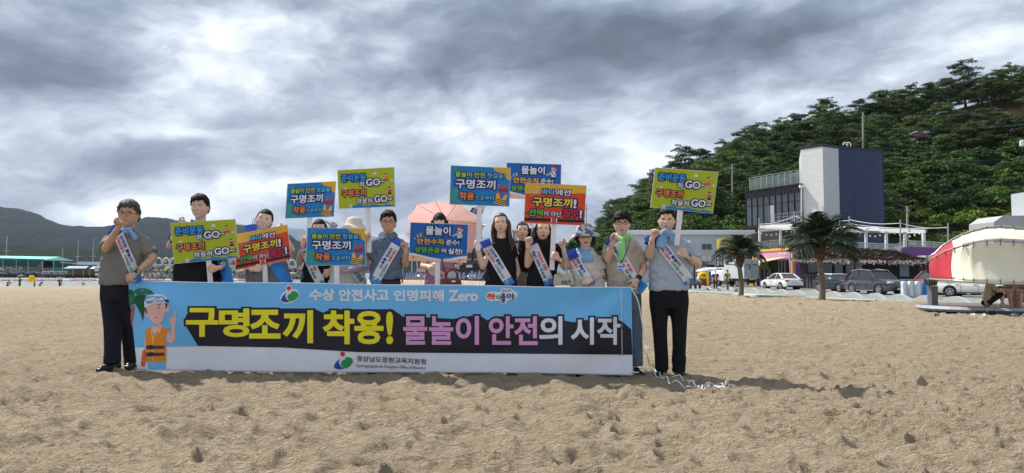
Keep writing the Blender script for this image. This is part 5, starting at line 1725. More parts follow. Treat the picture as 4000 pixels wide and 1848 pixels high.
# pier with white arches
pr = thing('arched_pier', P(800, 1040, 222), 'long white railed pier with a row of white arches', 'pier')
PY = 222
x0, x1 = 380, 1320
g = MB(); a, b = P(x0, 1047, PY), P(x1, 1056, PY); g.bar(a, b, 3.0, 0.5); part('deck', g, pr, M_CONC)
for v in (1033, 1038, 1043):
 g = MB(); g.tube([P(x0, v - 2, PY - 1.4), P(x1, v + 8, PY - 1.4)], 0.09, 5); part('rail', g, pr, M_WHITE)
u = x0
while u < x1:
 t_ = (u - x0) / (x1 - x0)
 g = MB(); g.box(P(u, 1039 + 9 * t_, PY - 1.4), (0.22, 0.22, 1.4)); part('rail_post', g, pr, M_WHITE)
 u += 18
M_ARCH = mat('pale_blue_white_arch', (0.60, 0.68, 0.76), 0.5)
u = 590
k = 0
while u < x1:
 t_ = (u - x0) / (x1 - x0)
 vb = 1040 + 10 * t_; vt = 1006 + 9 * t_ + (3 if u > 1000 else 0)
 c = P(u, vb, PY - 1.2); R_ = 13 / F * PY; Hh = (vb - vt) / F * PY
 g = MB()
 pts = [c + Vector((-R_, 0, 0)), c + Vector((-R_, 0, Hh * 0.45))] + [c + Vector((-R_ * math.cos(a), 0, Hh * 0.45 + (Hh * 0.55) * math.sin(a))) for a in np.linspace(0.2, math.pi - 0.2, 9)] + [c + Vector((R_, 0, Hh * 0.45)), c + Vector((R_, 0, 0))]
 g.tube(pts, 0.24, 6); part('arch', g, pr, M_ARCH, smooth=True)
 u += 29; k += 1
for (u0, u1) in ((305, 385),):
 g = MB(); c0, c1 = P(u0, 1028, 235), P(u1 + 60, 1030, 235)
 g.bar(c0, c1, 0.5, 1.0); part('far_parapet', g, pr, M_ARCH)
for (u, v) in ((642, 1020), (672, 1016)):
 g = MB(); g.box(P(u, v, 230), (1.0, 1.0, 0.9))
 tag(part('yellow_digger', g, None, ink('diggeryellow', (210, 170, 50)), loc=P(u, v, 230)), 'small yellow machine box seen through the pier arches', 'machine', 'yellow machines behind the arches')
# pontoon with the teal roof
PT = 250
pn_ = thing('roofed_pontoon', P(150, 1083, PT), 'floating pontoon with long teal green roof and dark green side curtains', 'pontoon')
M_TEAL = mat('teal_tarp', (0.06, 0.50, 0.42), 0.6, var=0.06, vs=0.4)
M_TEALD = mat('dark_teal_tarp', (0.02, 0.21, 0.19), 0.7, var=0.15, vs=0.6)
M_CURT = mat('green_net_curtain', (0.022, 0.085, 0.075), 0.9, var=0.2, vs=0.4)
r_a, r_b = P(-80, 998, PT + 5), P(233, 1003, PT + 5)
e_a, e_b = P(-80, 1009, PT), P(173, 1015, PT)
e_c = P(292, 1020, PT + 6)
g = MB(); g.add([e_a, e_b, r_b, r_a], [(0, 1, 2, 3)]); part('roof_slope', g, pn_, M_TEAL)
g = MB(); g.add([e_b, e_c, r_b], [(0, 1, 2)]); g.add([e_b, e_c, e_c - Vector((0, 0, .4)), e_b - Vector((0, 0, .4))], [(0, 3, 2, 1)]); part('roof_slope', g, pn_, M_TEALD, label='dark teal end slope')
g = MB(); g.add([r_a, r_b, P(290, 1012, PT + 12), P(-80, 1008, PT + 12)], [(0, 1, 2, 3)]); g.bar(e_a, e_b, 0.2, 0.5); part('roof_slope', g, pn_, M_TEALD)
us_ = [-70, -30, 12, 64, 110, 166]
for a, b in zip(us_[:-1], us_[1:]):
 g = MB(); g.prism([P(a + 1, 1016, PT), P(b - 1, 1016, PT), P(b - (1 if b < 166 else 22), 1042, PT), P(a + 1, 1041, PT)], (0, 0.1, 0)); part('curtain', g, pn_, M_CURT)
g = MB(); g.prism([P(212, 1020, PT + 2), P(290, 1022, PT + 5), P(275, 1044, PT + 4), P(212, 1044, PT + 2)], (0, 0.1, 0)); part('curtain', g, pn_, M_CURT)
g = MB(); g.prism([P(210, 1046, PT), P(273, 1046, PT), P(273, 1073, PT), P(205, 1073, PT)], (0, 0.1, 0)); part('curtain', g, pn_, M_TEALD)
for u in (-30, 12, 64, 110, 166, 209, 245):
 g = MB(); g.tube([P(u, 1016, PT - .2), P(u, 1072, PT - .2)], 0.13, 6); part('post', g, pn_, M_STEEL)
g = MB(); c = P(60, 1077, PT + 3); g.box((c.x, c.y, c.z), (34, 8, 1.0)); part('float_deck', g, pn_, M_TRIM)
g = MB(); c = P(225, 1076, PT - 3); g.box(c, (12, 3, 0.7)); part('walkway', g, pn_, mat('red_brown_deck', (0.18, 0.09, 0.07), 0.8))
g = MB(); g.prism([P(170, 1020, PT + 8), P(210, 1020, PT + 8), P(210, 1046, PT + 8), P(168, 1046, PT + 8)], (0, .2, 0)); part('curtain', g, pn_, M_DARK)
g = MB()
for k in range(5):
 u = 168 + k * 23
 g.tube([P(u, 1061, PT - 4), P(u, 1073, PT - 4)], 0.08, 5)
g.tube([P(166, 1060, PT - 4), P(262, 1061, PT - 4)], 0.08, 5); g.tube([P(166, 1067, PT - 4), P(262, 1067, PT - 4)], 0.06, 5); part('handrail', g, pn_, M_WHITE)
for k in range(9):
 u = 185 + k * 26
 g = MB(); c = P(u, 1082, PT - 5); g.tube([c + Vector((0.5 * math.cos(a), 0, 0.5 * math.sin(a))) for a in np.linspace(0, 6.283, 12, endpoint=False)], 0.2, 6, closed=True); part('tyre_fender', g, pn_, M_RUBBER)
hulls = [(45, 100), (95, 140), (135, 205)]
for k, (a, b) in enumerate(hulls):
 c0, c1 = P(a, 1066, PT + 2), P(b, 1062, PT + 2)
 bo = thing('moored_boat', c0, ('left' if k == 0 else 'middle' if k == 1 else 'right') + 'most slim grey boat moored under the teal roof', 'boat', 'boats under the teal roof')
 g = MB(); g.prism([c0, c1 + Vector((0, 0, 0.3)), c1 + Vector((-1.5, 0, -1.2)), c0 + Vector((1.0, 0, -1.0))], (0, 2, 0)); part('hull', g, bo, mat('grey_hull', (0.22, 0.23, 0.26), 0.5))
 g = MB(); g.prism([c0 + Vector((.1, -.05, 0.15)), c1 + Vector((0, -.05, 0.45)), c1 + Vector((0, -.05, .2)), c0 + Vector((.1, -.05, -.1))], (0, 2, 0)); part('gunwale', g, bo, M_WHITE)
# grey roofed work raft
rf = thing('work_raft', P(330, 1083, 240), 'low raft hut with grey roof and ochre band right of the teal pontoon', 'raft')
g = MB(); g.prism([P(248, 1049, 238), P(335, 1049, 238), P(346, 1041, 241), P(268, 1041, 241)], (0, 0.1, 0.1)); part('roof', g, rf, mat('grey_sheet_roof', (0.30, 0.31, 0.33), 0.6))
g = MB(); g.prism([P(352, 1050, 238), P(430, 1048, 238), P(430, 1042, 242), P(362, 1043, 242)], (0, .1, .1)); part('roof', g, rf, M_WHITE)
g = MB(); g.box(P(335, 1056, 242), (10.5, 2, 1.3)); part('wall', g, rf, mat('shade_grey_panel', (0.13, 0.14, 0.15), 0.7))  # plain dark grey panel colour
g = MB(); g.box(P(345, 1069, 242), (12.5, 2, 1.0)); part('ochre_band', g, rf, mat('ochre_board', (0.24, 0.13, 0.035), 0.7))
g = MB(); g.box(P(345, 1079, 242), (14, 3, 1.0)); part('raft_float', g, rf, M_TRIM)
for u in (285, 325, 349):
 g = MB(); g.tube([P(u, 1046, 238), P(u, 1077, 238)], 0.1, 5); part('post', g, rf, M_STEEL)
for (u, v) in ((379, 1055), (381, 1072)):
 g = MB(); g.box(P(u, v, 238), (1.3, 0.6, 0.9)); part('condenser_unit', g, rf, M_WHITE)
g = MB(); g.box(P(246, 1025, 240), (0.3, 0.3, 0.2)); g.tube([P(236, 1025, 240), P(330, 1032, 240)], 0.12, 5); g.tube([P(245, 1025, 240), P(245, 1073, 240)], 0.14, 6); part('light_mast', g, rf, M_STEEL)
# masts of yachts
for (u, vt, vb, Y, us2, lab) in ((28, 920, 1000, 300, 1, 'leftmost tall white yacht mast behind the teal roof'), (306, 939, 1024, 300, 1, 'tall yacht mast left of the grey polo man, nearer the pontoon'),
       (366, 933, 1024, 300, 1, 'tall yacht mast just left of the grey polo man'), (246, 972, 1005, 290, 0, 'short mast standing above the right end of the teal roof')):
 ma = thing('yacht_mast', P(u - 3, vb, Y), lab, 'mast', 'masts behind the pontoon')
 g = MB(); g.tube([P(u - 4, vb + 10, Y), P(u, vt, Y)], [0.22, 0.16], 6); part('mast', g, ma, mat('pale_mast', (0.42, 0.45, 0.48), 0.5))
 if us2:
  v = vt + (vb - vt) * 0.75
  g = MB(); g.tube([P(u - 13, v, Y), P(u + 9, v, Y)], 0.1, 5); part('spreader', g, ma, M_STEEL)
# line of swimming buoys
for k in range(46):
 u = -60 + k * 26.5
 if u > 1150: break
 c = P(u, 1094.5 + (0.0 if u < 500 else (u - 500) * 0.005), 164)
 c.z = WZ + 0.12
 g = MB(); g.capsule(c - Vector((0.55, 0, 0)), c + Vector((0.55, 0, 0)), 0.26, 0.26, 8)
 wcol = k % 5 == 2
 tag(part('lane_buoy', g, None, ink('buoy_w' if wcol else 'buoy_r', (225, 225, 225) if wcol else (215, 130, 135)), loc=c, smooth=True), ('white' if wcol else 'faded red') + ' float of the swimming lane rope', 'buoy', 'white floats of the swimming rope' if wcol else 'red floats of the swimming rope')
g = MB(); g.tube([P(-80, 1095, 164), P(1200, 1098, 164)], 0.14, 5)
tag(part('lane_rope', g, None, M_DARK, loc=P(-80, 1095, 164)), 'dark rope holding the swimming floats across the bay', 'rope')
for (u, v) in ((48, 1100), (95, 1100), (187, 1100), (273, 1101), (314, 1101), (353, 1101)):
 c = PZ(u, v, WZ); g = MB(); g.ell(c, (0.34, 0.34, 0.3), 8, 6)
 tag(part('small_buoy', g, None, ink('buoyyellow', (230, 205, 130)), loc=c, smooth=True), 'small pale yellow round buoy beyond the swimmers', 'buoy', 'small yellow buoys')
# ================================================================ MIDDLE DISTANCE (seen between the people)
MY = 185
mb_ = thing('waterfront_restaurant', P(1820, 1085, MY), 'waterfront building with red brown tiled eaves and dark glass', 'building')
M_RT = mat('red_brown_tile', (0.22, 0.085, 0.065), 0.8, var=0.15, vs=0.8)
g = MB(); g.box(P(1760, 1030, MY + 5), (34, 8, 8.2)); part('wall', g, mb_, mat('shaded_brown_wall', (0.10, 0.07, 0.06), 0.8))  # plain dark brown wall colour
for (v0, v1) in ((992, 1016), (1044, 1056)):
 g = MB(); g.prism([P(1800, v1, MY - 1), P(2000, v1, MY - 1), P(2000, v0, MY + 3), P(1810, v0, MY + 3)], (0, 0.3, 0)); part('roof', g, mb_, M_RT)
for k in range(10):
 for (v0, v1) in ((1018, 1032), (1058, 1076)):
  u = 1815 + k * 14
  g = MB(); a, b = P(u, v0, MY + 0.9), P(u + 11, v1, MY + 0.9); g.box((a + b) / 2, (b.x - a.x, 0.1, a.z - b.z)); w = part('window', g, mb_, M_GLASS)
g = MB(); g.box(P(1833, 1040, MY - 1), (1.6, 0.2, 0.7)); g.box(P(1745, 1035, MY), (0.1, 0.1, 0.1)); part('name_board', g, mb_, M_WHITE)
db = thing('dark_glass_hall', P(1610, 1070, 180), 'dark glass fronted hall behind the folded parasols', 'building')
g = MB(); g.box(P(1620, 1020, 182), (8.5, 6, 6.8)); part('wall', g, db, M_GLASS)
for u in (1573, 1609, 1630, 1660):
 g = MB(); g.box(P(u, 1038, 178.8), (0.35, 0.3, 5.6)); part('column', g, db, M_STEEL)
g = MB(); g.box(P(1650, 1055, 177), (2.6, 0.2, 0.9)); part('poster_panel', g, db, mat('poster_pink', (0.5, 0.42, 0.40), 0.6))
g = MB(); g.box(P(1570, 1030, 177), (0.2, 0.2, .2)); g.box(P(1640, 1009, 180), (9, 4, 0.3)); part('roof', g, db, M_DARK)
g = MB(); a, b = P(1480, 1075, 165), P(1960, 1075, 165); g.bar(a, b, 0.4, 1.1)
tag(part('blue_fence_panel', g, None, mat('blue_tarp', (0.02, 0.18, 0.42), 0.6, var=0.25, vs=0.5), loc=a), 'long blue panel fence above the beach behind the parasols', 'fence')
g = MB(); a, b = P(1470, 1090, 163), P(1990, 1090, 163); g.bar(a, b, 1.0, 1.3)
tag(part('stone_wall', g, None, mat('rubble_stone_wall', (0.13, 0.125, 0.12), 0.9, var=0.5, vs=1.2, bump=0.8, bs=2, bdist=0.2), loc=a), 'grey rubble stone wall at the back of the beach', 'wall')
g = MB(); a = P(1900, 1090, 175); g.box(P(1290, 1000, 240), (8, 8, 8)); 
M_LIL = mat('lilac_parasol_cloth', (0.27, 0.25, 0.38), 0.9, var=0.1)
ups = [(1602, 1), (1614, 0), (1625, 1), (1642, 1), (1650, 0), (1662, 1), (1590, 0), (1787, 0), (1796, 1), (1844, 2), (1858, 1), (1873, 2), (1834, 0), (1884, 0), (1812, 1)]
for k, (u, b) in enumerate(ups):
 Y = (112, 104, 92)[b] + (k % 3)
 vt = (1066, 1062, 1056)[b]; base = P(u, 1095, Y); base.z = gz(base.x, Y)
 top = P(u, vt, Y)
 pa = thing('folded_parasol', base, 'folded lilac beach parasol standing ' + ('right' if u > 1700 else 'left') + ' of the woman in pink, ' + ('front row' if b == 2 else 'middle row' if b == 1 else 'back row'), 'parasol', 'folded lilac parasols ' + ('right' if u > 1700 else 'left') + ' of the woman in pink')
 g = MB(); g.tube([base, top], 0.03, 5); part('pole', g, pa, M_STEEL)
 g = MB(); H_ = top.z - base.z
 g.loft([(base + Vector((0, 0, H_ * s)), r, r) for s, r in ((0.42, 0.26), (0.55, 0.20), (0.8, 0.15), (0.93, 0.10), (1.0, 0.02))], 8); part('canopy', g, pa, M_LIL)
for (u, v, Y, lab) in ((1640, 1077, 150, 'white parasol top left of the woman in pink'), (1843, 1077, 150, 'open white parasol behind the folded lilac ones')):
 c = P(u, v, Y); o_ = thing('open_parasol', (c.x, c.y, gz(c.x, c.y)), lab, 'parasol')
 g = MB(); g.loft([(c + Vector((0, 0, -0.2)), 1.1, 1.1), (c + Vector((0, 0, 0.1)), 0.75, 0.75), (c + Vector((0, 0, 0.3)), 0.05, 0.05)], 12); part('canopy', g, o_, M_WHITE)
 g = MB(); g.tube([c, (c.x, c.y, gz(c.x, c.y))], 0.04, 5); part('pole', g, o_, M_STEEL)
# feather flags
for (pts, pole, Y, lab) in (([(1838, 826), (1850, 812), (1872, 802), (1895, 806), (1888, 830), (1868, 860), (1850, 845)], ((1838, 828), (1846, 1020)), 11.0, 'white and blue feather flag tip beside the raised blue placard'),
      ([(1773, 1032), (1806, 1028), (1800, 1053), (1771, 1045)], ((1808, 900), (1800, 1060)), 40.0, 'small white printed flag below the pink umbrella'),
      ([(1880, 1073), (1898, 1052), (1909, 1034), (1910, 1058), (1903, 1068)], ((1910, 1030), (1885, 1090)), 40.0, 'white and orange printed flag end left of the long haired woman')):
 f_ = thing('feather_flag', P(*pole[1], Y), lab, 'flag')
 g = MB(); g.tube([P(*pole[1], Y), P(*pole[0], Y), P(*pts[1], Y)], 0.002 * Y, 5); part('pole', g, f_, M_TRIM)
 g = MB(); g.prism([P(a, b, Y) for a, b in pts], (0, 0.01, 0)); cl = part('cloth', g, f_, mat('flag_white', (0.62, 0.66, 0.72), 0.8))
 cu = sum(p[0] for p in pts) / len(pts); cv_ = sum(p[1] for p in pts) / len(pts)
 g = MB(); g.use(ink('flagblue', (70, 130, 210))); g.prism([P(cu + (a - cu) * .8 , cv_ + 4 + (b - cv_) * .3, Y - 0.012) for a, b in pts], (0, 0.004, 0)); g.use(ink('flagred', (220, 60, 60)))
 g.prism([P(cu + (a - cu) * .5, cv_ - 6 + (b - cv_) * .2, Y - 0.012) for a, b in pts], (0, 0.004, 0)); part('print', g, cl)
# ================================================================ BANNER
BW = {}
def B(u, v, d=0.0):
 """point on the hanging banner for photo pixel (u, v), d metres towards the viewer"""
 s = (u - 500) / 1970.0
 t = (v - 1095) / 350.0
 Y = 7.42 - 0.16 * s
 Y += 0.034 * math.sin(s * 11.0 + 0.9 * t) * (0.30 + 0.70 * t) + 0.012 * math.sin(s * 31.0 + 3.1 * t) + 0.010 * math.sin(s * 23.0 - t * 2.0) * (1 - 0.5 * t)
 # pulled corners: creases fanning out of the hands
 for (cu, cv, sg) in ((500, 1095, 1), (2466, 1121, -1)):
  du, dv = (u - cu) * sg, v - cv
  r = math.hypot(du, dv) + 1
  if r < 620:
   th = math.atan2(dv, max(du, 1))
   Y += 0.022 * math.sin(th * 7.0 + sg) * math.exp(-((r - 200) / 240.0) ** 2) * min(1, r / 160)
 if v > 1350 and u > 1700:
  Y += 0.012 * math.sin((u - 1700) / 95.0 + (v - 1350) / 60.0) * min(1, (v - 1350) / 40)
 return P(u, v, Y - d)
def topv(u): return 1095 + (u - 500) * 26 / 1966.0 + 3.0 * math.sin((u - 500) / 1966.0 * math.pi * 3) ** 2
def botv(u): return 1444 + (u - 536) * 23 / 1936.0 + 3.5 * math.sin((u - 536) / 310.0)
def cut_mesh(mb, name, du=26.0, steps=None):
 """slice a flat 2-D builder (x=u, y=v, z=depth) into small facets, then lay it on the banner"""
 me = mb.mesh(name)
 bm = bmesh.new(); bm.from_mesh(me)
 us = [v.co.x for v in bm.verts]; vs = [v.co.y for v in bm.verts]
 x = math.floor(min(us) / du) * du + du
 while x < max(us):
  bmesh.ops.bisect_plane(bm, geom=bm.verts[:] + bm.edges[:] + bm.faces[:], plane_co=(x, 0, 0), plane_no=(1, 0, 0)); x += du
 y = math.floor(min(vs) / du) * du + du
 while y < max(vs):
  bmesh.ops.bisect_plane(bm, geom=bm.verts[:] + bm.edges[:] + bm.faces[:], plane_co=(0, y, 0), plane_no=(0, 1, 0)); y += du
 for v in bm.verts:
  v.co = B(v.co.x, v.co.y, v.co.z)
 bm.to_mesh(me); bm.free()
 me.update()
 return me
def flat(g, m, poly, d=0.002, th=0.0):
 g.use(m)
 g.add([(a, b, d) for a, b in poly], [tuple(range(len(poly)))])
I_SKY = ink('banner_sky', (112, 190, 244), rough=0.55, bump=0.15, bs=5, bdist=0.02)
I_WHT = ink('banner_white', (236, 237, 244), rough=0.6, bump=0.15, bs=5, bdist=0.02)
I_BLK = ink('banner_black', (28, 27, 42), rough=0.5)
I_YEL = ink('banner_yellow', (242, 228, 38))
I_PNK = ink('banner_pink', (224, 160, 214))
I_WT2 = ink('banner_letter_white', (226, 228, 238))
I_NAVY = ink('navy_outline', (20, 32, 84))
I_RED = ink('logo_red', (222, 54, 50)); I_GRN = ink('logo_green', (48, 150, 76)); I_BLU = ink('logo_blue', (22, 74, 168))
bn = thing('banner', P(1480, 1450, 7.35), 'long printed cloth banner with yellow and pink letters held across the group', 'banner')
g = MB()
def cl(a, b):
 u0 = 500 + 36 * b; u1 = 2466 + 6 * b
 u = u0 + (u1 - u0) * a
 v = topv(u) + (botv(u) - topv(u)) * b
 return B(u, v, 0.0)
g.use(I_WHT)
nuB, nvB = 260, 50
g.grid(cl, nuB, nvB)
me = modded(g, solid=0.0016)
part('cloth', me, bn, None, smooth=True)
# printed fields
g = MB()
def band(m, f0, f1, d):
 g.use(m)
 us = np.linspace(0, 1, 80)
 vs = []
 for q in us:
  a0 = 500 + 1966 * q
  va, vb = f0(a0), f1(a0)
  ua_ = 500 + 36 * (va - 1095) / 349 + q * (1966 - 30 * (va - 1095) / 349)
  ub_ = 500 + 36 * (vb - 1095) / 349 + q * (1966 - 30 * (vb - 1095) / 349)
  vs.append((ua_, va, d)); vs.append((ub_, vb, d))
 g.add(vs, [(2 * i, 2 * i + 1, 2 * i + 3, 2 * i + 2) for i in range(79)])
band(I_SKY, lambda u: topv(u) + 3, lambda u: np.interp(u, [500, 770, 1100, 1300, 1400, 2470], [1357, 1352, 1358, 1370, 1376, 1386]), 0.004)
part('printed_field', cut_mesh(g, 'printed_field', 16), bn, smooth=True)
g = MB()
flat(g, I_BLK, [(719, 1262), (728, 1228), (790, 1222), (860, 1205), (1226, 1205), (1262, 1222), (1290, 1208), (1533, 1208), (1579, 1240), (1600, 1236), (1770, 1246), (1868, 1229), (1905, 1252), (1930, 1236), (2180, 1236), (2204, 1252),
    (2241, 1259), (2273, 1250), (2427, 1252), (2466, 1287), (2470, 1385.5), (1400, 1375.5), (1300, 1369.5), (1100, 1357.5), (773, 1351.5)], 0.0058)
part('printed_dark_field', cut_mesh(g, 'printed_dark_field', 16), bn)
def ban_text(s, quad, m, om=None, bold=0.045, orad=0.10, d=0.0078):
 g = MB()
 text_quad(g, s, quad, lambda x, y, dd: (x, y, dd), m, bold=bold, om=om, d0=d, th=0.0015, orad=orad)
 return part('lettering', cut_mesh(g, 'lettering', 24), bn)
K = 1.0
for s, q in (('구', (726, 1203, 853, 1316)), ('명', (855, 1205, 975, 1317)), ('조', (973, 1210, 1096, 1323)), ('끼', (1103, 1212, 1223, 1341)), ('착', (1260, 1213, 1384, 1345)), ('용', (1384, 1215, 1498, 1345)), ('!', (1508, 1217, 1536, 1345))):
 ban_text(s, rectq(*q), I_YEL, I_BLK, 0.036 if s != '!' else 0.036, 0.095)
for s, q in (('물', (1575, 1235, 1669, 1347)), ('놀', (1676, 1235, 1770, 1347)), ('이', (1780, 1234, 1871, 1347)), ('안', (1909, 1235, 2006, 1347)), ('전', (2008, 1235, 2100, 1348))):
 ban_text(s, rectq(*q), I_PNK, I_BLK, 0.028, 0.090)
for s, q in (('의', (2106, 1235, 2197, 1347)), ('시', (2229, 1240, 2320, 1347)), ('작', (2332, 1238, 2423, 1347))):
 ban_text(s, rectq(*q), I_WT2, I_BLK, 0.028, 0.090)
for s, q in (('수상', (1208, 1128, 1308, 1175)), ('안전사고', (1323, 1129, 1519, 1177)), ('인명피해', (1538, 1132, 1734, 1177)), ('Zero', (1750, 1133, 1868, 1178))):
 ban_text(s, rectq(*q), I_WT2, None, 0.04)
ban_text('경상남도창원교육지원청', [(1392, 1389), (1664, 1402), (1664, 1424), (1392, 1411)], I_BLK, None, 0.012)
ban_text('Gyeongsangnam-do Changwon Office of Education', [(1391, 1421), (1663, 1432), (1663, 1446), (1391, 1437)], I_BLK, None, 0.0)
ban_text('경남교육', (rectq(1960, 1130, 1997, 1141)), I_BLK, None, 0.0, d=0.0105)
def ellp(cx, cy, rx, ry, n=20, rot=0.0, a0=0, a1=2 * math.pi):
 c, s = math.cos(rot), math.sin(rot)
 e = 0 if abs(a1 - a0 - 2 * math.pi) < 1e-6 else 1
 return [(cx + rx * math.cos(a) * c - ry * math.sin(a) * s, cy + rx * math.cos(a) * s + ry * math.sin(a) * c) for a in [a0 + (a1 - a0) * i / (n - 1 + (0 if e else 1)) for i in range(n)]]
def logo(fn, cx, cy, R_, white=True):
 g = MB()
 def put(m, poly, d): g.use(m); g.add([fn(a, b, d) for a, b in poly], [tuple(range(len(poly)))])
 if white:
  put(I_WT2, ellp(cx, cy + 0.15 * R_, R_ * 1.08, R_ * 0.72, 26, -0.45), 0.0062)
  put(I_WT2, ellp(cx - 0.08 * R_, cy - 0.72 * R_, R_ * 0.36, R_ * 0.36, 16), 0.0066)
 put(I_BLU, [(cx - 0.95 * R_, cy + 0.55 * R_), (cx - 0.75 * R_, cy + 0.1 * R_), (cx - 0.35 * R_, cy - 0.25 * R_), (cx - 0.48 * R_, cy + 0.1 * R_), (cx - 0.3 * R_, cy + 0.5 * R_), (cx + 0.1 * R_, cy + 0.72 * R_), (cx - 0.35 * R_, cy + 0.82 * R_), (cx - 0.8 * R_, cy + 0.74 * R_)], 0.0085)
 put(I_GRN, [(cx - 0.25 * R_, cy + 0.15 * R_), (cx - 0.05 * R_, cy - 0.12 * R_), (cx + 0.15 * R_, cy - 0.15 * R_), (cx + 0.2 * R_, cy - 0.38 * R_), (cx + 0.6 * R_, cy - 0.42 * R_), (cx + 0.93 * R_, cy - 0.2 * R_), (cx + 0.95 * R_, cy + 0.1 * R_), (cx + 0.7 * R_, cy + 0.45 * R_), (cx + 0.25 * R_, cy + 0.72 * R_), (cx - 0.02 * R_, cy + 0.6 * R_), (cx - 0.22 * R_, cy + 0.4 * R_)], 0.0088)
 put(I_RED, ellp(cx - 0.08 * R_, cy - 0.72 * R_, R_ * 0.24, R_ * 0.24, 14), 0.0091)
 return g
for (cx, cy, R_, w) in ((1131, 1152, 36, True), (1341, 1411, 39, False)):
 g = logo(lambda a, b, d: (a, b, d), cx, cy, R_, w)
 part('printed_emblem', cut_mesh(g, 'printed_emblem', 30), bn)
# cheerful word mark at the top right
g = MB()
flat(g, I_WT2, [(1896, 1160), (1903, 1144), (1925, 1138), (1952, 1142), (1956, 1130), (1968, 1126), (1998, 1127), (2006, 1136), (2020, 1142), (2023, 1156), (2012, 1166), (1990, 1172), (1980, 1176), (1975, 1188), (1957, 1186), (1954, 1174), (1925, 1178), (1902, 1174)], 0.0068)
flat(g, ink('logo_orange', (228, 84, 50)), ellp(1914, 1158, 12, 12), 0.0085)
flat(g, I_WT2, ellp(1914, 1160, 8, 6, 10, 0, 0.2, 2.9), 0.0092)
part('printed_word_mark', cut_mesh(g, 'printed_word_mark', 30), bn)
for s, q, m in (('ㅏ', (1926, 1144, 1937, 1172), ink('logo_orange', (0, 0, 0))), ('이', (1938, 1152, 1956, 1172), I_GRN), ('좋', (1957, 1146, 1975, 1184), I_BLU), ('아', (1978, 1146, 2012, 1170), I_NAVY)):
 ban_text(s, rectq(*q), m, None, 0.03, d=0.0105)
# printed cartoon swimmer and palm (photograph pixels from a 2.8x enlargement)
def a2(pts): return [(480 + x / 2.8, 1080 + y / 2.8) for x, y in pts]
SK = ink('print_skin', (232, 186, 178)); SKD = ink('print_skin_dark', (206, 150, 142)); OR = ink('print_orange', (232, 140, 36)); ORL = ink('print_orange_light', (248, 186, 62))
GR1 = ink('print_green', (40, 120, 78)); GR2 = ink('print_green_dark', (24, 84, 54)); BR_ = ink('print_trunk', (170, 92, 92)); LB = ink('print_lightblue', (120, 190, 236)); GY = ink('print_grey', (60, 60, 66)); HB_ = ink('print_hair', (70, 52, 50))
g = MB()
L0 = 0.0062
flat(g, BR_, a2([(95, 320), (130, 315), (128, 380), (108, 520), (98, 560), (82, 440)]), L0)
flat(g, GR2, a2([(58, 150), (90, 140), (120, 180), (135, 250), (130, 300), (100, 310), (70, 330), (66, 240)]), L0 + 0.0003)
flat(g, GR1, a2([(110, 165), (170, 130), (240, 128), (310, 150), (345, 195), (240, 195), (150, 205)]), L0 + 0.0006)
flat(g, GR1, a2([(62, 200), (110, 205), (128, 240), (120, 280), (72, 310)]), L0 + 0.0009)
flat(g, GR2, a2([(135, 215), (200, 195), (250, 205), (235, 260), (240, 340), (232, 420), (218, 490), (195, 410), (160, 340), (130, 290)]), L0 + 0.0012)
flat(g, ink('print_buoy', (222, 106, 52)), a2([(215, 820), (240, 790), (258, 840), (255, 920), (235, 990), (195, 975), (205, 880)]), L0 + 0.0003)
flat(g, SK, a2([(235, 690), (250, 640), (262, 700), (255, 790), (240, 800), (232, 740)]), L0 + 0.0005)
flat(g, LB, a2([(265, 930), (468, 932), (462, 1025), (275, 1022)]), L0 + 0.0006)
flat(g, SK, a2([(345, 500), (425, 490), (430, 560), (400, 640), (330, 620), (310, 590)]), L0 + 0.0010)
flat(g, SK, a2([(478, 640), (500, 590), (525, 640), (535, 560), (530, 520), (510, 475), (515, 450), (545, 440), (556, 440), (565, 395), (575, 382), (585, 395), (578, 450), (586, 480), (570, 540), (572, 620), (572, 690), (545, 730), (510, 728), (482, 705)]), L0 + 0.0012)
flat(g, OR, a2([(245, 590), (262, 570), (312, 558), (320, 600), (325, 660), (360, 620), (425, 550), (470, 560), (510, 585), (480, 620), (460, 680), (470, 720), (482, 735), (472, 780), (472, 925), (440, 935), (275, 938), (262, 925), (262, 860), (250, 760), (245, 680)]), L0 + 0.0015)
flat(g, ORL, a2([(310, 560), (322, 600), (330, 660), (400, 590), (425, 550), (432, 560), (360, 640), (330, 690), (330, 925), (318, 925), (318, 690), (305, 600)]), L0 + 0.0019)
for y0 in (755, 832):
 flat(g, GY, a2([(252, y0), (454, y0 + 3), (454, y0 + 36), (254, y0 + 42)]), L0 + 0.0022)
 flat(g, I_BLK, a2([(288, y0 - 4), (330, y0 - 4), (332, y0 + 42), (288, y0 + 42)]), L0 + 0.0025)
flat(g, SKD, a2([(335, 505), (425, 495), (425, 530), (345, 545)]), L0 + 0.0018)
flat(g, SK, a2(ellp(488, 355, 22, 36, 14, 0.2)), L0 + 0.0014)
flat(g, SK, a2(ellp(252, 420, 16, 32, 14, -0.2)), L0 + 0.0014)
flat(g, SK, a2([(240, 330), (290, 300), (400, 280), (468, 300), (472, 380), (452, 440), (420, 500), (380, 518), (335, 510), (290, 470), (262, 420)]), L0 + 0.0022)
flat(g, HB_, a2([(238, 325), (258, 322), (270, 400), (262, 420), (245, 380)]), L0 + 0.0025)
flat(g, HB_, a2([(465, 290), (486, 300), (480, 350), (466, 350)]), L0 + 0.0025)
flat(g, I_WT2, a2([(228, 290), (245, 240), (290, 205), (370, 192), (440, 200), (480, 235), (494, 290), (440, 285), (360, 285), (300, 310), (240, 345)]), L0 + 0.0028)
flat(g, I_NAVY, a2([(224, 285), (240, 275), (250, 315), (226, 320)]), L0 + 0.0032)
flat(g, I_NAVY, a2([(455, 248), (500, 255), (500, 290), (460, 278)]), L0 + 0.0032)
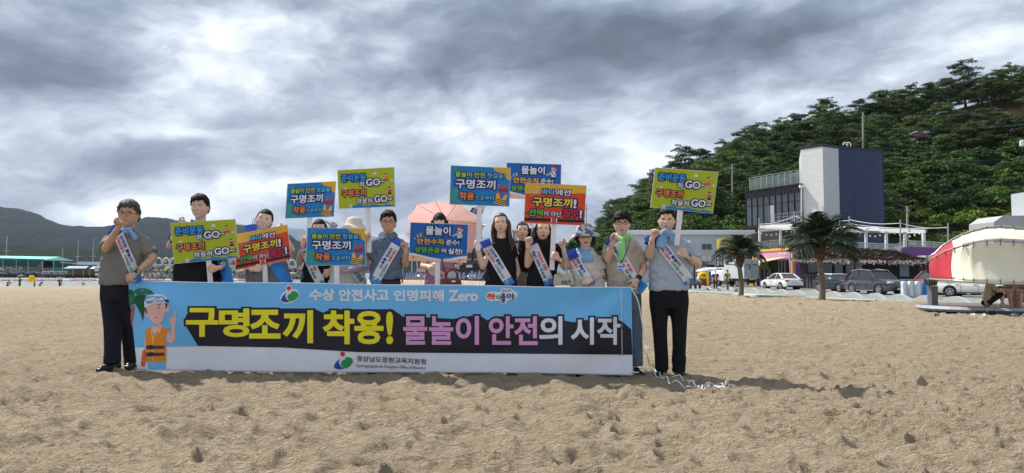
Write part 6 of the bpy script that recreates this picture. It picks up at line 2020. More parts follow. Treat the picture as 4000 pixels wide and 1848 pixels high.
flat(g, ink('print_goggle', (100, 160, 226)), a2([(236, 250), (270, 222), (340, 215), (420, 212), (455, 230), (462, 262), (430, 280), (375, 275), (342, 258), (320, 290), (270, 305), (240, 290)]), L0 + 0.0035)
flat(g, I_WT2, a2([(252, 252), (280, 236), (345, 228), (415, 226), (440, 240), (446, 256), (420, 266), (378, 260), (342, 245), (312, 275), (275, 288), (255, 280)]), L0 + 0.0039)
flat(g, I_BLK, a2(ellp(316, 375, 13, 16)), L0 + 0.0030)
flat(g, I_BLK, a2(ellp(394, 352, 13, 16)), L0 + 0.0030)
flat(g, HB_, a2([(282, 340), (315, 325), (312, 334), (286, 346)]), L0 + 0.0030)
flat(g, HB_, a2([(372, 312), (412, 298), (414, 306), (376, 320)]), L0 + 0.0030)
flat(g, SKD, a2(ellp(358, 398, 18, 16)), L0 + 0.0030)
flat(g, ink('print_mouth', (176, 92, 84)), a2([(335, 440), (360, 446), (395, 428), (398, 434), (362, 456), (338, 448)]), L0 + 0.0030)
part('printed_swimmer', cut_mesh(g, 'printed_figure', 30), bn)
# seam near the right end, hem strips
g = MB(); flat(g, I_WHT, [(2425, topv(2425) + 4), (2427, topv(2425) + 4), (2433, botv(2433) - 2), (2431, botv(2431) - 2)], 0.0084)
part('seam', cut_mesh(g, 'seam', 20), bn)
# white ropes from the banner corners
M_ROPE = mat('white_rope', (0.72, 0.72, 0.70), 0.7)
def rope_px(pts, Yend=None):
 out_ = []
 for (u, v, h) in pts:
  if h is None:
   q = PZ(u, v, 0.015); q.z = float(sand_z(np.array([q.x]), np.array([q.y]))[0]) + 0.012
   out_.append(q)
  else:
   out_.append(P(u, v, h))
 # smooth with Catmull-Rom
 r = []
 for i in range(len(out_) - 1):
  p0, p1, p2, p3 = out_[max(i - 1, 0)], out_[i], out_[i + 1], out_[min(i + 2, len(out_) - 1)]
  for k in range(5):
   s = k / 5
   q = (0.5 * ((2 * p1) + (p2 - p0) * s + (2 * p0 - 5 * p1 + 4 * p2 - p3) * s * s + (3 * p1 - p0 - 3 * p2 + p3) * s ** 3))
   if pts[i][2] is None and pts[i + 1][2] is None:
    q.z = float(sand_z(np.array([q.x]), np.array([q.y]))[0]) + 0.010
   r.append(q)
 r.append(out_[-1])
 return r
def z4(pts): return [(2500 + x / 5.95, 1380 + y / 5.95, None) for x, y in pts]
g = MB()
g.tube(rope_px([(2468, 1134, 7.22), (2490, 1170, 7.15), (2503, 1230, 7.1), (2518, 1320, 7.0), (2531, 1400, 6.95)] + z4([(250, 330), (380, 500), (500, 600), (580, 690), (650, 730), (720, 795), (830, 815), (960, 825), (1040, 850), (1130, 885), (1280, 860), (1380, 890), (1470, 950), (1560, 950), (1610, 860), (1620, 760)])), 0.006, 6)
tag(part('rope', g, None, M_ROPE, smooth=True, loc=P(2468, 1134, 7.22)), 'white rope hanging from the upper right corner of the banner to the sand', 'rope')
g = MB()
g.tube(rope_px([(2468, 1450, 7.22), (2490, 1456, 7.2)] + z4([(0, 470), (120, 520), (260, 545), (400, 580), (560, 600), (800, 645), (920, 650), (1020, 685), (1150, 680), (1240, 720), (1400, 760), (1500, 800), (1560, 860), (1650, 920)])), 0.006, 6)
g.tube(rope_px(z4([(1070, 770), (1130, 725), (1240, 725), (1450, 780), (1640, 770), (1850, 790), (1960, 830), (1980, 880), (1800, 900), (1640, 850), (1500, 845), (1440, 900), (1480, 955), (1580, 920), (1560, 850)])), 0.006, 6)
g.tube(rope_px(z4([(1330, 825), (1450, 785), (1600, 790), (1700, 870), (1850, 890), (2040, 875), (2105, 910), (1950, 915), (1830, 915), (1960, 935), (1980, 965), (1790, 962)])), 0.006, 6)
tag(part('rope', g, None, M_ROPE, smooth=True, loc=P(2470, 1450, 7.25)), 'white rope lying tangled in loops on the sand by the lower banner corner', 'rope')
g = MB()
g.tube(rope_px([(530, 1420, 7.38), (560, 1436, 7.37), (592, 1450, 7.37)]), 0.006, 6); g.tube(rope_px([(530, 1446, 7.38), (600, 1450, 7.37), (678, 1448, 7.37), (688, 1455, 7.37), (682, 1459, 7.36)]), 0.005, 6)
tag(part('cord', g, None, M_ROPE, smooth=True, loc=P(530, 1446, 7.38)), 'short white cord tied at the lower left corner of the banner', 'cord')
g = MB(); c = P(2470, 1130, 7.2); g.ell(c, (0.016, 0.012, 0.012), 8, 6); g.tube([c, c + Vector((0.05, 0, 0.01))], 0.004, 5); g.tube([c, c + Vector((-0.02, 0, 0.03))], 0.005, 5)
part('corner_knot', g, bn, M_ROPE)
# ================================================================ PLACARDS
G_OL = ink('placard_green', (176, 188, 36)); B_MID = ink('placard_blue', (30, 128, 200)); B_DEEP = ink('placard_deep_blue', (24, 98, 178)); R_OR = ink('placard_red', (222, 76, 36)); Y_OR = ink('placard_yellow', (232, 178, 60))
T_BLUE = ink('letter_blue', (64, 160, 232)); T_OR = ink('letter_orange', (244, 138, 44)); T_WH = ink('letter_white', (228, 230, 246)); T_LIME = ink('letter_lime', (190, 212, 56)); T_YEL = ink('letter_yellow', (246, 220, 40)); T_GRN = ink('letter_green', (112, 178, 56)); T_LB = ink('letter_lightblue', (110, 196, 240)); T_RED = ink('letter_red', (196, 40, 56)); T_YO = ink('letter_amber', (244, 184, 64))
TEAL = ink('print_teal', (64, 150, 140)); SANDP = ink('print_sand', (238, 188, 152)); STAR = ink('print_star', (176, 40, 50)); PKV = ink('print_vest_pink', (206, 70, 90)); ORV = ink('print_vest_orange', (240, 176, 62))
def person_print(put, cx, cy, s, top, bottom, d=0.0042):
 """small printed bather with hand on the head"""
 put(SK, ellp(cx, cy - 0.30 * s, 0.075 * s, 0.10 * s, 10), d)
 put(I_BLK, ellp(cx, cy - 0.36 * s, 0.085 * s, 0.055 * s, 10), d + 0.0004)
 put(SK, [(cx - 0.05 * s, cy + .1 * s), (cx - 0.01 * s, cy + .1 * s), (cx - 0.01 * s, cy + 0.5 * s), (cx - 0.05 * s, cy + 0.5 * s)], d)
 put(SK, [(cx + 0.03 * s, cy + .1 * s), (cx + 0.07 * s, cy + .1 * s), (cx + 0.10 * s, cy + 0.5 * s), (cx + 0.06 * s, cy + 0.5 * s)], d)
 put(SK, [(cx + 0.08 * s, cy - 0.18 * s), (cx + 0.18 * s, cy - 0.36 * s), (cx + 0.06 * s, cy - 0.38 * s), (cx + 0.06 * s, cy - 0.35 * s), (cx + 0.13 * s, cy - 0.33 * s), (cx + 0.05 * s, cy - 0.2 * s)], d + 0.0002)
 put(SK, [(cx - 0.08 * s, cy - 0.18 * s), (cx - 0.16 * s, cy - 0.02 * s), (cx - 0.08 * s, cy + 0.05 * s), (cx - 0.07 * s, cy + 0.02 * s), (cx - 0.12 * s, cy - 0.02 * s), (cx - 0.05 * s, cy - 0.12 * s)], d + 0.0002)
 put(top, [(cx - 0.10 * s, cy - 0.2 * s), (cx + 0.10 * s, cy - 0.2 * s), (cx + 0.09 * s, cy + 0.06 * s), (cx - 0.08 * s, cy + 0.06 * s)], d + 0.0005)
 put(bottom, [(cx - 0.08 * s, cy + 0.06 * s), (cx + 0.09 * s, cy + 0.06 * s), (cx + 0.12 * s, cy + 0.22 * s), (cx - 0.09 * s, cy + 0.22 * s)], d + 0.0007)
def vest(put, cx, cy, s, m, r=0.0, d=0.0042):
 def q(pts): return [(cx + s * (x * math.cos(r) - y * math.sin(r)) * 0.67, cy + s * (x * math.sin(r) + y * math.cos(r))) for x, y in pts]
 put(m, q([(-.5, -.5), (-.28, -.55), (-.1, -.1), (.1, -.1), (.28, -.55), (.5, -.5), (.45, .0), (.55, .45), (-.55, .45), (-.45, .0)]), d)
 for y in (-0.02, 0.14, 0.30):
  put(I_BLK, q([(-.5, y), (.5, y), (.5, y + .07), (-.5, y + .07)]), d + 0.0006)
def placard(kind, uv, Y, stick, label, tail_len=0.0):
 """uv: four photo corners TL, TR, BR, BL; stick: (u0, v0, u1, v1)"""
 Q = [P(u, v, Y) for u, v in uv]
 grip = P(stick[2], stick[3], Y)
 root = thing('placard', grip, label, 'placard', 'printed placards held by the group')
 nrm = Vector((0, -1, 0))
 def fn(x, y, d=0.0):
  return (Q[0].lerp(Q[1], x)).lerp(Q[3].lerp(Q[2], x), y) + nrm * (d + 0.004)
 g = MB()
 base = {'green': G_OL, 'step': B_MID, 'rules': B_DEEP, 'red': R_OR}[kind]
 g.use(M_WHITE); g.prism([q + nrm * 0.004 for q in Q], (0, 0.008, 0))
 g.use(base); g.add([fn(0.006, 0.01, 0.0006), fn(0.994, 0.01, 0.0006), fn(0.994, 0.99, 0.0006), fn(0.006, 0.99, 0.0006)], [(0, 1, 2, 3)])
 part('board', g, root)
 G = [MB()]
 def put(m, poly, d): G[0].use(m); G[0].add([fn(min(max(a, 0.004), 0.996), min(max(b, 0.006), 0.994), d) for a, b in poly], [tuple(range(len(poly)))])
 def flush(name):
  if G[0].v: part(name, G[0], root)
  G[0] = MB()
 W = []
 if kind == 'green':
  put(B_MID, [(0.10, 1), (0.2, 0.97), (0.28, 0.93), (0.34, 0.90), (0.40, 0.93), (0.46, 0.95), (0.55, 0.94), (0.62, 0.92), (0.70, 0.94), (0.78, 0.96), (0.84, 0.93), (0.92, 0.94), (1, 0.98), (1, 1)], 0.0016)
  flush('printed_wave')
  for cx, cy in ((0.655, 0.13), (0.95, 0.33)):
   s_ = 1.0 if cx < .8 else 0.7
   put(M_WHITE, ellp(cx, cy + 0.01, 0.04 * s_, 0.022 * s_, 12), 0.0016); put(M_WHITE, ellp(cx, cy - 0.01, 0.02 * s_, 0.03 * s_, 10), 0.0018); flush('printed_cloud')
  put(M_WHITE, [(0.10, 0.42), (0.125, 0.47), (0.135, 0.46), (0.165, 0.45), (0.14, 0.50), (0.12, 0.50)], 0.0016); flush('printed_gull')
  put(M_WHITE, [(0.205, 0.86), (0.205, 0.97), (0.24, 0.97)], 0.0018); put(M_WHITE, [(0.198, 0.88), (0.198, 0.97), (0.178, 0.97)], 0.0018); put(M_WHITE, [(0.17, 0.98), (0.25, 0.98), (0.24, 0.995), (0.18, 0.995)], 0.0019); flush('printed_sailboat')
  person_print(put, 0.855, 0.27, 0.30, OR, PKV); flush('printed_bather'); person_print(put, 0.905, 0.62, 0.30, PKV, I_BLK); flush('printed_bather')
  W = [('준비운동', (0.065, 0.12, 0.50, 0.32), T_BLUE, .06), ('하', (0.385, 0.33, 0.47, 0.48), T_WH, .045), ('GO', (0.50, 0.265, 0.745, 0.45), T_WH, .06), ('~', (0.755, 0.33, 0.81, 0.375), T_WH, .06),
    ('구명조끼', (0.065, 0.53, 0.49, 0.71), T_OR, .06), ('착용하', (0.32, 0.76, 0.61, 0.90), T_WH, .045), ('GO', (0.635, 0.70, 0.865, 0.88), T_WH, .06), ('~', (0.88, 0.78, 0.95, 0.83), T_WH, .06)]
 elif kind == 'step':
  put(Y_OR, [(0.69, 0), (1, 0), (1, 0.33), (0.95, 0.30), (0.90, 0.24), (0.86, 0.15), (0.78, 0.12), (0.72, 0.06)], 0.0014)
  for k in range(5): put(ink('print_amber_line', (206, 150, 50)), [(0.74 + .05 * k, 0.0), (0.75 + .05 * k, 0.0), (0.80 + .045 * k, 0.10 + .04 * k), (0.79 + .045 * k, 0.10 + .04 * k)], 0.0020)
  flush('printed_sunburst')
  for (cx, cy, rx, ry, r) in ((0.07, 0.68, .07, .10, .3), (0.05, 0.80, .08, .07, -.2), (0.09, 0.9, .09, .06, .3), (0.12, 0.74, .05, .05, .8), (0.10, 0.08, .05, .025, .6), (0.07, .13, .05, .03, -.3), (0.2, .95, .06, .04, .1), (0.35, .97, .07, .03, 0)):
   put(TEAL, ellp(cx, cy, rx, ry, 12, r), 0.0012 + 0.0007 * cy + 0.0004 * cx); flush('printed_leaf')
  vest(put, 0.885, 0.55, 0.22, PKV, -0.12); flush('printed_vest'); vest(put, 0.85, 0.83, 0.28, ORV, 0.2); flush('printed_vest')
  W = [('물놀이 안전', (0.085, 0.155, 0.575, 0.29), T_LIME, .045), ('첫걸음!', (0.61, 0.155, 0.91, 0.29), T_LB, .045), ('구명조끼', (0.09, 0.34, 0.755, 0.58), T_WH, .055),
    ('착용', (0.155, 0.67, 0.41, 0.87), T_OR, .06), ('으로부터', (0.425, 0.74, 0.735, 0.86), T_LB, .045)]
 elif kind == 'rules':
  put(T_WH, [(0, 0.80), (0.08, 0.80), (0.2, 0.84), (0.4, 0.90), (0.55, 0.93), (0.7, 0.91), (0.85, 0.85), (1, 0.82), (1, 1), (0, 1)], 0.0013)
  put(SANDP, [(0, 0.84), (0.1, 0.85), (0.2, 0.88), (0.4, 0.94), (0.55, 0.97), (0.72, 0.95), (0.85, 0.91), (1, 0.88), (1, 1), (0, 1)], 0.0018); flush('printed_shore')
  put(ink('placard_light_wave', (60, 140, 210)), [(0, 0.76), (0.1, 0.80), (0.25, 0.85), (0.5, 0.89), (0.7, 0.87), (0.9, 0.80), (1, 0.77), (1, 0.80), (0.85, 0.84), (0.7, 0.9), (0.55, 0.92), (0.4, 0.89), (0.2, 0.83), (0, 0.79)], 0.0011)
  for cx, cy, r in ((0.075, 0.905, .034), (0.87, 0.935, .028), (0.935, 0.93, .008)):
   put(STAR, [(cx + (r if k % 2 == 0 else r * .4) * math.cos(k * math.pi / 5 + .3) * (0.67), cy + (r if k % 2 == 0 else r * .4) * math.sin(k * math.pi / 5 + .3) * 1.5) for k in range(10)], 0.0026); flush('printed_starfish')
  for (x0, y0, x1, y1) in ((0.12, 0.31, 0.135, 0.39), (0.17, 0.27, 0.185, 0.37), (0.07, 0.40, 0.10, 0.44)):
   put(T_YO, [(x0, y0), (x0 + .022, y0), (x1 + .02, y1), (x1, y1)], 0.0016); flush('printed_ray')
  put(SK, ellp(0.845, 0.13, 0.028, 0.05, 12), 0.0022); put(STAR, [(0.812, 0.05), (0.87, 0.05), (0.875, 0.10), (0.81, 0.10)], 0.0026); put(STAR, ellp(0.895, 0.16, 0.03, 0.06, 14), 0.0014); put(T_WH, ellp(0.895, 0.16, 0.012, 0.03, 10), 0.0018)
  put(T_WH, [(0.80, 0.20), (0.88, 0.19), (0.90, 0.36), (0.83, 0.37)], 0.0024); put(SK, [(0.72, 0.31), (0.80, 0.25), (0.81, 0.29), (0.73, 0.335)], 0.0022); put(SK, [(0.88, 0.22), (0.91, 0.31), (0.86, 0.36), (0.86, 0.34), (0.89, 0.3)], 0.0028)
  put(I_BLK, [(0.83, 0.37), (0.895, 0.36), (0.90, 0.44), (0.80, 0.44)], 0.0022); put(I_BLK, [(0.805, 0.21), (0.82, 0.20), (0.885, 0.33), (0.875, 0.34)], 0.0030)
  W = [('물놀이', (0.27, 0.08, 0.70, 0.31), T_WH, .055), ('안전수칙', (0.13, 0.405, 0.585, 0.56), T_YO, .05), ('준수!', (0.63, 0.42, 0.855, 0.56), T_WH, .045), ('생명존중', (0.09, 0.63, 0.53, 0.78), T_GRN, .055), ('의', (0.545, 0.65, 0.635, 0.76), T_WH, .045), ('실천!', (0.67, 0.64, 0.915, 0.79), T_WH, .05)]
 else:
  put(Y_OR, [(0, 0), (1, 0), (1, 0.19), (0.5, 0.25), (0, 0.27)], 0.0013)
  put(ink('print_pinktri', (226, 150, 130)), [(0.46, 0), (0.58, 0), (0.54, 0.05), (0.50, 0.07)], 0.0017)
  put(I_BLK, [(0, 0.86), (1, 0.86), (1, 0.93), (0, 0.94)], 0.0014)
  put(ink('print_red_band', (190, 50, 30)), [(0, 0.72), (1, 0.72), (1, 0.78), (0, 0.78)], 0.0012)
  put(T_WH, [(0.445, 0.845), (0.46, 0.845), (0.46, 0.95), (0.445, 0.95)], 0.0018); put(T_WH, [(0.53, 0.845), (0.545, 0.845), (0.545, 0.95), (0.53, 0.95)], 0.0018); put(PKV, [(0.462, 0.85), (0.528, 0.85), (0.528, 0.945), (0.462, 0.945)], 0.0018)
  flush('printed_band')
  for (x0, y0, x1, y1) in ((0.115, 0.20, 0.14, 0.27), (0.17, 0.17, 0.18, 0.25), (0.075, 0.30, 0.11, 0.315)):
   put(T_LB, [(x0, y0), (x0 + .02, y0), (x1 + .018, y1 + .02), (x1, y1 + .02)], 0.0018); flush('printed_ray')
  W = [('바다', (0.27, 0.13, 0.49, 0.28), T_LB, .055), ('에선', (0.50, 0.13, 0.745, 0.28), T_WH, .05), ('구명조끼', (0.13, 0.35, 0.78, 0.57), T_YEL, .06), ('!', (0.80, 0.36, 0.85, 0.58), T_WH, .06),
    ('선택', (0.075, 0.64, 0.31, 0.82), T_GRN, .055), ('이 아닌', (0.325, 0.68, 0.60, 0.81), T_WH, .045), ('필수', (0.64, 0.60, 0.89, 0.82), T_RED, .06), ('!', (0.91, 0.62, 0.95, 0.82), T_WH, .06)]
 flush('printed_picture')
 g = MB()
 for (s, q, m, bold) in W:
  text_quad(g, s, rectq(*q), fn, m, bold=bold * 0.5, om=I_NAVY, d0=0.0060, th=0.0016, orad=bold + 0.075)
 part('lettering', g, root)
 g = MB()
 a, b = P(stick[0], stick[1], Y), P(stick[2], stick[3], Y)
 d = (b - a).normalized()
 g.bar(a - d * 0.08 + Vector((0, 0.012, 0)), b + Vector((0, 0.012, 0)), 0.011 if False else 0.052, 0.012, up=(0, 1, 0))
 part('stick', g, root, ink('stick_white', (236, 232, 238)))
 return root
SIGN = {}
def pl(key, kind, uv, Y, stick, label): SIGN[key] = (placard(kind, uv, Y, stick, label), uv, Y, stick)
pl(1, 'green', [(666, 871), (920, 856), (935, 1007), (681, 1031)], 7.48, (814, 1023, 822, 1125), 'green placard held low by the tall smiling man in the black shirt')
pl(2, 'red', [(928, 914), (1123, 877), (1138, 1014), (919, 1057)], 7.58, (1032, 1030, 1037, 1125), 'orange red placard tilted in front of the woman in the grey dress')
pl(3, 'step', [(1123, 718), (1313, 708), (1305, 847), (1114, 854)], 7.85, (1209, 850, 1193, 1012), 'blue placard raised above the woman half hidden left of the bucket hat')
pl(4, 'step', [(1201, 889), (1426, 893), (1430, 1038), (1195, 1037)], 7.46, (1314, 1037, 1315, 1125), 'blue placard held low in front of the woman with the white bucket hat')
pl(5, 'green', [(1318, 665), (1540, 653), (1545, 807), (1324, 816)], 7.50, (1436, 812, 1441, 986), 'green placard raised over the white bucket hat by the man in blue grey')
pl(6, 'rules', [(1603, 868), (1830, 877), (1824, 1027), (1597, 1019)], 7.48, (1709, 1022, 1708, 1128), 'deep blue placard covering the mouth of the woman under the pink umbrella')
pl(7, 'step', [(1761, 646), (1995, 656), (1990, 808), (1756, 799)], 7.50, (1874, 803, 1867, 979), 'blue placard raised on a stick by the long haired woman in black')
pl(8, 'rules', [(1979, 635), (2193, 642), (2190, 783), (1975, 775)], 8.1, (2085, 779, 2073, 905), 'deep blue placard at the back, partly covered by the red one')
pl(9, 'red', [(2053, 713), (2291, 725), (2283, 882), (2046, 872)], 7.42, (2164, 877, 2156, 1055), 'orange red placard raised on a stick by the laughing woman with red lips')
pl(10, 'green', [(2559, 654), (2806, 672), (2784, 835), (2540, 810)], 7.25, (2659, 822, 2644, 958), 'green placard raised by the man in the pale blue polo at the right end')
# ================================================================ PEOPLE
def skin_mat(name, rgb):
 return mat(name, rgb, 0.55, var=0.06, vs=14, spec=0.35, bump=0.12, bs=60, bdist=0.004)
SKIN = {'tan': skin_mat('skin_tan', (0.60, 0.36, 0.24)), 'mid': skin_mat('skin_mid', (0.72, 0.465, 0.335)), 'fair': skin_mat('skin_fair', (0.78, 0.545, 0.43))}
M_HAIRB = mat('black_hair', (0.012, 0.0095, 0.009), 0.62, var=0.4, vs=30, bump=0.8, bs=60, bdist=0.01, stretch=(1, 1, 0.25), spec=0.2)
M_HAIRG = mat('grey_hair', (0.062, 0.058, 0.055), 0.62, var=0.5, vs=40, bump=0.8, bs=60, bdist=0.01, stretch=(1, 1, 0.25))
M_HAIRN = mat('brown_hair', (0.062, 0.028, 0.016), 0.5, var=0.5, vs=25, bump=0.8, bs=50, bdist=0.01, stretch=(1, 1, 0.25), spec=0.5)
M_LIP = mat('lips', (0.42, 0.15, 0.13), 0.5); M_LIPR = mat('red_lips', (0.45, 0.03, 0.04), 0.4)
M_MOUTH = mat('open_mouth', (0.10, 0.02, 0.02), 0.6); M_TEETH = mat('teeth', (0.72, 0.70, 0.66), 0.3)
M_EYEW = mat('eye_white', (0.62, 0.60, 0.58), 0.3); M_IRIS = mat('dark_iris', (0.02, 0.013, 0.01), 0.2)
M_LASH = mat('eyelid_line', (0.06, 0.03, 0.025), 0.7)
M_BROW = mat('eyebrow_hair', (0.035, 0.026, 0.022), 0.8); M_BROWG = mat('grey_brow', (0.10, 0.085, 0.075), 0.8)
M_GLF = mat('glasses_frame', (0.05, 0.04, 0.04), 0.3, 0.5)
M_SCARF = mat('light_blue_scarf', (0.215, 0.43, 0.70), 0.8, var=0.10, vs=10, bump=0.4, bs=18, bdist=0.01)
M_SCARFG = mat('lime_green_scarf', (0.30, 0.78, 0.28), 0.8, var=0.10, vs=10, bump=0.4, bs=18, bdist=0.01)
I_SASH = ink('sash_white', (222, 224, 232), rough=0.7, bump=0.2, bs=12, bdist=0.01); I_SBLUE = ink('sash_blue', (52, 140, 222), rough=0.7); I_SDEEP = ink('sash_deep_blue', (48, 92, 200), rough=0.7)
I_TNAVY = ink('sash_navy', (44, 44, 150)); I_TRED = ink('sash_red', (226, 78, 66)); I_TGRN = ink('sash_green', (36, 140, 118))
def cloth(name, rgb, **k):
 k.setdefault('var', 0.08); k.setdefault('vs', 5); k.setdefault('bump', 0.55); k.setdefault('bs', 9); k.setdefault('bdist', 0.02)
 return mat(name, rgb, 0.85, spec=0.2, **k)
# ------------------------------------------------------------------ head
def head_pt(a, b, c, hh, wide=1.0, jaw=1.0):
 x = 0.335 * a * wide; y = 0.40 * b; z = 0.5 * c
 if z < 0:
  t = -z / 0.5
  x *= 1 - (0.36 / jaw) * t ** 1.9
  if b > 0:
   y *= 1 - 0.42 * t
 if b < 0:
  y = -0.385 * abs(b) ** 0.86
  def G(px, pz, sx, sz): return math.exp(-((x - px) / sx) ** 2 - ((z - pz) / sz) ** 2)
  f = 0.040 * G(0, 0.045, .030, .085) + 0.115 * G(0, -0.090, .046, .045) + 0.045 * G(0, -0.03, .028, .07)
  f += 0.030 * (G(.06, -.105, .03, .03) + G(-.06, -.105, .03, .03))
  f += 0.014 * (G(.13, .115, .10, .035) + G(-.13, .115, .10, .035))
  f -= 0.042 * (G(.135, .035, .07, .040) + G(-.135, .035, .07, .040))
  f += 0.020 * (G(.19, -.07, .08, .07) + G(-.19, -.07, .08, .07))
  f += 0.026 * G(0, -.235, .09, .035) - 0.014 * G(0, -.30, .08, .02) + 0.036 * G(0, -.40, .09, .06)
  f -= 0.016 * (G(.13, -.17, .02, .06) + G(-.13, -.17, .02, .06))
  y -= f * min(1, -b * 2.5)
 return Vector((x, y, z)) * hh
class Head:
 def __init__(s, centre, hh, yaw=0, roll=0, pitch=0, wide=1.0, jaw=1.0):
  s.c = Vector(centre); s.hh = hh; s.wide = wide; s.jaw = jaw
  s.R = Matrix.Rotation(math.radians(yaw), 3, 'Z') @ Matrix.Rotation(math.radians(roll), 3, 'Y') @ Matrix.Rotation(math.radians(pitch), 3, 'X')
  s.nu, s.nv = 56, 44
  s.loc = []
  for j in range(1, s.nv):
   ph = math.pi * j / s.nv
   for i in range(s.nu):
    th = 2 * math.pi * i / s.nu
    s.loc.append(head_pt(math.sin(ph) * math.cos(th), math.sin(ph) * math.sin(th), math.cos(ph), hh, wide, jaw))
  s.loc.append(head_pt(0, 0, 1, hh, wide)); s.loc.append(head_pt(0, 0, -1, hh, wide))
  s.front = [p for p in s.loc if p.y < -0.05 * hh]
 def w(s, p):
  return s.c + s.R @ Vector(p)
 def faces(s):
  nu, nv = s.nu, s.nv
  T = (nv - 1) * nu
  fs = [(j * nu + i, (j + 1) * nu + i, (j + 1) * nu + (i + 1) % nu, j * nu + (i + 1) % nu) for j in range(nv - 2) for i in range(nu)]
  for i in range(nu):
   fs.append((T, i, (i + 1) % nu)); fs.append((T + 1, (nv - 2) * nu + (i + 1) % nu, (nv - 2) * nu + i))
  return fs
 def fy(s, x, z):
  """surface depth at face position (x, z) in head heights"""
  x *= s.hh; z *= s.hh
  best = sorted(((p.x - x) ** 2 + (p.z - z) ** 2, p.y) for p in s.front)[:3]
  ws = [1 / (d + 1e-7) for d, _ in best]
  return sum(w * y for w, (_, y) in zip(ws, best)) / sum(ws)
 def patch(s, g, m, pts, lift=0.006, dome=0.006):
  """small raised shape on the face; pts in head heights (x, z)"""
  cx = sum(p[0] for p in pts) / len(pts); cz = sum(p[1] for p in pts) / len(pts)
  g.use(m)
  vs = [s.w((cx * s.hh, s.fy(cx, cz) - (lift + dome) * s.hh, cz * s.hh))]
  for x, z in pts:
   vs.append(s.w((x * s.hh, s.fy(x, z) - lift * s.hh, z * s.hh)))
  for x, z in pts:
   vs.append(s.w((x * s.hh * 1.0, s.fy(x, z) + 0.01 * s.hh, z * s.hh)))
  n = len(pts)
  g.add(vs, [(0, 1 + i, 1 + (i + 1) % n) for i in range(n)] + [(1 + i, 1 + n + i, 1 + n + (i + 1) % n, 1 + (i + 1) % n) for i in range(n)])
 def shell(s, keep, off, thick=0.018, lump=0.012, seed=0):
  """hair shell over the skull; keep(x, y, z) decides, in head heights"""
  rng = random.Random(seed)
  hh = s.hh
  ph = [rng.uniform(0, 6.28) for _ in range(6)]
  def out(p):
   n = Vector((p.x / (0.335 ** 2), p.y / 0.40 ** 2, p.z / 0.25)).normalized()
   q = p / hh
   o = off(q.x, q.y, q.z) if callable(off) else off
   a = math.atan2(q.x, -q.y)
   o += lump * (math.sin(a * 17 + q.z * 9 + ph[0]) * 0.5 + math.sin(a * 31 - q.z * 14 + ph[1]) * 0.35 + math.sin(q.z * 26 + a * 5 + ph[2]) * 0.4)
   return p + n * (o * hh)
  def base(j, i):
   phi = math.pi * j / s.nv; th = 2 * math.pi * i / s.nu
   a, b, c = math.sin(phi) * math.cos(th), math.sin(phi) * math.sin(th), math.cos(phi)
   x = 0.335 * a * s.wide; y = 0.40 * b; z = 0.5 * c
   if z < 0: x *= 1 - 0.25 * (-z / 0.5) ** 1.9
   return Vector((x, y, z)) * hh
  pts = [base(j, i) for j in range(1, s.nv) for i in range(s.nu)] + [Vector((0, 0, .5 * hh)), Vector((0, 0, -.5 * hh))]
  g = MB()
  g.v = [tuple(s.w(out(p))) for p in pts]
  fs = []
  for f in s.faces():
   c = sum((pts[i] for i in f), Vector()) / len(f) / hh
   if keep(c.x, c.y, c.z): fs.append(f)
  usedv = sorted({i for f in fs for i in f}); mp = {k: n for n, k in enumerate(usedv)}
  inner = [tuple(s.w(pts[k] * (1 - 0.0))) for k in usedv]
  g2 = MB()
  g2.add([g.v[k] for k in usedv] + inner, [tuple(mp[i] for i in f) for f in fs])
  nU = len(usedv)
  ec = {}
  for f in fs:
   for a, b in zip(f, f[1:] + f[:1]):
    ec[(a, b)] = 1
  for (a, b) in list(ec):
   if (b, a) not in ec:
    g2.f.append((mp[b], mp[a], mp[a] + nU, mp[b] + nU)); g2.mi.append(0)
  return g2
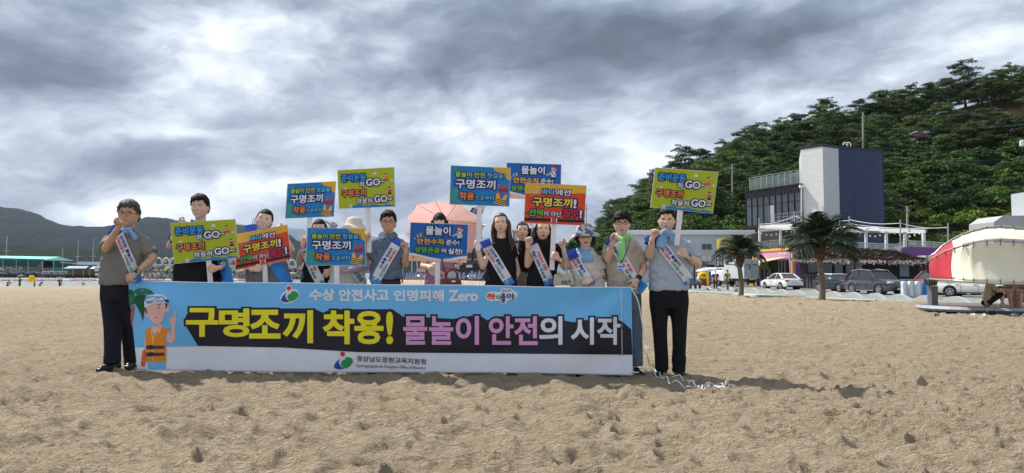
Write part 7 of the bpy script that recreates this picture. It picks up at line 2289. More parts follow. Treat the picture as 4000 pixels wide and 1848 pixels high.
# ------------------------------------------------------------------ hand
FING = [(0.030, 0.078, (0.036, 0.022, 0.018), 0.0088), (0.010, 0.082, (0.040, 0.025, 0.019), 0.0092), (-0.010, 0.079, (0.036, 0.023, 0.018), 0.0086), (-0.029, 0.071, (0.028, 0.018, 0.016), 0.0076)]
def hand(g, wrist, d, normal, side, kind, sc=1.0):
 """hand mesh: d wrist to knuckles, normal the palm side, side +1 puts the thumb on d x normal"""
 d = Vector(d).normalized(); n = Vector(normal); n = (n - d * n.dot(d)).normalized()
 x = d.cross(n) * side
 wrist = Vector(wrist)
 def W(p): return wrist + (x * p[0] + d * p[1] + n * p[2]) * sc
 curls = {'fist': ((82, 95, 60),) * 4, 'grip': ((62, 80, 45), (66, 82, 45), (68, 84, 45), (70, 84, 45)), 'heart': ((38, 30, 25), (80, 95, 60), (84, 95, 60), (86, 95, 60)),
    'thumb': ((84, 95, 60),) * 4, 'over': ((40, 40, 30), (42, 44, 30), (44, 44, 30), (46, 46, 30)), 'relaxed': ((18, 24, 14), (22, 28, 16), (26, 30, 18), (30, 34, 20)),
    'hold': ((50, 60, 40), (52, 62, 40), (54, 62, 40), (56, 62, 40))}[kind]
 g.capsule(W((0, -0.03, 0)), W((0, 0.012, 0)), 0.027 * sc, 0.026 * sc, 10)
 for (fx, fl_, ph, r), cu in zip(FING, curls):
  g.capsule(W((fx * 0.55, 0.012, 0)), W((fx, fl_, 0.0)), 0.0145 * sc, 0.0125 * sc, 8)
  a = 0; p = Vector((fx, fl_, 0.0))
  for L_, c in zip(ph, cu):
   a += math.radians(c)
   q = p + Vector((0, math.cos(a), math.sin(a))) * L_
   g.capsule(W(p), W(q), r * sc, r * 0.92 * sc, 8)
   p = q
 t0 = Vector((0.020, 0.020, 0.008))
 tp = {'fist': ((0.042, 0.052, 0.022), (0.026, 0.072, 0.040), (0.004, 0.078, 0.046)), 'grip': ((0.046, 0.050, 0.020), (0.040, 0.072, 0.042), (0.018, 0.085, 0.056)),
   'thumb': ((0.048, 0.048, 0.012), (0.078, 0.058, 0.012), (0.108, 0.060, 0.008)), 'heart': ((0.046, 0.052, 0.022), (0.046, 0.086, 0.040), (0.034, 0.118, 0.048)),
   'over': ((0.048, 0.048, 0.012), (0.062, 0.072, 0.024), (0.066, 0.090, 0.036)), 'relaxed': ((0.046, 0.045, 0.012), (0.058, 0.070, 0.020), (0.058, 0.092, 0.026)),
   'hold': ((0.046, 0.050, 0.020), (0.046, 0.076, 0.040), (0.032, 0.094, 0.052))}[kind]
 prev = t0
 for q, r in zip(tp, (0.0145, 0.0115, 0.0100)):
  g.capsule(W(prev), W(q), (r + 0.002) * sc, r * sc, 8); prev = q
# ------------------------------------------------------------------ person
def person(sp):
 """sp: dictionary of photo positions (column, row, depth offset) for the joints"""
 Y = sp['Y']
 ppm = F / Y
 def J(k):
  q = sp[k]
  return P(q[0], q[1], Y + (q[2] if len(q) > 2 else 0.0))
 fem = sp.get('fem', False)
 k_ = sp.get('build', 0.93 if fem else 1.0)
 sk = SKIN[sp.get('skin', 'mid')]
 ht, hc, hx = sp['head']
 ht += 0.075 * (hc - ht)
 hh = (hc - ht) / F * Y
 hC = P(hx, (ht + hc) / 2, Y + sp.get('hdy', -0.02))
 hd = Head(hC, hh, sp.get('yaw', 0), sp.get('roll', 0), sp.get('pitch', 0), sp.get('wide', 1.0), sp.get('jaw', 1.0))
 sl, sr = J('sl'), J('sr')
 hip = J('hip')
 def SH(s): return J(s) + Vector((0.028 if s == 'sl' else -0.028, 0, -0.045))
 neck = (sl + sr) / 2 + Vector((0, 0, 0.035))
 root = thing('person', (hip.x, hip.y, sp.get('base', gz(hip.x, hip.y))), sp['label'], 'person')
 # ---- body: one continuous skin
 g = MB()
 hN = hd.w((0, 0.06 * hh, -0.30 * hh))
 g.capsule(neck + Vector((0, 0.01, -0.05)), hN, 0.060 * k_, 0.056 * k_, 14)
 ua, fa, wr = 0.044 * k_, 0.038 * k_, 0.026 * k_
 ua *= sp.get('arm', 1.0); fa *= sp.get('arm', 1.0)
 for s, e, w in (('sl', 'el', 'wl'), ('sr', 'er', 'wr')):
  S, E, W_ = SH(s), J(e), J(w)
  g.capsule(S, E, ua * 1.05, fa, 12)
  m_ = E.lerp(W_, 0.35)
  g.capsule(E, m_, fa * 0.98, fa * 1.02, 12); g.capsule(m_, W_, fa * 1.0, wr, 12)
 hipw = sp.get('hipw', 0.15 * k_)
 g.loft([(hip + Vector((0, 0, -0.10)), hipw * 0.72, 0.075 * k_), (hip + Vector((0, 0, 0.05)), hipw * 0.72, 0.07 * k_), (hip.lerp(neck, 0.5), hipw * 0.62, 0.065 * k_), (hip.lerp(neck, 0.80), (sr - sl).length * 0.30, 0.058 * k_), (neck + Vector((0, 0, -0.03)), 0.07, 0.06)], 20)
 # legs
 knees, feet = [], []
 gzb = sp.get('base', None)
 for i, s in enumerate((-1, 1)):
  if 'legs' in sp:
   (ku, kv, kd), (au, av, ad) = sp['legs'][i]
   kn, an = P(ku, kv, Y + kd), P(au, av, Y + ad)
  else:
   gx = hip.x + s * 0.10
   an = Vector((gx, hip.y + 0.02, gz(gx, hip.y) + 0.09)); kn = Vector((gx, hip.y - 0.03, (an.z + hip.z) / 2 - 0.02))
  hp = hip + Vector((s * hipw * 0.42, 0, -0.06))
  g.capsule(hp, kn, 0.075 * k_, 0.052 * k_, 12); g.capsule(kn, kn.lerp(an, 0.35), 0.050 * k_, 0.052 * k_, 12); g.capsule(kn.lerp(an, .35), an, 0.052 * k_, 0.036 * k_, 12)
  knees.append((hp, kn)); feet.append((kn, an))
 bm_ = modded(g, voxel=0.0125, smooth=5)
 # head, ears and hands joined into the same mesh
 g = MB()
 g.add([hd.w(p) for p in hd.loc], hd.faces())
 if sp.get('ears', True):
  for s in (-1, 1):
   g.ell(hd.w((s * 0.335 * hh * hd.wide, 0.03 * hh, -0.01 * hh)), (0.028 * hh, 0.055 * hh, 0.10 * hh), 10, 8, hd.R)
 hg = MB()
 for w, e, hk, side in (('wl', 'el', 'hl', 1), ('wr', 'er', 'hr', -1)):
  if hk in sp:
   kind, du, dv, dd, nx, ny, nz = sp[hk][:7]
   W_ = J(w)
   tgt = P(sp[w][0] + du, sp[w][1] + dv, W_.y + dd)
   sd = sp[hk][7] if len(sp[hk]) > 7 else side
   hand(hg, W_, tgt - W_, (nx, ny, nz), sd, kind, sp.get('hs', 0.98 if not fem else 0.90))
 arr = [bm_]
 if hg.v:
  arr.append(modded(hg, voxel=0.0042, smooth=3))
 bm2 = bmesh.new()
 for m_ in arr:
  bm2.from_mesh(m_)
 tm_ = g.mesh('t'); bm2.from_mesh(tm_)
 me = bpy.data.meshes.new('body'); bm2.to_mesh(me); bm2.free()
 me.materials.clear(); me.materials.append(sk)
 for p_ in me.polygons: p_.material_index = 0
 body = part('body', me, root, None, smooth=True)
 # gloves / sleeves
 # ---- face
 gl = sp.get('face', {})
 eye = gl.get('eye', 'open')
 for s in (-1, 1):
  g = MB()
  ex, ez = s * 0.135 * hd.wide, 0.035
  if eye == 'smile':
   hd.patch(g, M_LASH, [(ex - .062, ez - .010), (ex - .03, ez + .012), (ex, ez + .017), (ex + .03, ez + .012), (ex + .062, ez - .010), (ex + .03, ez - .002), (ex, ez + .003), (ex - .03, ez - .002)], 0.006, 0.002)
  else:
   hd.patch(g, M_EYEW, [(ex - .060, ez - .002), (ex - .03, ez + .018), (ex, ez + .022), (ex + .03, ez + .018), (ex + .060, ez - .002), (ex + .03, ez - .013), (ex, ez - .016), (ex - .03, ez - .013)], 0.004, 0.004)
   hd.patch(g, M_IRIS, [(ex + .024 * math.cos(a) + gl.get('gaze', 0), ez + 0.002 + .019 * math.sin(a)) for a in np.linspace(0, 6.28, 9)[:-1]], 0.009, 0.002)
   hd.patch(g, M_LASH, [(ex - .066, ez - .004), (ex - .03, ez + .020), (ex, ez + .026), (ex + .03, ez + .020), (ex + .066, ez - .004), (ex + .03, ez + .011), (ex, ez + .016), (ex - .03, ez + .011)], 0.009, 0.0)
  part('eye', g, root)
  g = MB()
  bz = 0.115 + gl.get('browz', 0)
  hd.patch(g, M_BROWG if sp.get('grey') else M_BROW, [(ex - s * .080, bz - .002), (ex - s * .03, bz + .016), (ex + s * .03, bz + .018), (ex + s * .085, bz - .008), (ex + s * .03, bz - .006), (ex - s * .03, bz - .012), (ex - s * .078, bz - .022)], 0.014, 0.003)
  part('eyebrow', g, root)
 if not sp.get('maskface'):
  g = MB()
  mo = gl.get('mouth', 'closed'); lip = M_LIPR if gl.get('red') else M_LIP
  mz = -0.240
  if mo == 'closed':
   hd.patch(g, lip, [(-.085, mz), (-.04, mz + .020), (0, mz + .014), (.04, mz + .020), (.085, mz), (.04, mz - .022), (0, mz - .026), (-.04, mz - .022)], 0.004, 0.008)
   hd.patch(g, M_MOUTH, [(-.080, mz + .002), (0, mz + .003), (.080, mz + .002), (0, mz - .005)], 0.012, 0.003)
  elif mo == 'smile':
   hd.patch(g, lip, [(-.115, mz + .028), (-.05, mz + .016), (0, mz + .012), (.05, mz + .016), (.115, mz + .028), (.07, mz - .022), (0, mz - .042), (-.07, mz - .022)], 0.004, 0.004)
   hd.patch(g, M_TEETH, [(-.092, mz + .016), (0, mz + .004), (.092, mz + .016), (.055, mz - .014), (0, mz - .024), (-.055, mz - .014)], 0.010, 0.002)
  else:
   q = 1.4 if mo == 'laugh' else 1.0
   hd.patch(g, lip, [(-.085 * q, mz + .014), (-.04 * q, mz + .030), (0, mz + .026), (.04 * q, mz + .030), (.085 * q, mz + .014), (.06 * q, mz - .040 * q), (0, mz - .060 * q), (-.06 * q, mz - .040 * q)], 0.004, 0.004)
   hd.patch(g, M_MOUTH, [(-.066 * q, mz + .010), (0, mz + .014), (.066 * q, mz + .010), (.045 * q, mz - .028 * q), (0, mz - .042 * q), (-.045 * q, mz - .028 * q)], 0.010, 0.0)
   hd.patch(g, M_TEETH, [(-.055 * q, mz + .012), (0, mz + .016), (.055 * q, mz + .012), (.045 * q, mz - .002), (0, mz - .004), (-.045 * q, mz - .002)], 0.013, 0.0)
  part('mouth', g, root)
  g = MB()
  for s in (-1, 1):
   hd.patch(g, mat('nostril', (0.16, 0.07, 0.05), 0.8), [(s * .030 + .018 * math.cos(a), -.128 + .008 * math.sin(a)) for a in np.linspace(0, 6.28, 7)[:-1]], 0.004, 0.0)
  part('nostril', g, root)
 # ---- hair
 hm = {'black': M_HAIRB, 'grey': M_HAIRG, 'brown': M_HAIRN}[sp.get('hair', 'black')]
 st = sp.get('style', 'short')
 seed = int(hx)
 def line_short(x, y, z):
  if y < -0.18: return z > 0.25 - 0.10 * (abs(x) > 0.24) - sp.get('fringe', 0.0) + 0.030 * math.sin(x * 34 + seed) + 0.05 * x
  if y < 0.12: return z > 0.08 + 0.02 * math.sin(y * 60)
  return z > -0.14 - 0.12 * min(1, (y - .12) * 4)
 if st == 'short':
  hs_ = hd.shell(line_short, lambda x, y, z: 0.040 + 0.085 * max(0, z) + (0.020 if z > .3 else 0) + 0.03 * (y < -0.1) * (z > .2) + sp.get('vol', 0), seed=seed, lump=0.020)
  part('hair', hs_, root, hm, smooth=True)
 elif st in ('long', 'bob', 'tied'):
  def kl(x, y, z):
   if y < -0.15: return z > 0.30 - sp.get('fringe', 0.0) or (abs(x) > 0.27 and z > -0.02 and st != 'tied')
   if y < 0.06: return z > (0.02 if st == 'tied' else -0.30)
   return z > -0.42 if st != 'tied' else z > -0.30
  hs_ = hd.shell(kl, lambda x, y, z: 0.035 + 0.03 * max(0, z) + sp.get('vol', 0), seed=seed)
  part('hair', hs_, root, hm, smooth=True)
  rg = random.Random(seed)
  if st != 'tied':
   g = MB()
   L_ = sp.get('hairlen', 1.5 if st == 'long' else 0.45)
   nst = 30 if st == 'long' else 22
   for i in range(nst):
    a = math.radians(rg.uniform(-12, 78 if st == 'long' else 70)) if i < nst * .75 else math.radians(rg.uniform(60, 120))
    s = 1 if i % 2 else -1
    fx = s * (0.335 * math.cos(a)) * hd.wide * 1.06; fy_ = 0.40 * math.sin(a) * 1.02
    pts = []
    wv_ = rg.uniform(0, 6.28); am = 0.055 if st == 'long' else 0.014
    for q in np.linspace(0, 1, 9):
     z = 0.14 - (L_ + 0.14) * q
     out_ = 0.06 * math.sin(q * 2.5) + (0.14 * q * sp.get('flare', 1.0) if st == 'long' else 0.0)
     pts.append(hd.w(Vector((fx * (1 + out_) + am * math.sin(q * 9 + wv_) * q * 1.5, fy_ - (0.16 * q if a < 0.8 and st == 'long' else 0) + am * math.cos(q * 8 + wv_) * q, z)) * hh))
    r0 = rg.uniform(0.060, 0.095) * hh
    g.tube(pts, [r0 * v for v in (0.8, 1.1, 1.15, 1.1, 1.05, 0.95, 0.8, 0.6, 0.2)], 7)
   part('hair_strands', g, root, hm, smooth=True)
  else:
   g = MB(); g.ell(hd.w((0.02 * hh, 0.36 * hh, 0.16 * hh)), (0.11 * hh, 0.11 * hh, 0.11 * hh), 12, 8)
   for i in range(3):
    s = -1
    pts = [hd.w(Vector((-0.33 - .01 * i, 0.0 + .02 * i, 0.10 - q * (0.42 + 0.05 * i)) ) * hh + Vector((-0.02 * math.sin(q * 3) * (i % 3), 0, 0))) for q in np.linspace(0, 1, 5)]
    g.tube(pts, [0.012 * hh] * 4 + [0.003], 4)
   part('hair_bun', g, root, hm, smooth=True)
 # glasses
 if sp.get('glasses'):
  g = MB()
  rr_ = sp.get('grx', 0.098)
  for s in (-1, 1):
   cx = s * 0.135
   ring_ = []
   for a in np.linspace(0, 6.283, 18, endpoint=False):
    x, z = cx + rr_ * math.cos(a), 0.022 + sp.get('grz', 0.072) * math.sin(a)
    ring_.append(hd.w(Vector((x, -0.462 + 0.30 * x * x, z)) * hh))
   g.tube(ring_, 0.0022, 5, closed=True)
   g.tube([hd.w(Vector((s * (0.135 + rr_), -0.445, 0.04)) * hh), hd.w(Vector((s * 0.345 * hd.wide, -0.20, 0.045)) * hh), hd.w(Vector((s * 0.36 * hd.wide, 0.04, 0.03)) * hh)], 0.0022, 5)
  g.tube([hd.w(Vector((-0.04, -0.462, 0.035)) * hh), hd.w(Vector((0, -0.475, 0.045)) * hh), hd.w(Vector((0.04, -0.462, 0.035)) * hh)], 0.0022, 5)
  part('glasses', g, root, M_GLF)
 # hats and masks
 if sp.get('hat'):
  hm_ = sp['hat']
  pr_h = [(0.50, 0.30, 0.02), (0.62, 0.255, -0.01), (0.475, 0.30, 0.0)]
  prof = [(0.0, 0.60), (0.18, 0.595), (0.32, 0.55), (0.40, 0.42), (0.43, 0.24), (0.47, 0.20), (0.62, 0.10), (0.74, 0.00), (0.75, -0.02), (0.62, 0.07), (0.46, 0.16), (0.41, 0.20)]
  n = 36
  g = MB(); vs = []
  for (r, z) in prof:
   for i in range(n):
    a = 2 * math.pi * i / n
    wob = 0.03 * math.sin(a * 3 + 1) * (r > 0.5)
    vs.append(hd.w(Vector((r * math.cos(a) * 0.96, r * 1.06 * math.sin(a), z + wob + 0.015)) * hh))
  m = len(prof)
  g.add(vs, [(j * n + i, j * n + (i + 1) % n, (j + 1) * n + (i + 1) % n, (j + 1) * n + i) for j in range(m - 1) for i in range(n)])
  part('bucket_hat', g, root, hm_, smooth=True)
 if sp.get('maskface'):
  g = MB()
  vs = []; n1, n2 = 14, 10
  for j in range(n2):
   z = 0.0 - 0.46 * j / (n2 - 1)
   for i in range(n1):
    x = (-1 + 2 * i / (n1 - 1)) * 0.31 * (1 - 0.25 * (j / (n2 - 1)))
    vs.append(hd.w((x * hh, hd.fy(x, max(z, -0.45)) - 0.035 * hh, z * hh)))
  g.add(vs, [(j * n1 + i, j * n1 + i + 1, (j + 1) * n1 + i + 1, (j + 1) * n1 + i) for j in range(n2 - 1) for i in range(n1 - 1)])
  part('face_mask', modded(g, solid=0.003), root, sp['maskface'], smooth=True)
 # ---- shirt
 g = MB()
 ww = sp['waist']
 wl_, wr__ = P(ww[0], ww[2], Y), P(ww[1], ww[2], Y)
 cw = (wl_ + wr__) / 2; hwid = (wr__ - wl_).length / 2
 shw = (sr - sl).length / 2
 sc_ = (sl + sr) / 2
 dep_ = sp.get('depth', 0.62)
 lower = sp.get('hemdrop', 0.0)
 secs = []
 if lower:
  secs.append((cw + Vector((0, 0, -lower)), hwid * 1.10, hwid * dep_ * 1.08))
 secs += [(cw, hwid, hwid * dep_), (cw.lerp(sc_, 0.30), (hwid * 0.72 + shw * 0.28) * sp.get('mid', 1.0), hwid * dep_ * 0.98), (cw.lerp(sc_, 0.62), (hwid * 0.42 + shw * 0.58) * sp.get('mid', 1.0), hwid * dep_ * 0.98),
    (cw.lerp(sc_, 0.86), shw * 1.0, hwid * dep_ * 0.86), (sc_ + Vector((0, 0, 0.010)), shw * 0.93, 0.085), (sc_ + Vector((0, 0.0, 0.045)), shw * 0.62, 0.072), (sc_ + Vector((0, 0.005, 0.075)), 0.082, 0.066)]
 g.loft(secs, 36, 2.35)
 slv = sp.get('sleeve', 0.80)
 for s, e in (('sl', 'el'), ('sr', 'er')):
  S, E = SH(s), J(e)
  inn = S.lerp(sc_ - Vector((0, 0, 0.04)), 0.25)
  Tn = S.lerp(E, slv)
  if slv > 0.05:
   g.tube([inn, S, S.lerp(E, slv * 0.5), Tn], [0.060 * k_, 0.066 * k_, 0.066 * k_, 0.070 * k_], 16)
   g.ell(S, (0.064 * k_,) * 3, 14, 10)
 sm = modded(g, voxel=0.011, smooth=4)
 # soft folds pushed into the cloth
 a = mesh_arrays(sm).astype(float)
 nrm = np.empty(len(sm.vertices) * 3, dtype=np.float32); sm.vertices.foreach_get('normal', nrm); nrm = nrm.reshape(-1, 3)
 fold = 0.019 * fbm(a[:, 0] * 7 + a[:, 2] * 4 + hx, a[:, 2] * 5 - a[:, 0] * 3, 3, seed) + 0.009 * (1 - np.abs(fbm(a[:, 0] * 14 - a[:, 2] * 7, a[:, 2] * 11 + a[:, 0] * 9, 2, seed + 3)) * 3)
 a += nrm * fold[:, None]
 sm.vertices.foreach_set('co', a.astype(np.float32).ravel()); sm.update()
 shirt = part(sp.get('garment', 'shirt'), sm, root, sp['shirt'], smooth=True)
 vv = [Vector(p) for p in mesh_arrays(shirt.data).astype(float) + np.array(ORIG[root.name])]
 bvh = BVHTree.FromPolygons(vv, [tuple(p.vertices) for p in shirt.data.polygons])
 eye_ = Vector((0, 0, CAMZ))
 def on(u, v, d=0.01, dflt=-0.15):
  dr = (P(u, v, 1.0) - eye_).normalized()
  h = bvh.ray_cast(eye_, dr)
  if h[0] is None:
   return P(u, v, Y + dflt - d)
  return P(u, v, h[0].y - d)
 # ---- trousers or skirt
 if sp.get('trousers'):
  g = MB()
  tl, tr = sp.get('tw', (ww[0] + 4, ww[1] - 4))
  tv = sp.get('tv', ww[2] - 6)
  a_, b_ = P(tl, tv, Y), P(tr, tv, Y)
  c_ = (a_ + b_) / 2; hwd = (b_ - a_).length / 2
  g.loft([(c_ + Vector((0, 0, 0.10)), hwd * 0.90, hwd * 0.56), (c_ + Vector((0, 0, 0.02)), hwd * 0.97, hwd * 0.60), (c_ + Vector((0, 0, -0.08)), hwd, hwd * 0.64), (c_ + Vector((0, 0, -0.17)), hwd * 0.98, hwd * 0.60)], 28, 2.3)
  tr_ = sp.get('trr', (0.095, 0.072, 0.062, 0.066))
  for (hp, kn), (kn2, an) in zip(knees, feet):
   hp = c_ + Vector((hwd * 0.49 * (1 if hp.x > c_.x else -1), 0, -0.12)); tr_ = (hwd * 0.50,) + tuple(tr_[1:])
   g.tube([hp, hp.lerp(kn, 0.5), kn, kn.lerp(an, 0.55), an + Vector((0, 0, -0.02))], [tr_[0], (tr_[0] + tr_[1]) / 2, tr_[1], tr_[2], tr_[3]], 18)
  tm_ = modded(g, voxel=0.012, smooth=4)
  a = mesh_arrays(tm_).astype(float)
  nrm = np.empty(len(tm_.vertices) * 3, dtype=np.float32); tm_.vertices.foreach_get('normal', nrm); nrm = nrm.reshape(-1, 3)
  fold = 0.008 * fbm(a[:, 0] * 9 + hx, a[:, 2] * 4 + a[:, 0] * 5, 3, seed + 7) + 0.010 * fbm(a[:, 0] * 6, a[:, 2] * 16, 2, seed + 9) * np.clip((0.35 - (a[:, 2] - float(ORIG[root.name].z))) * 4, 0, 1)
  a += nrm * fold[:, None]
  tm_.vertices.foreach_set('co', a.astype(np.float32).ravel()); tm_.update()
  part('trousers', tm_, root, sp['trousers'], smooth=True)
 # ---- shoes
 for i, (kn, an) in enumerate(feet):
  g = MB()
  ax = sp.get('toe', ((-0.15, -1), (0.15, -1)))[i]
  f = Vector((ax[0], ax[1], 0)).normalized()
  zz = gz(an.x, an.y) + 0.005
  b = Vector((an.x, an.y, zz))
  for q, wd, h in ((-0.07, 0.038, 0.085), (0.02, 0.042, 0.09), (0.10, 0.046, 0.062), (0.17, 0.040, 0.045)):
   g.ell(b + f * q + Vector((0, 0, h * 0.5)), (wd, wd, h * 0.55), 12, 8)
  g.tube([b + f * -0.07 + Vector((0, 0, .04)), b + f * 0.17 + Vector((0, 0, .03))], [0.04, 0.036], 12)
  part('shoe', modded(g, voxel=0.01, smooth=4), root, sp.get('shoe', mat('black_leather_shoe', (0.015, 0.015, 0.017), 0.35, var=0.2)), smooth=True)
  g = MB(); g.loft([(b + f * 0.05 + Vector((0, 0, z)), 0.15, 0.047, f) for z in (0.0, 0.018)], 18, 2.6)
  part('sole', g, root, sp.get('sole', mat('shoe_sole', (0.03, 0.028, 0.026), 0.8)))
 # ---- collar
 if sp.get('collar'):
  g = MB()
  nc = neck + Vector((0, 0, 0.035))
  for s in (-1, 1):
   p0 = nc + Vector((s * 0.062, -0.02, 0.030)); p1 = nc + Vector((s * 0.012, -0.085, -0.028)); p2 = nc + Vector((s * 0.060, -0.108, -0.062)); p3 = nc + Vector((s * 0.105, -0.055, -0.012)); p4 = nc + Vector((s * 0.06, 0.055, 0.03)); p5 = nc + Vector((s * 0.10, 0.05, -0.01))
   g.add([p0, p1, p2, p3, p4, p5], [(0, 1, 2, 3), (0, 3, 5, 4)])
  part('collar', modded(g, solid=0.005), root, sp['collar'])
 # ---- sash
 for (cen, wpx, texts, blue) in sp.get('sash', []):
  cen = [np.array(c, float) for c in cen]
  seg = [0]
  for a, b in zip(cen[:-1], cen[1:]): seg.append(seg[-1] + np.linalg.norm(b - a))
  Ls = seg[-1]
  def at(s, t):
   s = min(max(s, 0), 1) * Ls
   k = 0
   while k < len(seg) - 2 and s > seg[k + 1]: k += 1
   f = (s - seg[k]) / (seg[k + 1] - seg[k])
   p = cen[k] + (cen[k + 1] - cen[k]) * f
   def dirk(i):
    i = min(max(i, 0), len(cen) - 2); d = cen[i + 1] - cen[i]; return d / np.linalg.norm(d)
   d = dirk(k) * (1 - abs(f - .5)) + dirk(k + (1 if f > .5 else -1)) * abs(f - .5); d /= np.linalg.norm(d)
   n = np.array([-d[1], d[0]])
   return p - n * (t - 0.5) * wpx
  ns, nt = 30, 5
  D = np.zeros((ns, nt))
  for i in range(ns):
   for j in range(nt):
    q = at(i / (ns - 1), j / (nt - 1)); D[i, j] = on(q[0], q[1], 0.0).y
  for _ in range(3):
   D[1:-1] = np.minimum(D[1:-1], (D[:-2] + D[1:-1] + D[2:]) / 3 + 0.0) * 0.7 + 0.3 * (D[:-2] + D[1:-1] + D[2:]) / 3
  D -= 0.010
  def SP(s, t, d=0.0):
   x = min(max(s, 0), 1) * (ns - 1); y = min(max(t, 0), 1) * (nt - 1)
   i, j = min(int(x), ns - 2), min(int(y), nt - 2); fx, fy = x - i, y - j
   dd = (D[i, j] * (1 - fx) + D[i + 1, j] * fx) * (1 - fy) + (D[i, j + 1] * (1 - fx) + D[i + 1, j + 1] * fx) * fy
   q = at(s, t)
   return P(q[0], q[1], dd - d)
  g = MB()
  cuts = blue if blue is not None else (0.16, 0.86)
  for i in range(ns - 1):
   s0, s1 = i / (ns - 1), (i + 1) / (ns - 1)
   g.use(I_SDEEP if s1 < cuts[0] else (I_SBLUE if s0 > cuts[1] else I_SASH))
   for j in range(nt - 1):
    t0, t1 = j / (nt - 1), (j + 1) / (nt - 1)
    g.add([SP(s0, t0), SP(s1, t0), SP(s1, t1), SP(s0, t1)], [(0, 1, 2, 3)])
  me = g.mesh('sash')
  bm3 = bmesh.new(); bm3.from_mesh(me); bmesh.ops.remove_doubles(bm3, verts=bm3.verts, dist=0.0005); bm3.to_mesh(me); bm3.free()
  so = part('sash', me, root)
  for p_ in so.data.polygons: p_.use_smooth = True
  if texts:
   g = MB()
   for (s, s0, s1, t0, t1, m) in texts:
    # the line of writing runs down the sash
    text_quad(g, s, [(s0, t1), (s1, t1), (s1, t0), (s0, t0)], lambda x, y, d: SP(x, y, d), m, bold=0.035, d0=0.003, th=0.001)
   part('lettering', g, so)
   lg = MB()
   if cuts[1] < 0.97:
    g2 = logo(lambda a, b, d: SP(cuts[1] + 0.05 + (a) * 0.04 / 1.0, 0.5 + b * 0.30, d * 0.8), 0, 0, 1.0, True)
    part('printed_emblem', g2, so)
 # ---- scarf
 if sp.get('scarf'):
  m, tails, kn_ = sp['scarf']
  g = MB()
  nc = neck + Vector((0, 0, 0.028))
  g.tube([nc + Vector((0.074 * math.cos(a), 0.066 * math.sin(a) - 0.006, 0.016 * math.sin(a) + 0.005 * math.sin(5 * a))) for a in np.linspace(0, 6.283, 22, endpoint=False)], 0.024, 9, closed=True)
  kp = P(kn_[0], kn_[1], on(kn_[0], kn_[1], 0.02).y)
  kp.y = min(kp.y, nc.y - 0.075)
  g.tube([nc + Vector((-0.06, -0.05, -0.0)), kp, nc + Vector((0.06, -0.05, 0.0))], [0.022, 0.026, 0.022], 9)
  g.ell(kp, (0.030, 0.024, 0.028), 12, 9)
  for tl in tails:
   pts = [kp] + [on(u, v, 0.016) for u, v in tl[0]]
   for i in range(1, len(pts)): pts[i].y = min(pts[i].y, kp.y + 0.03)
   rs = [0.018] + [tl[1]] * (len(pts) - 1)
   g.tube(pts, rs, 10, flat=((0, 1, 0), 0.30))
  part('scarf', modded(g, voxel=0.007, smooth=3), root, m, smooth=True)
 # ---- watches and wrist bands
 for (w, e, m, rad, wid, t_) in sp.get('bands', []):
  W_, E = J(w), J(e)
  d = (E - W_).normalized(); c = W_ + d * t_
  g = MB(); g.tube([c - d * wid / 2, c + d * wid / 2], rad, 16)
  if wid > 0.015: g.ell(c + Vector((0, -rad, 0)), (0.020, 0.009, 0.020), 12, 8)
  part('wrist_band' if wid < 0.02 else 'watch', g, root, m)
 for (w, e, hk, m) in sp.get('gloves', []):
  W_, E = J(w), J(e)
  g = MB(); g.tube([E.lerp(W_, -0.25) if False else E, E.lerp(W_, 0.35), W_], [fa * 1.22, fa * 1.22, wr * 1.25], 16); g.ell(E, (fa * 1.2,) * 3, 12, 8)
  kind, du, dv, dd, nx, ny, nz = sp[hk][:7]
  tgt = P(sp[w][0] + du, sp[w][1] + dv, W_.y + dd)
  g2 = MB(); hand(g2, W_, tgt - W_, (nx, ny, nz), sp[hk][7] if len(sp[hk]) > 7 else (1 if w == 'wl' else -1), kind, 0.90)
  mm = modded(g2, voxel=0.0042, smooth=2)
  a = mesh_arrays(mm).astype(float); nrm = np.empty(len(mm.vertices) * 3, dtype=np.float32); mm.vertices.foreach_get('normal', nrm)
  a += nrm.reshape(-1, 3) * 0.0022; mm.vertices.foreach_set('co', a.astype(np.float32).ravel()); mm.update()
  part('glove', mm, root, m, smooth=True)
  part('arm_sleeve', modded(g, voxel=0.009, smooth=2), root, m, smooth=True)
 if sp.get('belt'):
  g = MB()
  a_, b_ = P(ww[0] + 3, sp['belt'], Y), P(ww[1] - 3, sp['belt'], Y); c_ = (a_ + b_) / 2; h_ = (b_ - a_).length / 2
  g.loft([(c_ + Vector((0, 0, -0.02)), h_, h_ * 0.64), (c_ + Vector((0, 0, 0.02)), h_, h_ * 0.64)], 30, 2.3); part('belt', g, root, M_TRIM)
  g = MB(); g.box((c_.x - 0.05, c_.y - h_ * 0.64 - 0.004, c_.z), (0.05, 0.012, 0.035)); part('belt_buckle', g, root, M_STEEL)
 return root, on, J, hd
NAVY = cloth('navy_trousers', (0.016, 0.018, 0.030)); BLACKC = cloth('black_cloth', (0.013, 0.013, 0.015))
M_WATCH = mat('black_watch', (0.015, 0.015, 0.017), 0.3)
TX_A = [('안전한 물놀이!', 0.20, 0.66, 0.52, 0.86, I_TNAVY), ('가족사랑의', 0.19, 0.46, 0.12, 0.44, I_TRED), ('시작입니다', 0.50, 0.82, 0.12, 0.44, I_TGRN)]
TX_B = [('구명조끼 착용!', 0.20, 0.66, 0.52, 0.86, I_TRED), ('물놀이 안전의', 0.16, 0.52, 0.12, 0.44, I_TNAVY), ('첫걸음', 0.56, 0.82, 0.12, 0.44, I_TGRN)]
C1 = lambda x, y: (350 + x / 1.4871, 700 + y / 1.4871)
C2 = lambda x, y: (900 + x / 2.245, 620 + y / 2.245)
C3 = lambda x, y: (1250 + x / 2.2444, 620 + y / 2.2444)
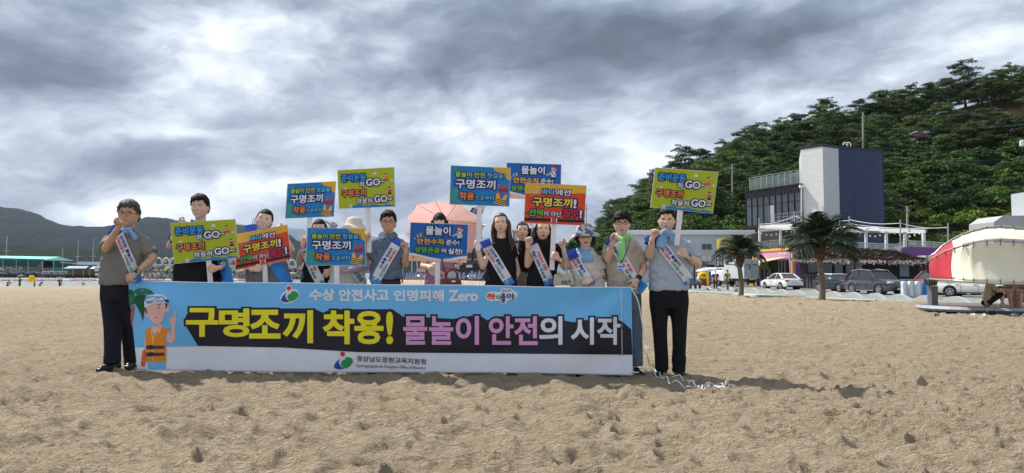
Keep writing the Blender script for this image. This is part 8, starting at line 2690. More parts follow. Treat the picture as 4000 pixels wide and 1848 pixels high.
C4 = lambda x, y: (1550 + x / 2.246, 620 + y / 2.246)
C5 = lambda x, y: (1850 + x / 2.246, 620 + y / 2.246)
C6 = lambda x, y: (2250 + x / 1.3517, 620 + y / 1.3517)
# 1 ---- man in grey polo, left end
person(dict(label='grey haired man in grey polo holding the left end of the banner', Y=7.55, head=(781, 889, 503), yaw=10, roll=4, skin='tan', hair='grey', grey=True, wide=1.08, jaw=1.5, glasses=True, fringe=-0.02, vol=0.012,
   sl=(418, 925), sr=(574, 928), el=(414, 968 + 4, -0.16), wl=(462, 888, -0.34), er=(600, 1010, -0.02), wr=(529, 1070, -0.20), hip=(443, 1118),
   hl=('heart', 12, -30, -0.03, 0.35, -1, 0, -1), hr=('over', -34, 26, -0.03, -0.25, 0.75, -0.5, -1),
   arm=1.15, waist=(394, 518, 1112), hipw=0.15, depth=0.72, mid=1.10, sleeve=0.72, shirt=cloth('grey_polo', (0.205, 0.20, 0.18)), collar=cloth('grey_polo', (0, 0, 0)), trousers=NAVY,
   tw=(395, 508), tv=1112, legs=[((440, 1275, 0.0), (440, 1412, -0.02)), ((505, 1275, 0.18), (520, 1418, 0.22))], trr=(0.105, 0.088, 0.082, 0.085), toe=((-0.25, -1), (0.2, -1)),
   sash=[([C1(120, 287), C1(165, 318), C1(200, 400), C1(240, 490), C1(268, 560), C1(280, 600)], 40, TX_A, (0.20, 0.80))],
   scarf=(M_SCARF, [([C1(250, 320), C1(272, 352)], 0.030)], C1(232, 290)), bands=[('wr', 'er', M_WATCH, 0.034, 0.035, 0.03)],
   face=dict(mouth='closed')))
# 2 ---- tall man, black tee
person(dict(label='tall smiling man in black shirt holding the low green placard', Y=7.72, head=(758, 859, 782), yaw=3, skin='mid', glasses=False, fringe=-0.03, vol=0.0,
   sl=(694, 905), sr=(868, 905), el=(662, 962, 0.0), wl=(704, 884, -0.12), er=(896, 1018, 0.0), wr=(850, 1047, -0.28), hip=(775, 1120),
   hl=('heart', 24, -22, -0.03, 0.0, -1, 0.2, -1), hr=('grip', -28, 6, -0.02, -0.1, 0.95, 0.0, -1), waist=(680, 866, 1112), hipw=0.16, sleeve=0.62, shirt=BLACKC, trousers=NAVY,
   sash=[([(858, 985), (872, 1030), (884, 1070), (894, 1110)], 42, None, (0.0, 0.05)), ([(742, 868), (757, 874), (770, 882)], 26, None, (0.9, 0.9))],
   bands=[('wr', 'er', M_WATCH, 0.033, 0.04, 0.03)], face=dict(mouth='smile', eye='smile')))
# 3 ---- woman in grey dress
person(dict(label='laughing woman with tied back hair in a speckled grey dress', Y=7.78, fem=True, head=(813, 902, 1033), yaw=12, roll=14, skin='fair', style='tied', wide=1.08, jaw=1.2,
   sl=(974, 922), sr=(1096, 932), el=(940, 1032, -0.05), wl=(990, 1052, -0.22), er=(1140, 975, 0.0), wr=(1100, 905, -0.10), hip=(1043, 1120),
   hl=('grip', 34, -4, -0.02, 0, 0.95, 0.0), hr=('heart', -8, -24, -0.03, 0, -1, 0.1, 1), waist=(966, 1134, 1112), hipw=0.16, sleeve=0.5, shirt=cloth('speckled_grey_knit', (0.20, 0.20, 0.215), var=0.6, vs=90), garment='dress', hemdrop=0.45,
   sash=[([C2(370, 900), C2(420, 960), C2(470, 1040), C2(505, 1110)], 46, None, (0.0, 0.05)), ([(960, 900), (978, 894), (1000, 900)], 34, None, (1.1, 1.1))],
   face=dict(mouth='smile', eye='smile')))
# 4 ---- woman in black behind the lower placard
person(dict(label='dark haired woman in black peeping over the low blue placard', Y=7.95, fem=True, head=(852, 938, 1248), yaw=3, skin='mid', style='bob', fringe=0.02,
   sl=(1198, 975), sr=(1292, 975), el=(1168, 1024, -0.04), wl=(1184, 955, -0.16), er=(1322, 1050, 0.0), wr=(1290, 1055, -0.1), hip=(1226, 1130),
   hl=('grip', 8, -26, -0.02, 0.2, 0.95, 0.0), hr=('relaxed', -20, 20, 0, 0, 1, 0), waist=(1172, 1290, 1116), sleeve=0.35, shirt=BLACKC, garment='dress', hemdrop=0.45,
   sash=[([C2(640, 745), C2(690, 880), C2(735, 985), C2(775, 1060), C2(795, 1105)], 38, TX_B, (0.12, 0.90))],
   face=dict(mouth='smile', eye='smile')))
# 5 ---- woman with the white bucket hat
WHT_C = cloth('offwhite_cotton', (0.56, 0.55, 0.51)); LILA = cloth('lilac_arm_sleeve', (0.47, 0.42, 0.54), bump=0.3)
person(dict(label='woman with white bucket hat, face mask and lilac arm sleeves', Y=7.85, fem=True, head=(850, 936, 1384), yaw=-4, skin='mid', style='bob', glasses=True, maskface=mat('lilac_mask', (0.46, 0.40, 0.44), 0.8), hat=mat('offwhite_hat', (0.62, 0.58, 0.50), 0.8, bump=0.3, bs=12),
   sl=(1318, 962), sr=(1436, 962), el=(1262, 980, 0.0), wl=(1296, 897, -0.12), er=(1440, 1040, -0.04), wr=(1352, 1060, -0.24), hip=(1355, 1125),
   hl=('thumb', 12, -24, 0.0, 0.6, -0.8, 0, -1), hr=('grip', -36, 0, -0.02, 0, 0.95, 0.0, -1), gloves=[('wl', 'el', 'hl', LILA), ('wr', 'er', 'hr', LILA)], waist=(1280, 1430, 1114), hipw=0.16, sleeve=0.6, shirt=WHT_C, hemdrop=0.35, garment='blouse',
   sash=[([C2(1050, 930), C2(1110, 1010), C2(1170, 1090)], 34, [('첫걸음', 0.35, 0.9, 0.2, 0.8, I_TGRN)], (0.0, 1.1))], face=dict()))
# 6 ---- man in blue grey shirt with glasses
person(dict(label='man with glasses in a blue grey shirt giving a thumbs up', Y=7.65, head=(822, 914, 1517), yaw=6, skin='tan', glasses=True, grx=0.10, grz=0.055, fringe=-0.02, vol=0.01,
   sl=(1456, 938), sr=(1578, 944), el=(1417, 1018, -0.08), wl=(1424, 944, -0.16), er=(1584, 1032, -0.06), wr=(1586, 978, -0.16), hip=(1508, 1112),
   hl=('grip', 6, -24, -0.02, 0.3, 0.9, 0), hr=('thumb', -2, -26, 0, -0.75, -0.5, 0.0, -1), waist=(1447, 1568, 1092), hipw=0.15, sleeve=0.74, shirt=cloth('blue_grey_linen', (0.135, 0.17, 0.245), var=0.15, vs=30), collar=cloth('blue_grey_linen', (0, 0, 0)), trousers=BLACKC, belt=1103,
   sash=[([C3(690, 715), C3(660, 765), C3(590, 880), C3(530, 985), C3(490, 1065), C3(470, 1100)], 40, [(a, b, c, 1 - t1, 1 - t0, m) for a, b, c, t0, t1, m in TX_A], (0.12, 0.84))], face=dict(mouth='smile', eye='smile')))
# 7 ---- woman in pink under the umbrella
PINKC = cloth('dusty_pink_blouse', (0.40, 0.215, 0.29))
person(dict(label='woman in dusty pink blouse with fringe under the pink umbrella', Y=7.72, fem=True, head=(828, 908, 1717), yaw=2, skin='fair', style='bob', fringe=0.15, hairlen=0.35, vol=0.01,
   sl=(1666, 958), sr=(1770, 958), el=(1652, 1040, -0.06), wl=(1686, 1044, -0.20), er=(1798, 1026, -0.02), wr=(1768, 985, 0.02), hip=(1718, 1120),
   hl=('grip', 24, -8, -0.02, 0, 0.95, 0.0), hr=('fist', -6, -24, 0, 0, -1, 0), waist=(1660, 1782, 1112), hipw=0.15, sleeve=0.72, shirt=PINKC, hemdrop=0.4, garment='blouse',
   sash=[([(1672, 1030), (1690, 1060), (1730, 1078), (1790, 1075)], 30, [('착용!', 0.4, 0.6, 0.2, 0.8, I_TRED)], (0.0, 1.1))], face=dict(mouth='smile', eye='smile')))
# 8 ---- long haired woman in black
person(dict(label='woman with long wavy brown hair in a black dress', Y=7.66, fem=True, head=(828, 915, 1957), yaw=-4, roll=-4, skin='fair', style='long', hair='brown', fringe=-0.06, hairlen=1.45, flare=1.6, wide=1.03,
   sl=(1910, 962), sr=(2008, 958), el=(1886, 1042, -0.06), wl=(1866, 972, -0.12), er=(2022, 1060, 0.04), wr=(2000, 1110, 0.0), hip=(1955, 1120),
   hl=('grip', -2, -26, -0.02, 0.3, 0.9, 0), hr=('relaxed', 0, 30, 0, -1, 0, 0), waist=(1890, 2020, 1112), hipw=0.16, sleeve=0.35, shirt=BLACKC, garment='dress', hemdrop=0.5,
   sash=[([C4(770, 715), C4(800, 790), C4(860, 880), C4(925, 990), C4(975, 1070), C4(1000, 1110)], 40, TX_A, (0.14, 0.86))], face=dict(mouth='open', eye='smile')))
# 9 ---- woman behind with the raised fist
person(dict(label='woman at the back with wrist bands and raised fist in beige skirt', Y=8.05, fem=True, head=(862, 938, 2042), yaw=-2, skin='fair', style='bob', fringe=-0.04, hairlen=0.3,
   sl=(2010, 966), sr=(2092, 966), el=(2010, 1000, -0.30), wl=(2013, 925, -0.38), er=(2110, 1000, 0.0), wr=(2078, 915, 0.02), hip=(2045, 1100),
   hl=('fist', 1, -26, 0, 0.2, -1, 0), hr=('grip', -4, -24, 0, 0, 0.95, 0), waist=(1998, 2088, 1064), sleeve=0.45, shirt=BLACKC, trousers=cloth('beige_skirt', (0.27, 0.24, 0.19)), tv=1070, tw=(2000, 2086),
   bands=[('wl', 'el', M_WATCH, 0.032, 0.008, 0.045), ('wl', 'el', M_WATCH, 0.032, 0.008, 0.06)], face=dict(mouth='open')))
# 10 ---- laughing woman with red lips
person(dict(label='laughing woman with red lips and black hair in a black dress', Y=7.60, fem=True, head=(852, 941, 2120), yaw=4, roll=3, skin='mid', style='long', fringe=-0.05, hairlen=0.75, flare=0.3, wide=1.03,
   sl=(2076, 968), sr=(2190, 966), el=(2060, 1036, -0.10), wl=(2063, 958, -0.20), er=(2206, 1046, -0.06), wr=(2182, 1012, -0.22), hip=(2113, 1120),
   hl=('fist', 1, -26, 0, 0.2, -1, 0), hr=('grip', -22, -16, -0.01, 0, 0.95, 0.1, -1), waist=(2056, 2166, 1114), hipw=0.15, sleeve=0.45, shirt=BLACKC, garment='dress', hemdrop=0.5,
   sash=[([C5(515, 745), C5(560, 850), C5(610, 960), C5(650, 1050), C5(668, 1112)], 40, TX_B, (0.04, 0.84))], bands=[('wr', 'er', M_WATCH, 0.032, 0.038, 0.03)], face=dict(mouth='laugh', red=True, eye='smile')))
# 11 ---- woman with the floral hat
fl_m = mat('floral_hat', (0.52, 0.50, 0.42), 0.85, var=0.1, vs=3, col2=(0.06, 0.10, 0.22), c2=(0.50, 0.52), gen=False)
nodes_ = fl_m.node_tree
for n_ in nodes_.nodes:
 if n_.type == 'TEX_NOISE' and n_.inputs['Distortion'].default_value > 0.3: n_.inputs['Scale'].default_value = 17.0
dot_m = mat('white_dotted_cotton', (0.60, 0.59, 0.56), 0.85, var=0.04, vs=3, bump=0.4, bs=9, bdist=0.02)
tt_ = dot_m.node_tree; X.tree = tt_
vo = tt_.nodes.new('ShaderNodeTexVoronoi'); vo.inputs['Scale'].default_value = 26.0
tco = tt_.nodes.new('ShaderNodeTexCoord'); tt_.links.new(tco.outputs['Object'], vo.inputs['Vector'])
bsd = tt_.nodes['Principled BSDF']; lk = bsd.inputs['Base Color'].links[0].from_socket
tt_.links.new(mixc(tt_, ramp(tt_, vo.outputs['Distance'], [(0.10, (1, 1, 1)), (0.15, (0, 0, 0))]), lk, (0.05, 0.04, 0.07)), bsd.inputs['Base Color'])
person(dict(label='laughing woman in floral bucket hat and dotted white blouse', Y=7.50, fem=True, head=(876, 968, 2286), yaw=-4, roll=-3, skin='fair', style='bob', hairlen=0.25, glasses=True, grx=0.11, grz=0.085, hat=fl_m,
   sl=(2232, 1000), sr=(2338, 1002), el=(2216, 1036, -0.0), wl=(2200, 968, -0.02), er=(2352, 1068, -0.02), wr=(2312, 1092, -0.16), hip=(2290, 1130),
   hl=('heart', -10, -24, -0.02, 0, -1, 0.1), hr=('over', -30, 12, -0.04, -0.1, 0.75, -0.5, -1), waist=(2222, 2362, 1118), hipw=0.16, sleeve=0.72, shirt=dot_m, hemdrop=0.35, garment='blouse',
   sash=[([C5(850, 800), C5(880, 870), C5(925, 950), C5(985, 1040), C5(1030, 1110)], 40, TX_A, (0.25, 0.95))],
   scarf=(M_SCARF, [([C5(960, 870), C5(985, 900)], 0.030), ([C5(1020, 860), C5(1030, 900)], 0.038)], C5(965, 830)), bands=[('wr', 'er', mat('pink_watch', (0.5, 0.36, 0.33), 0.4), 0.030, 0.035, 0.02)],
   face=dict(mouth='laugh', eye='smile')))
# 12 ---- man in beige polo with green scarf
person(dict(label='man with lime green scarf and lanyard holding the right end of the banner', Y=7.48, head=(824, 922, 2429), yaw=-6, roll=2, skin='mid', glasses=True, grx=0.10, fringe=0.06, vol=0.03, wide=1.04,
   sl=(2366, 950), sr=(2500, 955), el=(2374, 1014, -0.14), wl=(2392, 948, -0.26), er=(2518, 1048, -0.02), wr=(2490, 1094, -0.12), hip=(2440, 1140),
   hl=('heart', 12, -28, -0.03, 0.2, -1, 0, -1), hr=('over', -20, 32, -0.04, -0.5, 0.6, -0.2, -1), waist=(2374, 2502, 1144), hipw=0.165, sleeve=0.74, shirt=cloth('beige_knit_polo', (0.45, 0.40, 0.335)), trousers=cloth('faded_jeans', (0.115, 0.155, 0.20), var=0.2),
   legs=[((2405, 1290, 0.0), (2410, 1425, 0.0)), ((2478, 1290, 0.02), (2484, 1422, 0.0))], trr=(0.10, 0.085, 0.078, 0.075), toe=((-0.2, -1), (0.2, -1)), tw=(2380, 2506), tv=1150, sole=mat('white_sole', (0.6, 0.6, 0.6), .7),
   sash=[([C6(165, 425), C6(205, 450), C6(245, 530), C6(285, 600), C6(325, 660), C6(365, 690)], 40, [(a, b, c, 1 - t1, 1 - t0, m) for a, b, c, t0, t1, m in TX_B] and TX_B, (0.16, 0.74))],
   scarf=(M_SCARFG, [([C6(240, 470), C6(245, 540)], 0.045), ([C6(285, 400)], 0.03)], C6(250, 425)), bands=[('wr', 'er', M_WATCH, 0.034, 0.04, 0.03)], face=dict(mouth='open')))
# 13 ---- man in pale blue polo
person(dict(label='man in pale blue polo and black trousers at the right end', Y=7.42, head=(812, 908, 2604), yaw=-14, roll=2, skin='mid', fringe=-0.04, wide=1.06, jaw=1.4,
   sl=(2542, 948), sr=(2694, 944), el=(2537, 1000, -0.12), wl=(2549, 928, -0.26), er=(2728, 1030, -0.04), wr=(2682, 1000, -0.22), hip=(2614, 1135),
   hl=('fist', 6, -26, 0.0, 0.5, -0.8, 0), hr=('grip', -26, -18, -0.01, 0, 0.95, 0.1, -1), arm=1.1, waist=(2534, 2692, 1134), hipw=0.165, depth=0.66, mid=1.0, sleeve=0.74, shirt=cloth('pale_blue_polo', (0.40, 0.46, 0.52)), collar=cloth('pale_blue_polo', (0, 0, 0)), trousers=BLACKC,
   legs=[((2578, 1290, -0.02), (2586, 1438, 0.0)), ((2654, 1290, -0.02), (2652, 1446, 0.0))], trr=(0.1, 0.076, 0.070, 0.072), toe=((-0.55, -1), (0.05, -1)), tw=(2536, 2690), tv=1142,
   sash=[([C6(430, 405), C6(455, 460), C6(500, 520), C6(550, 580), C6(585, 625), C6(600, 660)], 40, TX_A, (0.14, 0.90)), ([C6(385, 405), C6(400, 430), C6(390, 460)], 46, None, (1.1, 1.1))],
   scarf=(M_SCARF, [([C6(450, 430), C6(445, 470)], 0.055), ([C6(500, 410), C6(515, 445)], 0.032)], C6(468, 385)), bands=[('wr', 'er', M_WATCH, 0.034, 0.042, 0.03)], face=dict(mouth='open', browz=-0.01)))
# ---- lanyard card, bags, umbrella
c = P(2422, 1042, 7.22)
g = MB(); g.box(c, (0.058, 0.004, 0.085)); cd = thing('name_card', c, 'name card on a black lanyard over the beige polo', 'card'); part('card', g, cd, ink('card_white', (214, 222, 230)))
g = MB(); g.box(c + Vector((0, -0.003, 0.0)), (0.05, 0.002, 0.02)); g.box(c + Vector((0, -0.003, -0.03)), (0.05, 0.002, 0.018)); part('card_print', g, cd, I_SBLUE)
g = MB(); g.tube([P(2463, 930, 7.30), P(2455, 960, 7.20), P(2436, 1010, 7.19), P(2424, 1030, 7.21)], 0.005, 5); part('lanyard', g, cd, M_TRIM)
hb = thing('handbag', P(1765, 1110, 7.45), 'dark red leather handbag with gold clasp hanging from the arm', 'handbag')
M_BAG = mat('dark_red_leather', (0.155, 0.012, 0.024), 0.35, spec=0.6, bump=0.2, bs=30)
g = MB()
q = [P(1722, 1103, 7.5), P(1799, 1103, 7.5), P(1794, 1088, 7.5), P(1730, 1086, 7.5)]
g.prism([P(1722, 1112, 7.44), P(1803, 1112, 7.44), P(1796, 1089, 7.44), P(1728, 1086, 7.44)], (0, 0.11, 0)); part('bag_body', modded(g, bev=0.01), hb, M_BAG)
g = MB(); g.prism([P(1729, 1086, 7.435), P(1796, 1089, 7.435), P(1790, 1101, 7.43), P(1738, 1101, 7.43)], (0, -0.006, 0)); part('flap', g, hb, M_BAG)
g = MB(); g.prism([P(1763, 1095, 7.42), P(1780, 1096, 7.42), P(1780, 1103, 7.42), P(1765, 1103, 7.42)], (0, -0.01, 0)); part('clasp', g, hb, mat('gold_clasp', (0.72, 0.56, 0.28), 0.3, 0.8))
g = MB(); g.tube([P(1742, 1087, 7.46), P(1745, 1068, 7.45), P(1758, 1052, 7.45), P(1774, 1052, 7.45), P(1785, 1068, 7.45), P(1788, 1088, 7.46)], 0.011, 8); part('handle', g, hb, M_BAG, smooth=True)
g = MB(); g.tube([P(1742, 1087, 7.44), P(1738, 1060, 7.42), P(1728, 1028, 7.42), P(1726, 1005, 7.5)], 0.009, 6); part('strap', g, hb, M_BAG, smooth=True)
tb_ = thing('tote_bag', P(2195, 1112, 7.38), 'cream canvas tote bag printed POLO at the shoulder of the woman in the floral hat', 'tote bag')
g = MB(); g.prism([P(2162, 1116, 7.36), P(2246, 1116, 7.36), P(2236, 1066, 7.36), P(2165, 1072, 7.36)], (0, 0.07, 0)); part('bag_body', modded(g, bev=0.012), tb_, cloth('cream_canvas_bag', (0.54, 0.50, 0.42)), smooth=False)
g = MB(); text_quad(g, 'POLO', [(2194, 1098), (2229, 1092), (2230, 1106), (2195, 1112)], lambda x, y, d: P(x, y, 7.357 - d), M_TRIM, bold=0.01); part('lettering', g, tb_)
g = MB(); g.tube([P(2180, 1072, 7.36), P(2182, 1062, 7.36), P(2190, 1068, 7.36), P(2194, 1078, 7.35)], 0.012, 7); g.tube([P(2215, 1068, 7.37), P(2208, 1030, 7.42), P(2220, 1000, 7.44)], 0.010, 6); part('handle', g, tb_, cloth('cream_canvas_bag', (0, 0, 0)), smooth=True)
um = thing('umbrella', P(1765, 975, 7.75), 'pale pink umbrella held open behind the woman in the pink blouse', 'umbrella')
M_UMB = mat('pink_umbrella_cloth', (0.80, 0.52, 0.47), 0.8, var=0.03)
tU = M_UMB.node_tree
trl = tU.nodes.new('ShaderNodeBsdfTranslucent'); trl.inputs[0].default_value = (0.80, 0.50, 0.45, 1)
mxs = tU.nodes.new('ShaderNodeMixShader'); mxs.inputs[0].default_value = 0.5
tU.links.new(tU.nodes['Principled BSDF'].outputs[0], mxs.inputs[1]); tU.links.new(trl.outputs[0], mxs.inputs[2])
tU.links.new(mxs.outputs[0], tU.nodes['Material Output'].inputs[0])
hub = P(1738, 858, 8.25)
rimpx = [(1583, 918), (1592, 845), (1628, 798), (1700, 785), (1790, 787), (1862, 840), (1897, 878), (1884, 930), (1842, 988), (1790, 1000), (1700, 1000), (1620, 985)]
rim = [P(u, v, 8.0 - 0.0 * k) for k, (u, v) in enumerate(rimpx[::1])]
nR = len(rim)
g = MB()
vs = [hub + Vector((0, 0.08, 0))]
for rg_ in range(1, 6):
 q = rg_ / 5
 for k in range(nR * 4):
  a = k / 4; i = int(a); f = a - i
  e = rim[i].lerp(rim[(i + 1) % nR], f)
  c_ = hub + Vector((0, 0.08, 0))
  p = c_.lerp(e, q); p.y += 0.13 * (1 - q * q) * 0.5 + 0.03 * math.sin(math.pi * f) * q
  p = p + (c_ - p) * (0.05 * math.sin(math.pi * f) * q)
  vs.append(p)
m_ = nR * 4
fs = [(0, 1 + k, 1 + (k + 1) % m_) for k in range(m_)]
for r_ in range(4):
 fs += [(1 + r_ * m_ + k, 1 + (r_ + 1) * m_ + k, 1 + (r_ + 1) * m_ + (k + 1) % m_, 1 + r_ * m_ + (k + 1) % m_) for k in range(m_)]
g.add(vs, fs); part('canopy', g, um, M_UMB, smooth=True)
for k in range(0, nR, 1):
 if k % 2 == 0 or k in (3,):
  g = MB(); c_ = hub + Vector((0, 0.06, 0)); mid_ = c_.lerp(rim[k], 0.5) + Vector((0, 0.02, 0)); g.tube([c_, mid_, rim[k] + Vector((0, -0.005, 0))], 0.0035, 5); part('rib', g, um, M_STEEL)
g = MB(); g.tube([hub + Vector((0, 0.1, 0)), P(1762, 972, 7.78), P(1764, 990, 7.72)], 0.006, 6); part('shaft', g, um, M_STEEL)
# ------------------------------------------------------------------ small figures
def figure(base, H, label, top, legs_m, skin='mid', hat=None, hair=True, pose='stand', rz=0.0, extra=None):
 """simple standing or seated figure built as one skinned body with clothes"""
 root = thing('person', base, label, 'person')
 R = Matrix.Rotation(rz, 3, 'Z')
 b = Vector(base)
 def W(x, y, z): return b + R @ Vector((x, y, z)) * H
 g = MB()
 if pose in ('stand', 'walk'):
  st = 0.10 if pose == 'walk' else 0.0
  hip = (0, 0, 0.50); sh = (0, 0, 0.81)
  L = [((-0.055, 0, .5), (-0.06, -st * .6, .27), (-0.06, -st, .03)), ((0.055, 0, .5), (0.06, st * .3, .27), (0.06, st, .04))]
  A = [((-0.125, 0, .80), (-0.16, 0.03 + st * .5, .64), (-0.15, -0.04 + st * .4, .49)), ((0.125, 0, .80), (0.16, 0.03 - st * .5, .64), (0.15, -0.04 - st, .50))]
  if extra == 'umbrella': A[0] = ((-0.125, 0, .80), (-0.2, -.05, .70), (-0.14, -0.1, .80))
  head = (0, -0.01, .93)
 elif pose == 'sit':
  hip = (0, 0, 0.07); sh = (0, -0.06, 0.38)
  L = [((-0.05, 0, .07), (-0.08, -.22, .24), (-0.06, -.20, .02)), ((0.05, 0, .07), (0.08, -.21, .22), (0.07, -.25, .02))]
  A = [((-0.12, -.05, .37), (-0.15, -.16, .27), (-0.03, -.22, .28)), ((0.12, -.05, .37), (0.15, -.16, .27), (0.03, -.24, .28))]
  head = (0, -0.10, .50)
 else:
  hip = (0, 0, 0.30); sh = (0, -0.14, 0.55)
  L = [((-0.05, 0, .3), (-0.07, -.12, .20), (-0.06, 0.0, .03)), ((0.05, 0, .3), (0.07, -.12, .20), (0.07, 0.0, .03))]
  A = [((-0.12, -.14, .53), (-0.14, -.2, .40), (-0.05, -.24, .30)), ((0.12, -.14, .53), (0.14, -.2, .40), (0.05, -.24, .30))]
  head = (0, -0.20, .66)
 for l in L:
  g.capsule(W(*l[0]), W(*l[1]), .044 * H, .032 * H, 10); g.capsule(W(*l[1]), W(*l[2]), .031 * H, .020 * H, 10); g.capsule(W(*l[2]), W(l[2][0], l[2][1] - .09, l[2][2] - .01), .022 * H, .018 * H, 8)
 for a in A:
  g.capsule(W(*a[0]), W(*a[1]), .028 * H, .023 * H, 8); g.capsule(W(*a[1]), W(*a[2]), .022 * H, .015 * H, 8); g.ell(W(*a[2]) , (.022 * H, .018 * H, .028 * H), 8, 6)
 g.capsule(W(*hip), W(*sh), .075 * H, .07 * H, 12); g.capsule(W(*sh), W(*head), .03 * H, .03 * H, 8)
 g.ell(W(*head), (.045 * H, .055 * H, .065 * H), 16, 12, R)
 g.ell(W(head[0], head[1] - .055, head[2] - .005), (.009 * H, .012 * H, .014 * H), 8, 6)
 part('body', modded(g, voxel=0.0085 * H, smooth=3), root, SKIN[skin], smooth=True)
 g = MB()
 h_, s_ = Vector(hip), Vector(sh)
 g.loft([(W(*(h_ - Vector((0, 0, .03)))), .095 * H, .065 * H, R @ Vector((1, 0, 0))), (W(*h_.lerp(s_, .5)), .095 * H, .066 * H, R @ Vector((1, 0, 0))), (W(*s_), .125 * H, .058 * H, R @ Vector((1, 0, 0))), (W(*(s_ + Vector((0, 0, .03)))), .05 * H, .04 * H, R @ Vector((1, 0, 0)))], 20, 2.3)
 for a in A:
  g.tube([W(*a[0]), W(*Vector(a[0]).lerp(Vector(a[1]), .75))], [.040 * H, .036 * H], 10); g.ell(W(*a[0]), (.04 * H,) * 3, 10, 8)
 part('shirt', modded(g, voxel=0.010 * H, smooth=3), root, top, smooth=True)
 g = MB()
 for l in L:
  k = 1.0 if legs_m[1] == 'long' else 0.0
  g.tube([W(*l[0]), W(*l[1])] + ([W(*Vector(l[1]).lerp(Vector(l[2]), .9))] if k else []), [.054 * H, .042 * H] + ([.036 * H] if k else []), 12)
 g.ell(W(*hip), (.092 * H, .07 * H, .06 * H), 14, 8)
 part('trousers' if legs_m[1] == 'long' else 'shorts', modded(g, voxel=0.010 * H, smooth=3), root, legs_m[0], smooth=True)
 g = MB()
 hw = W(head[0], head[1] + .012, head[2] + .018)
 if hat is not None:
  g.ell(hw + Vector((0, 0, .015 * H)), (.052 * H, .060 * H, .050 * H), 14, 8); g.tube([hw, hw + Vector((0, 0, .006 * H))], .085 * H, 16); part('hat', g, root, hat, smooth=True)
 elif hair:
  g.ell(hw, (.050 * H, .055 * H, .062 * H), 14, 10); part('hair', g, root, M_HAIRB, smooth=True)
 if extra == 'umbrella':
  c = W(-0.16, -0.05, 1.05)
  u_ = thing('umbrella', c, 'black umbrella held up at the water edge on the far left', 'umbrella')
  g = MB(); g.loft([(c + Vector((0, 0, -.05)), .55, .55), (c + Vector((0, 0, .08)), .42, .42), (c + Vector((0, 0, .18)), .05, .05)], 16); part('canopy', g, u_, M_TRIM)
  g = MB(); g.tube([c, W(-0.14, -0.1, .8)], 0.012, 5); part('shaft', g, u_, M_STEEL)
 return root
DK = cloth('dark_clothes', (0.03, 0.032, 0.04)); GRN_T = cloth('olive_green_tee', (0.10, 0.20, 0.035)); FLW = cloth('dark_flowered_top', (0.06, 0.03, 0.045), var=1.0, vs=20)
def gp(u, Y, z=None):
 p = P(u, 1100, Y); p.z = gz(p.x, p.y) if z is None else z
 return p
figure(gp(2842, 57.5, ROAD + .08), 1.68, 'man in olive green shirt and dark cap walking past the truck', GRN_T, (cloth('grey_slacks', (0.07, 0.08, 0.10)), 'long'), 'tan', hat=M_TRIM, pose='walk', rz=0.5)
figure(gp(2795, 60, ROAD + .08), 1.62, 'woman in dark flowered top and black leggings by the umbrella', FLW, (BLACKC, 'long'), 'mid', pose='walk', rz=-0.3)
Zw = -1.05
figure(P(77, 1100, 86).xy.to_3d() + Vector((0, 0, Zw)), 1.62, 'person in black under a black umbrella at the water edge', DK, (DK, 'long'), 'mid', extra='umbrella', rz=2.6)
figure(P(29, 1100, 86).xy.to_3d() + Vector((0, 0, Zw + .15)), 1.5, 'crouching person in a dark red jacket at the far left water edge', cloth('dark_red_jacket', (0.16, 0.03, 0.05)), (DK, 'long'), 'mid', pose='bend', hat=DK, rz=1.2)
figure(P(135, 1100, 86).xy.to_3d() + Vector((0, 0, Zw)), 1.40, 'child in yellow beach shirt beneath the carried yellow float', cloth('ochre_shirt', (0.42, 0.27, 0.06), var=.6, vs=9), (DK, 'short'), 'mid', rz=2.0)
figure(P(155, 1100, 85).xy.to_3d() + Vector((0, 0, Zw + .2)), 1.5, 'bending person with dark hood and grey sleeves by the yellow float', cloth('grey_rash_vest', (0.15, 0.16, 0.17)), (DK, 'long'), 'mid', pose='bend', hat=DK, rz=1.9)
figure(P(235, 1100, 86).xy.to_3d() + Vector((0, 0, Zw)), 1.58, 'person in black jacket and white cap standing at the water edge', DK, (DK, 'long'), 'mid', hat=M_WHITE, rz=1.2)
g = MB(); c = P(124, 1089, 84)
g.loft([(c + Vector((0, 0, -.38)), .42, .2), (c + Vector((0, 0, -.30)), .48, .24), (c + Vector((0, 0, 0)), .40, .22), (c + Vector((0, 0, .34)), .26, .18), (c + Vector((0, 0, .40)), .2, .12)], 20, 3)
fy_ = thing('inflatable_float', c, 'big yellow inflatable float carried at the water edge', 'float'); part('body', modded(g, smooth=2), fy_, ink('floatyellow', (240, 196, 20)), smooth=True)
g = MB()
for (x, z, r) in ((.12, .18, .05), (.2, .02, .06), (.05, -.15, .04)): g.ell(c + Vector((x, -.22, z)), (r, .02, r), 10, 6)
part('printed_mark', g, fy_, M_TRIM)
g = MB(); c = P(325, 1108, 86); g.loft([(c + Vector((0, 0, z)), w, w * .6) for z, w in ((-.25, .1), (-.1, .22), (.1, .2), (.28, .1))], 12)
tag(part('clear_float', g, None, mat('pale_green_plastic', (0.35, 0.55, 0.48), 0.3), loc=c, smooth=True), 'pale green clear plastic float at the water edge', 'float')
figure(gp(1571, 105), 1.6, 'distant person in dark clothes walking on the sand by the folded parasols', DK, (DK, 'long'), 'mid', pose='walk', rz=1.5)
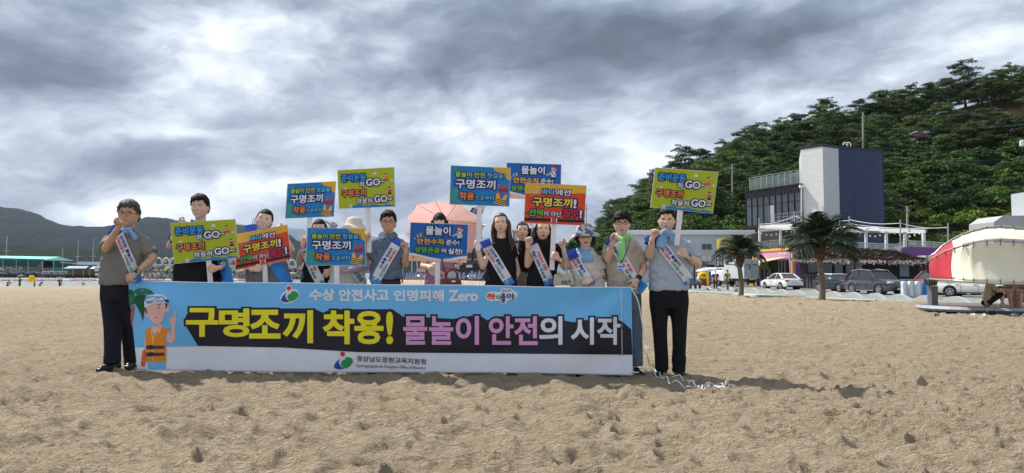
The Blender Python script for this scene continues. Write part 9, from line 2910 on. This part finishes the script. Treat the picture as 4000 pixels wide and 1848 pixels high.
# people sitting on the platform
zt2 = zc + 0.05
q = P(3855, 1195, 20.0)
figure(Vector((q.x, 20.0, zt2)), 1.66, 'seated person in khaki shirt and black shorts on the round platform', cloth('khaki_tee', (0.36, 0.33, 0.23)), (BLACKC, 'short'), 'tan', pose='sit', rz=1.15)
strp = mat('striped_tee', (0.55, 0.53, 0.50), 0.85)
t2 = strp.node_tree; X.tree = t2
tc2 = t2.nodes.new('ShaderNodeTexCoord'); sp2 = t2.nodes.new('ShaderNodeSeparateXYZ'); t2.links.new(tc2.outputs['Object'], sp2.inputs[0])
wv2 = X.m('SINE', X(sp2.outputs[2]) * 120.0)
t2.links.new(mixc(t2, X.m('GREATER_THAN', wv2, 0.0), (0.55, 0.53, 0.50), (0.03, 0.03, 0.035)), t2.nodes['Principled BSDF'].inputs['Base Color'])
q = P(3968, 1195, 20.1)
figure(Vector((q.x, 20.1, zt2)), 1.70, 'seated person in black and white striped shirt on the platform', strp, (cloth('pale_shorts', (0.5, 0.55, 0.58)), 'short'), 'tan', pose='sit', rz=-0.6)
q = P(4030, 1195, 19.9)
figure(Vector((q.x, 19.9, zt2)), 1.66, 'seated person mostly hidden at the right edge of the platform', cloth('brown_tee', (0.14, 0.09, 0.07)), (DK, 'short'), 'tan', pose='sit', rz=-1.2)
g = MB(); c = P(3897, 1192, 19.8); c.z = zt2; g.tube([c, c + Vector((0, 0, 0.09))], [0.03, 0.04], 12)
tag(part('paper_cup', g, None, M_WHITE, loc=c), 'white paper cup standing on the platform', 'cup')
# ---- the thin haze of a humid summer day over land and bay
hm = bpy.data.materials.new('haze'); hm.use_nodes = True
th_ = hm.node_tree; th_.nodes.clear()
vo_ = th_.nodes.new('ShaderNodeVolumePrincipled'); ou_ = th_.nodes.new('ShaderNodeOutputMaterial')
vo_.inputs['Color'].default_value = (0.80, 0.88, 1.0, 1); vo_.inputs['Density'].default_value = 0.000035; vo_.inputs['Anisotropy'].default_value = 0.2
th_.links.new(vo_.outputs[0], ou_.inputs['Volume'])
g = MB(); g.box((0, 4400, 222), (17000, 9200, 454)); tag(part('haze', g, None, hm), 'thin haze in the air over beach, bay and hills', kind='stuff')
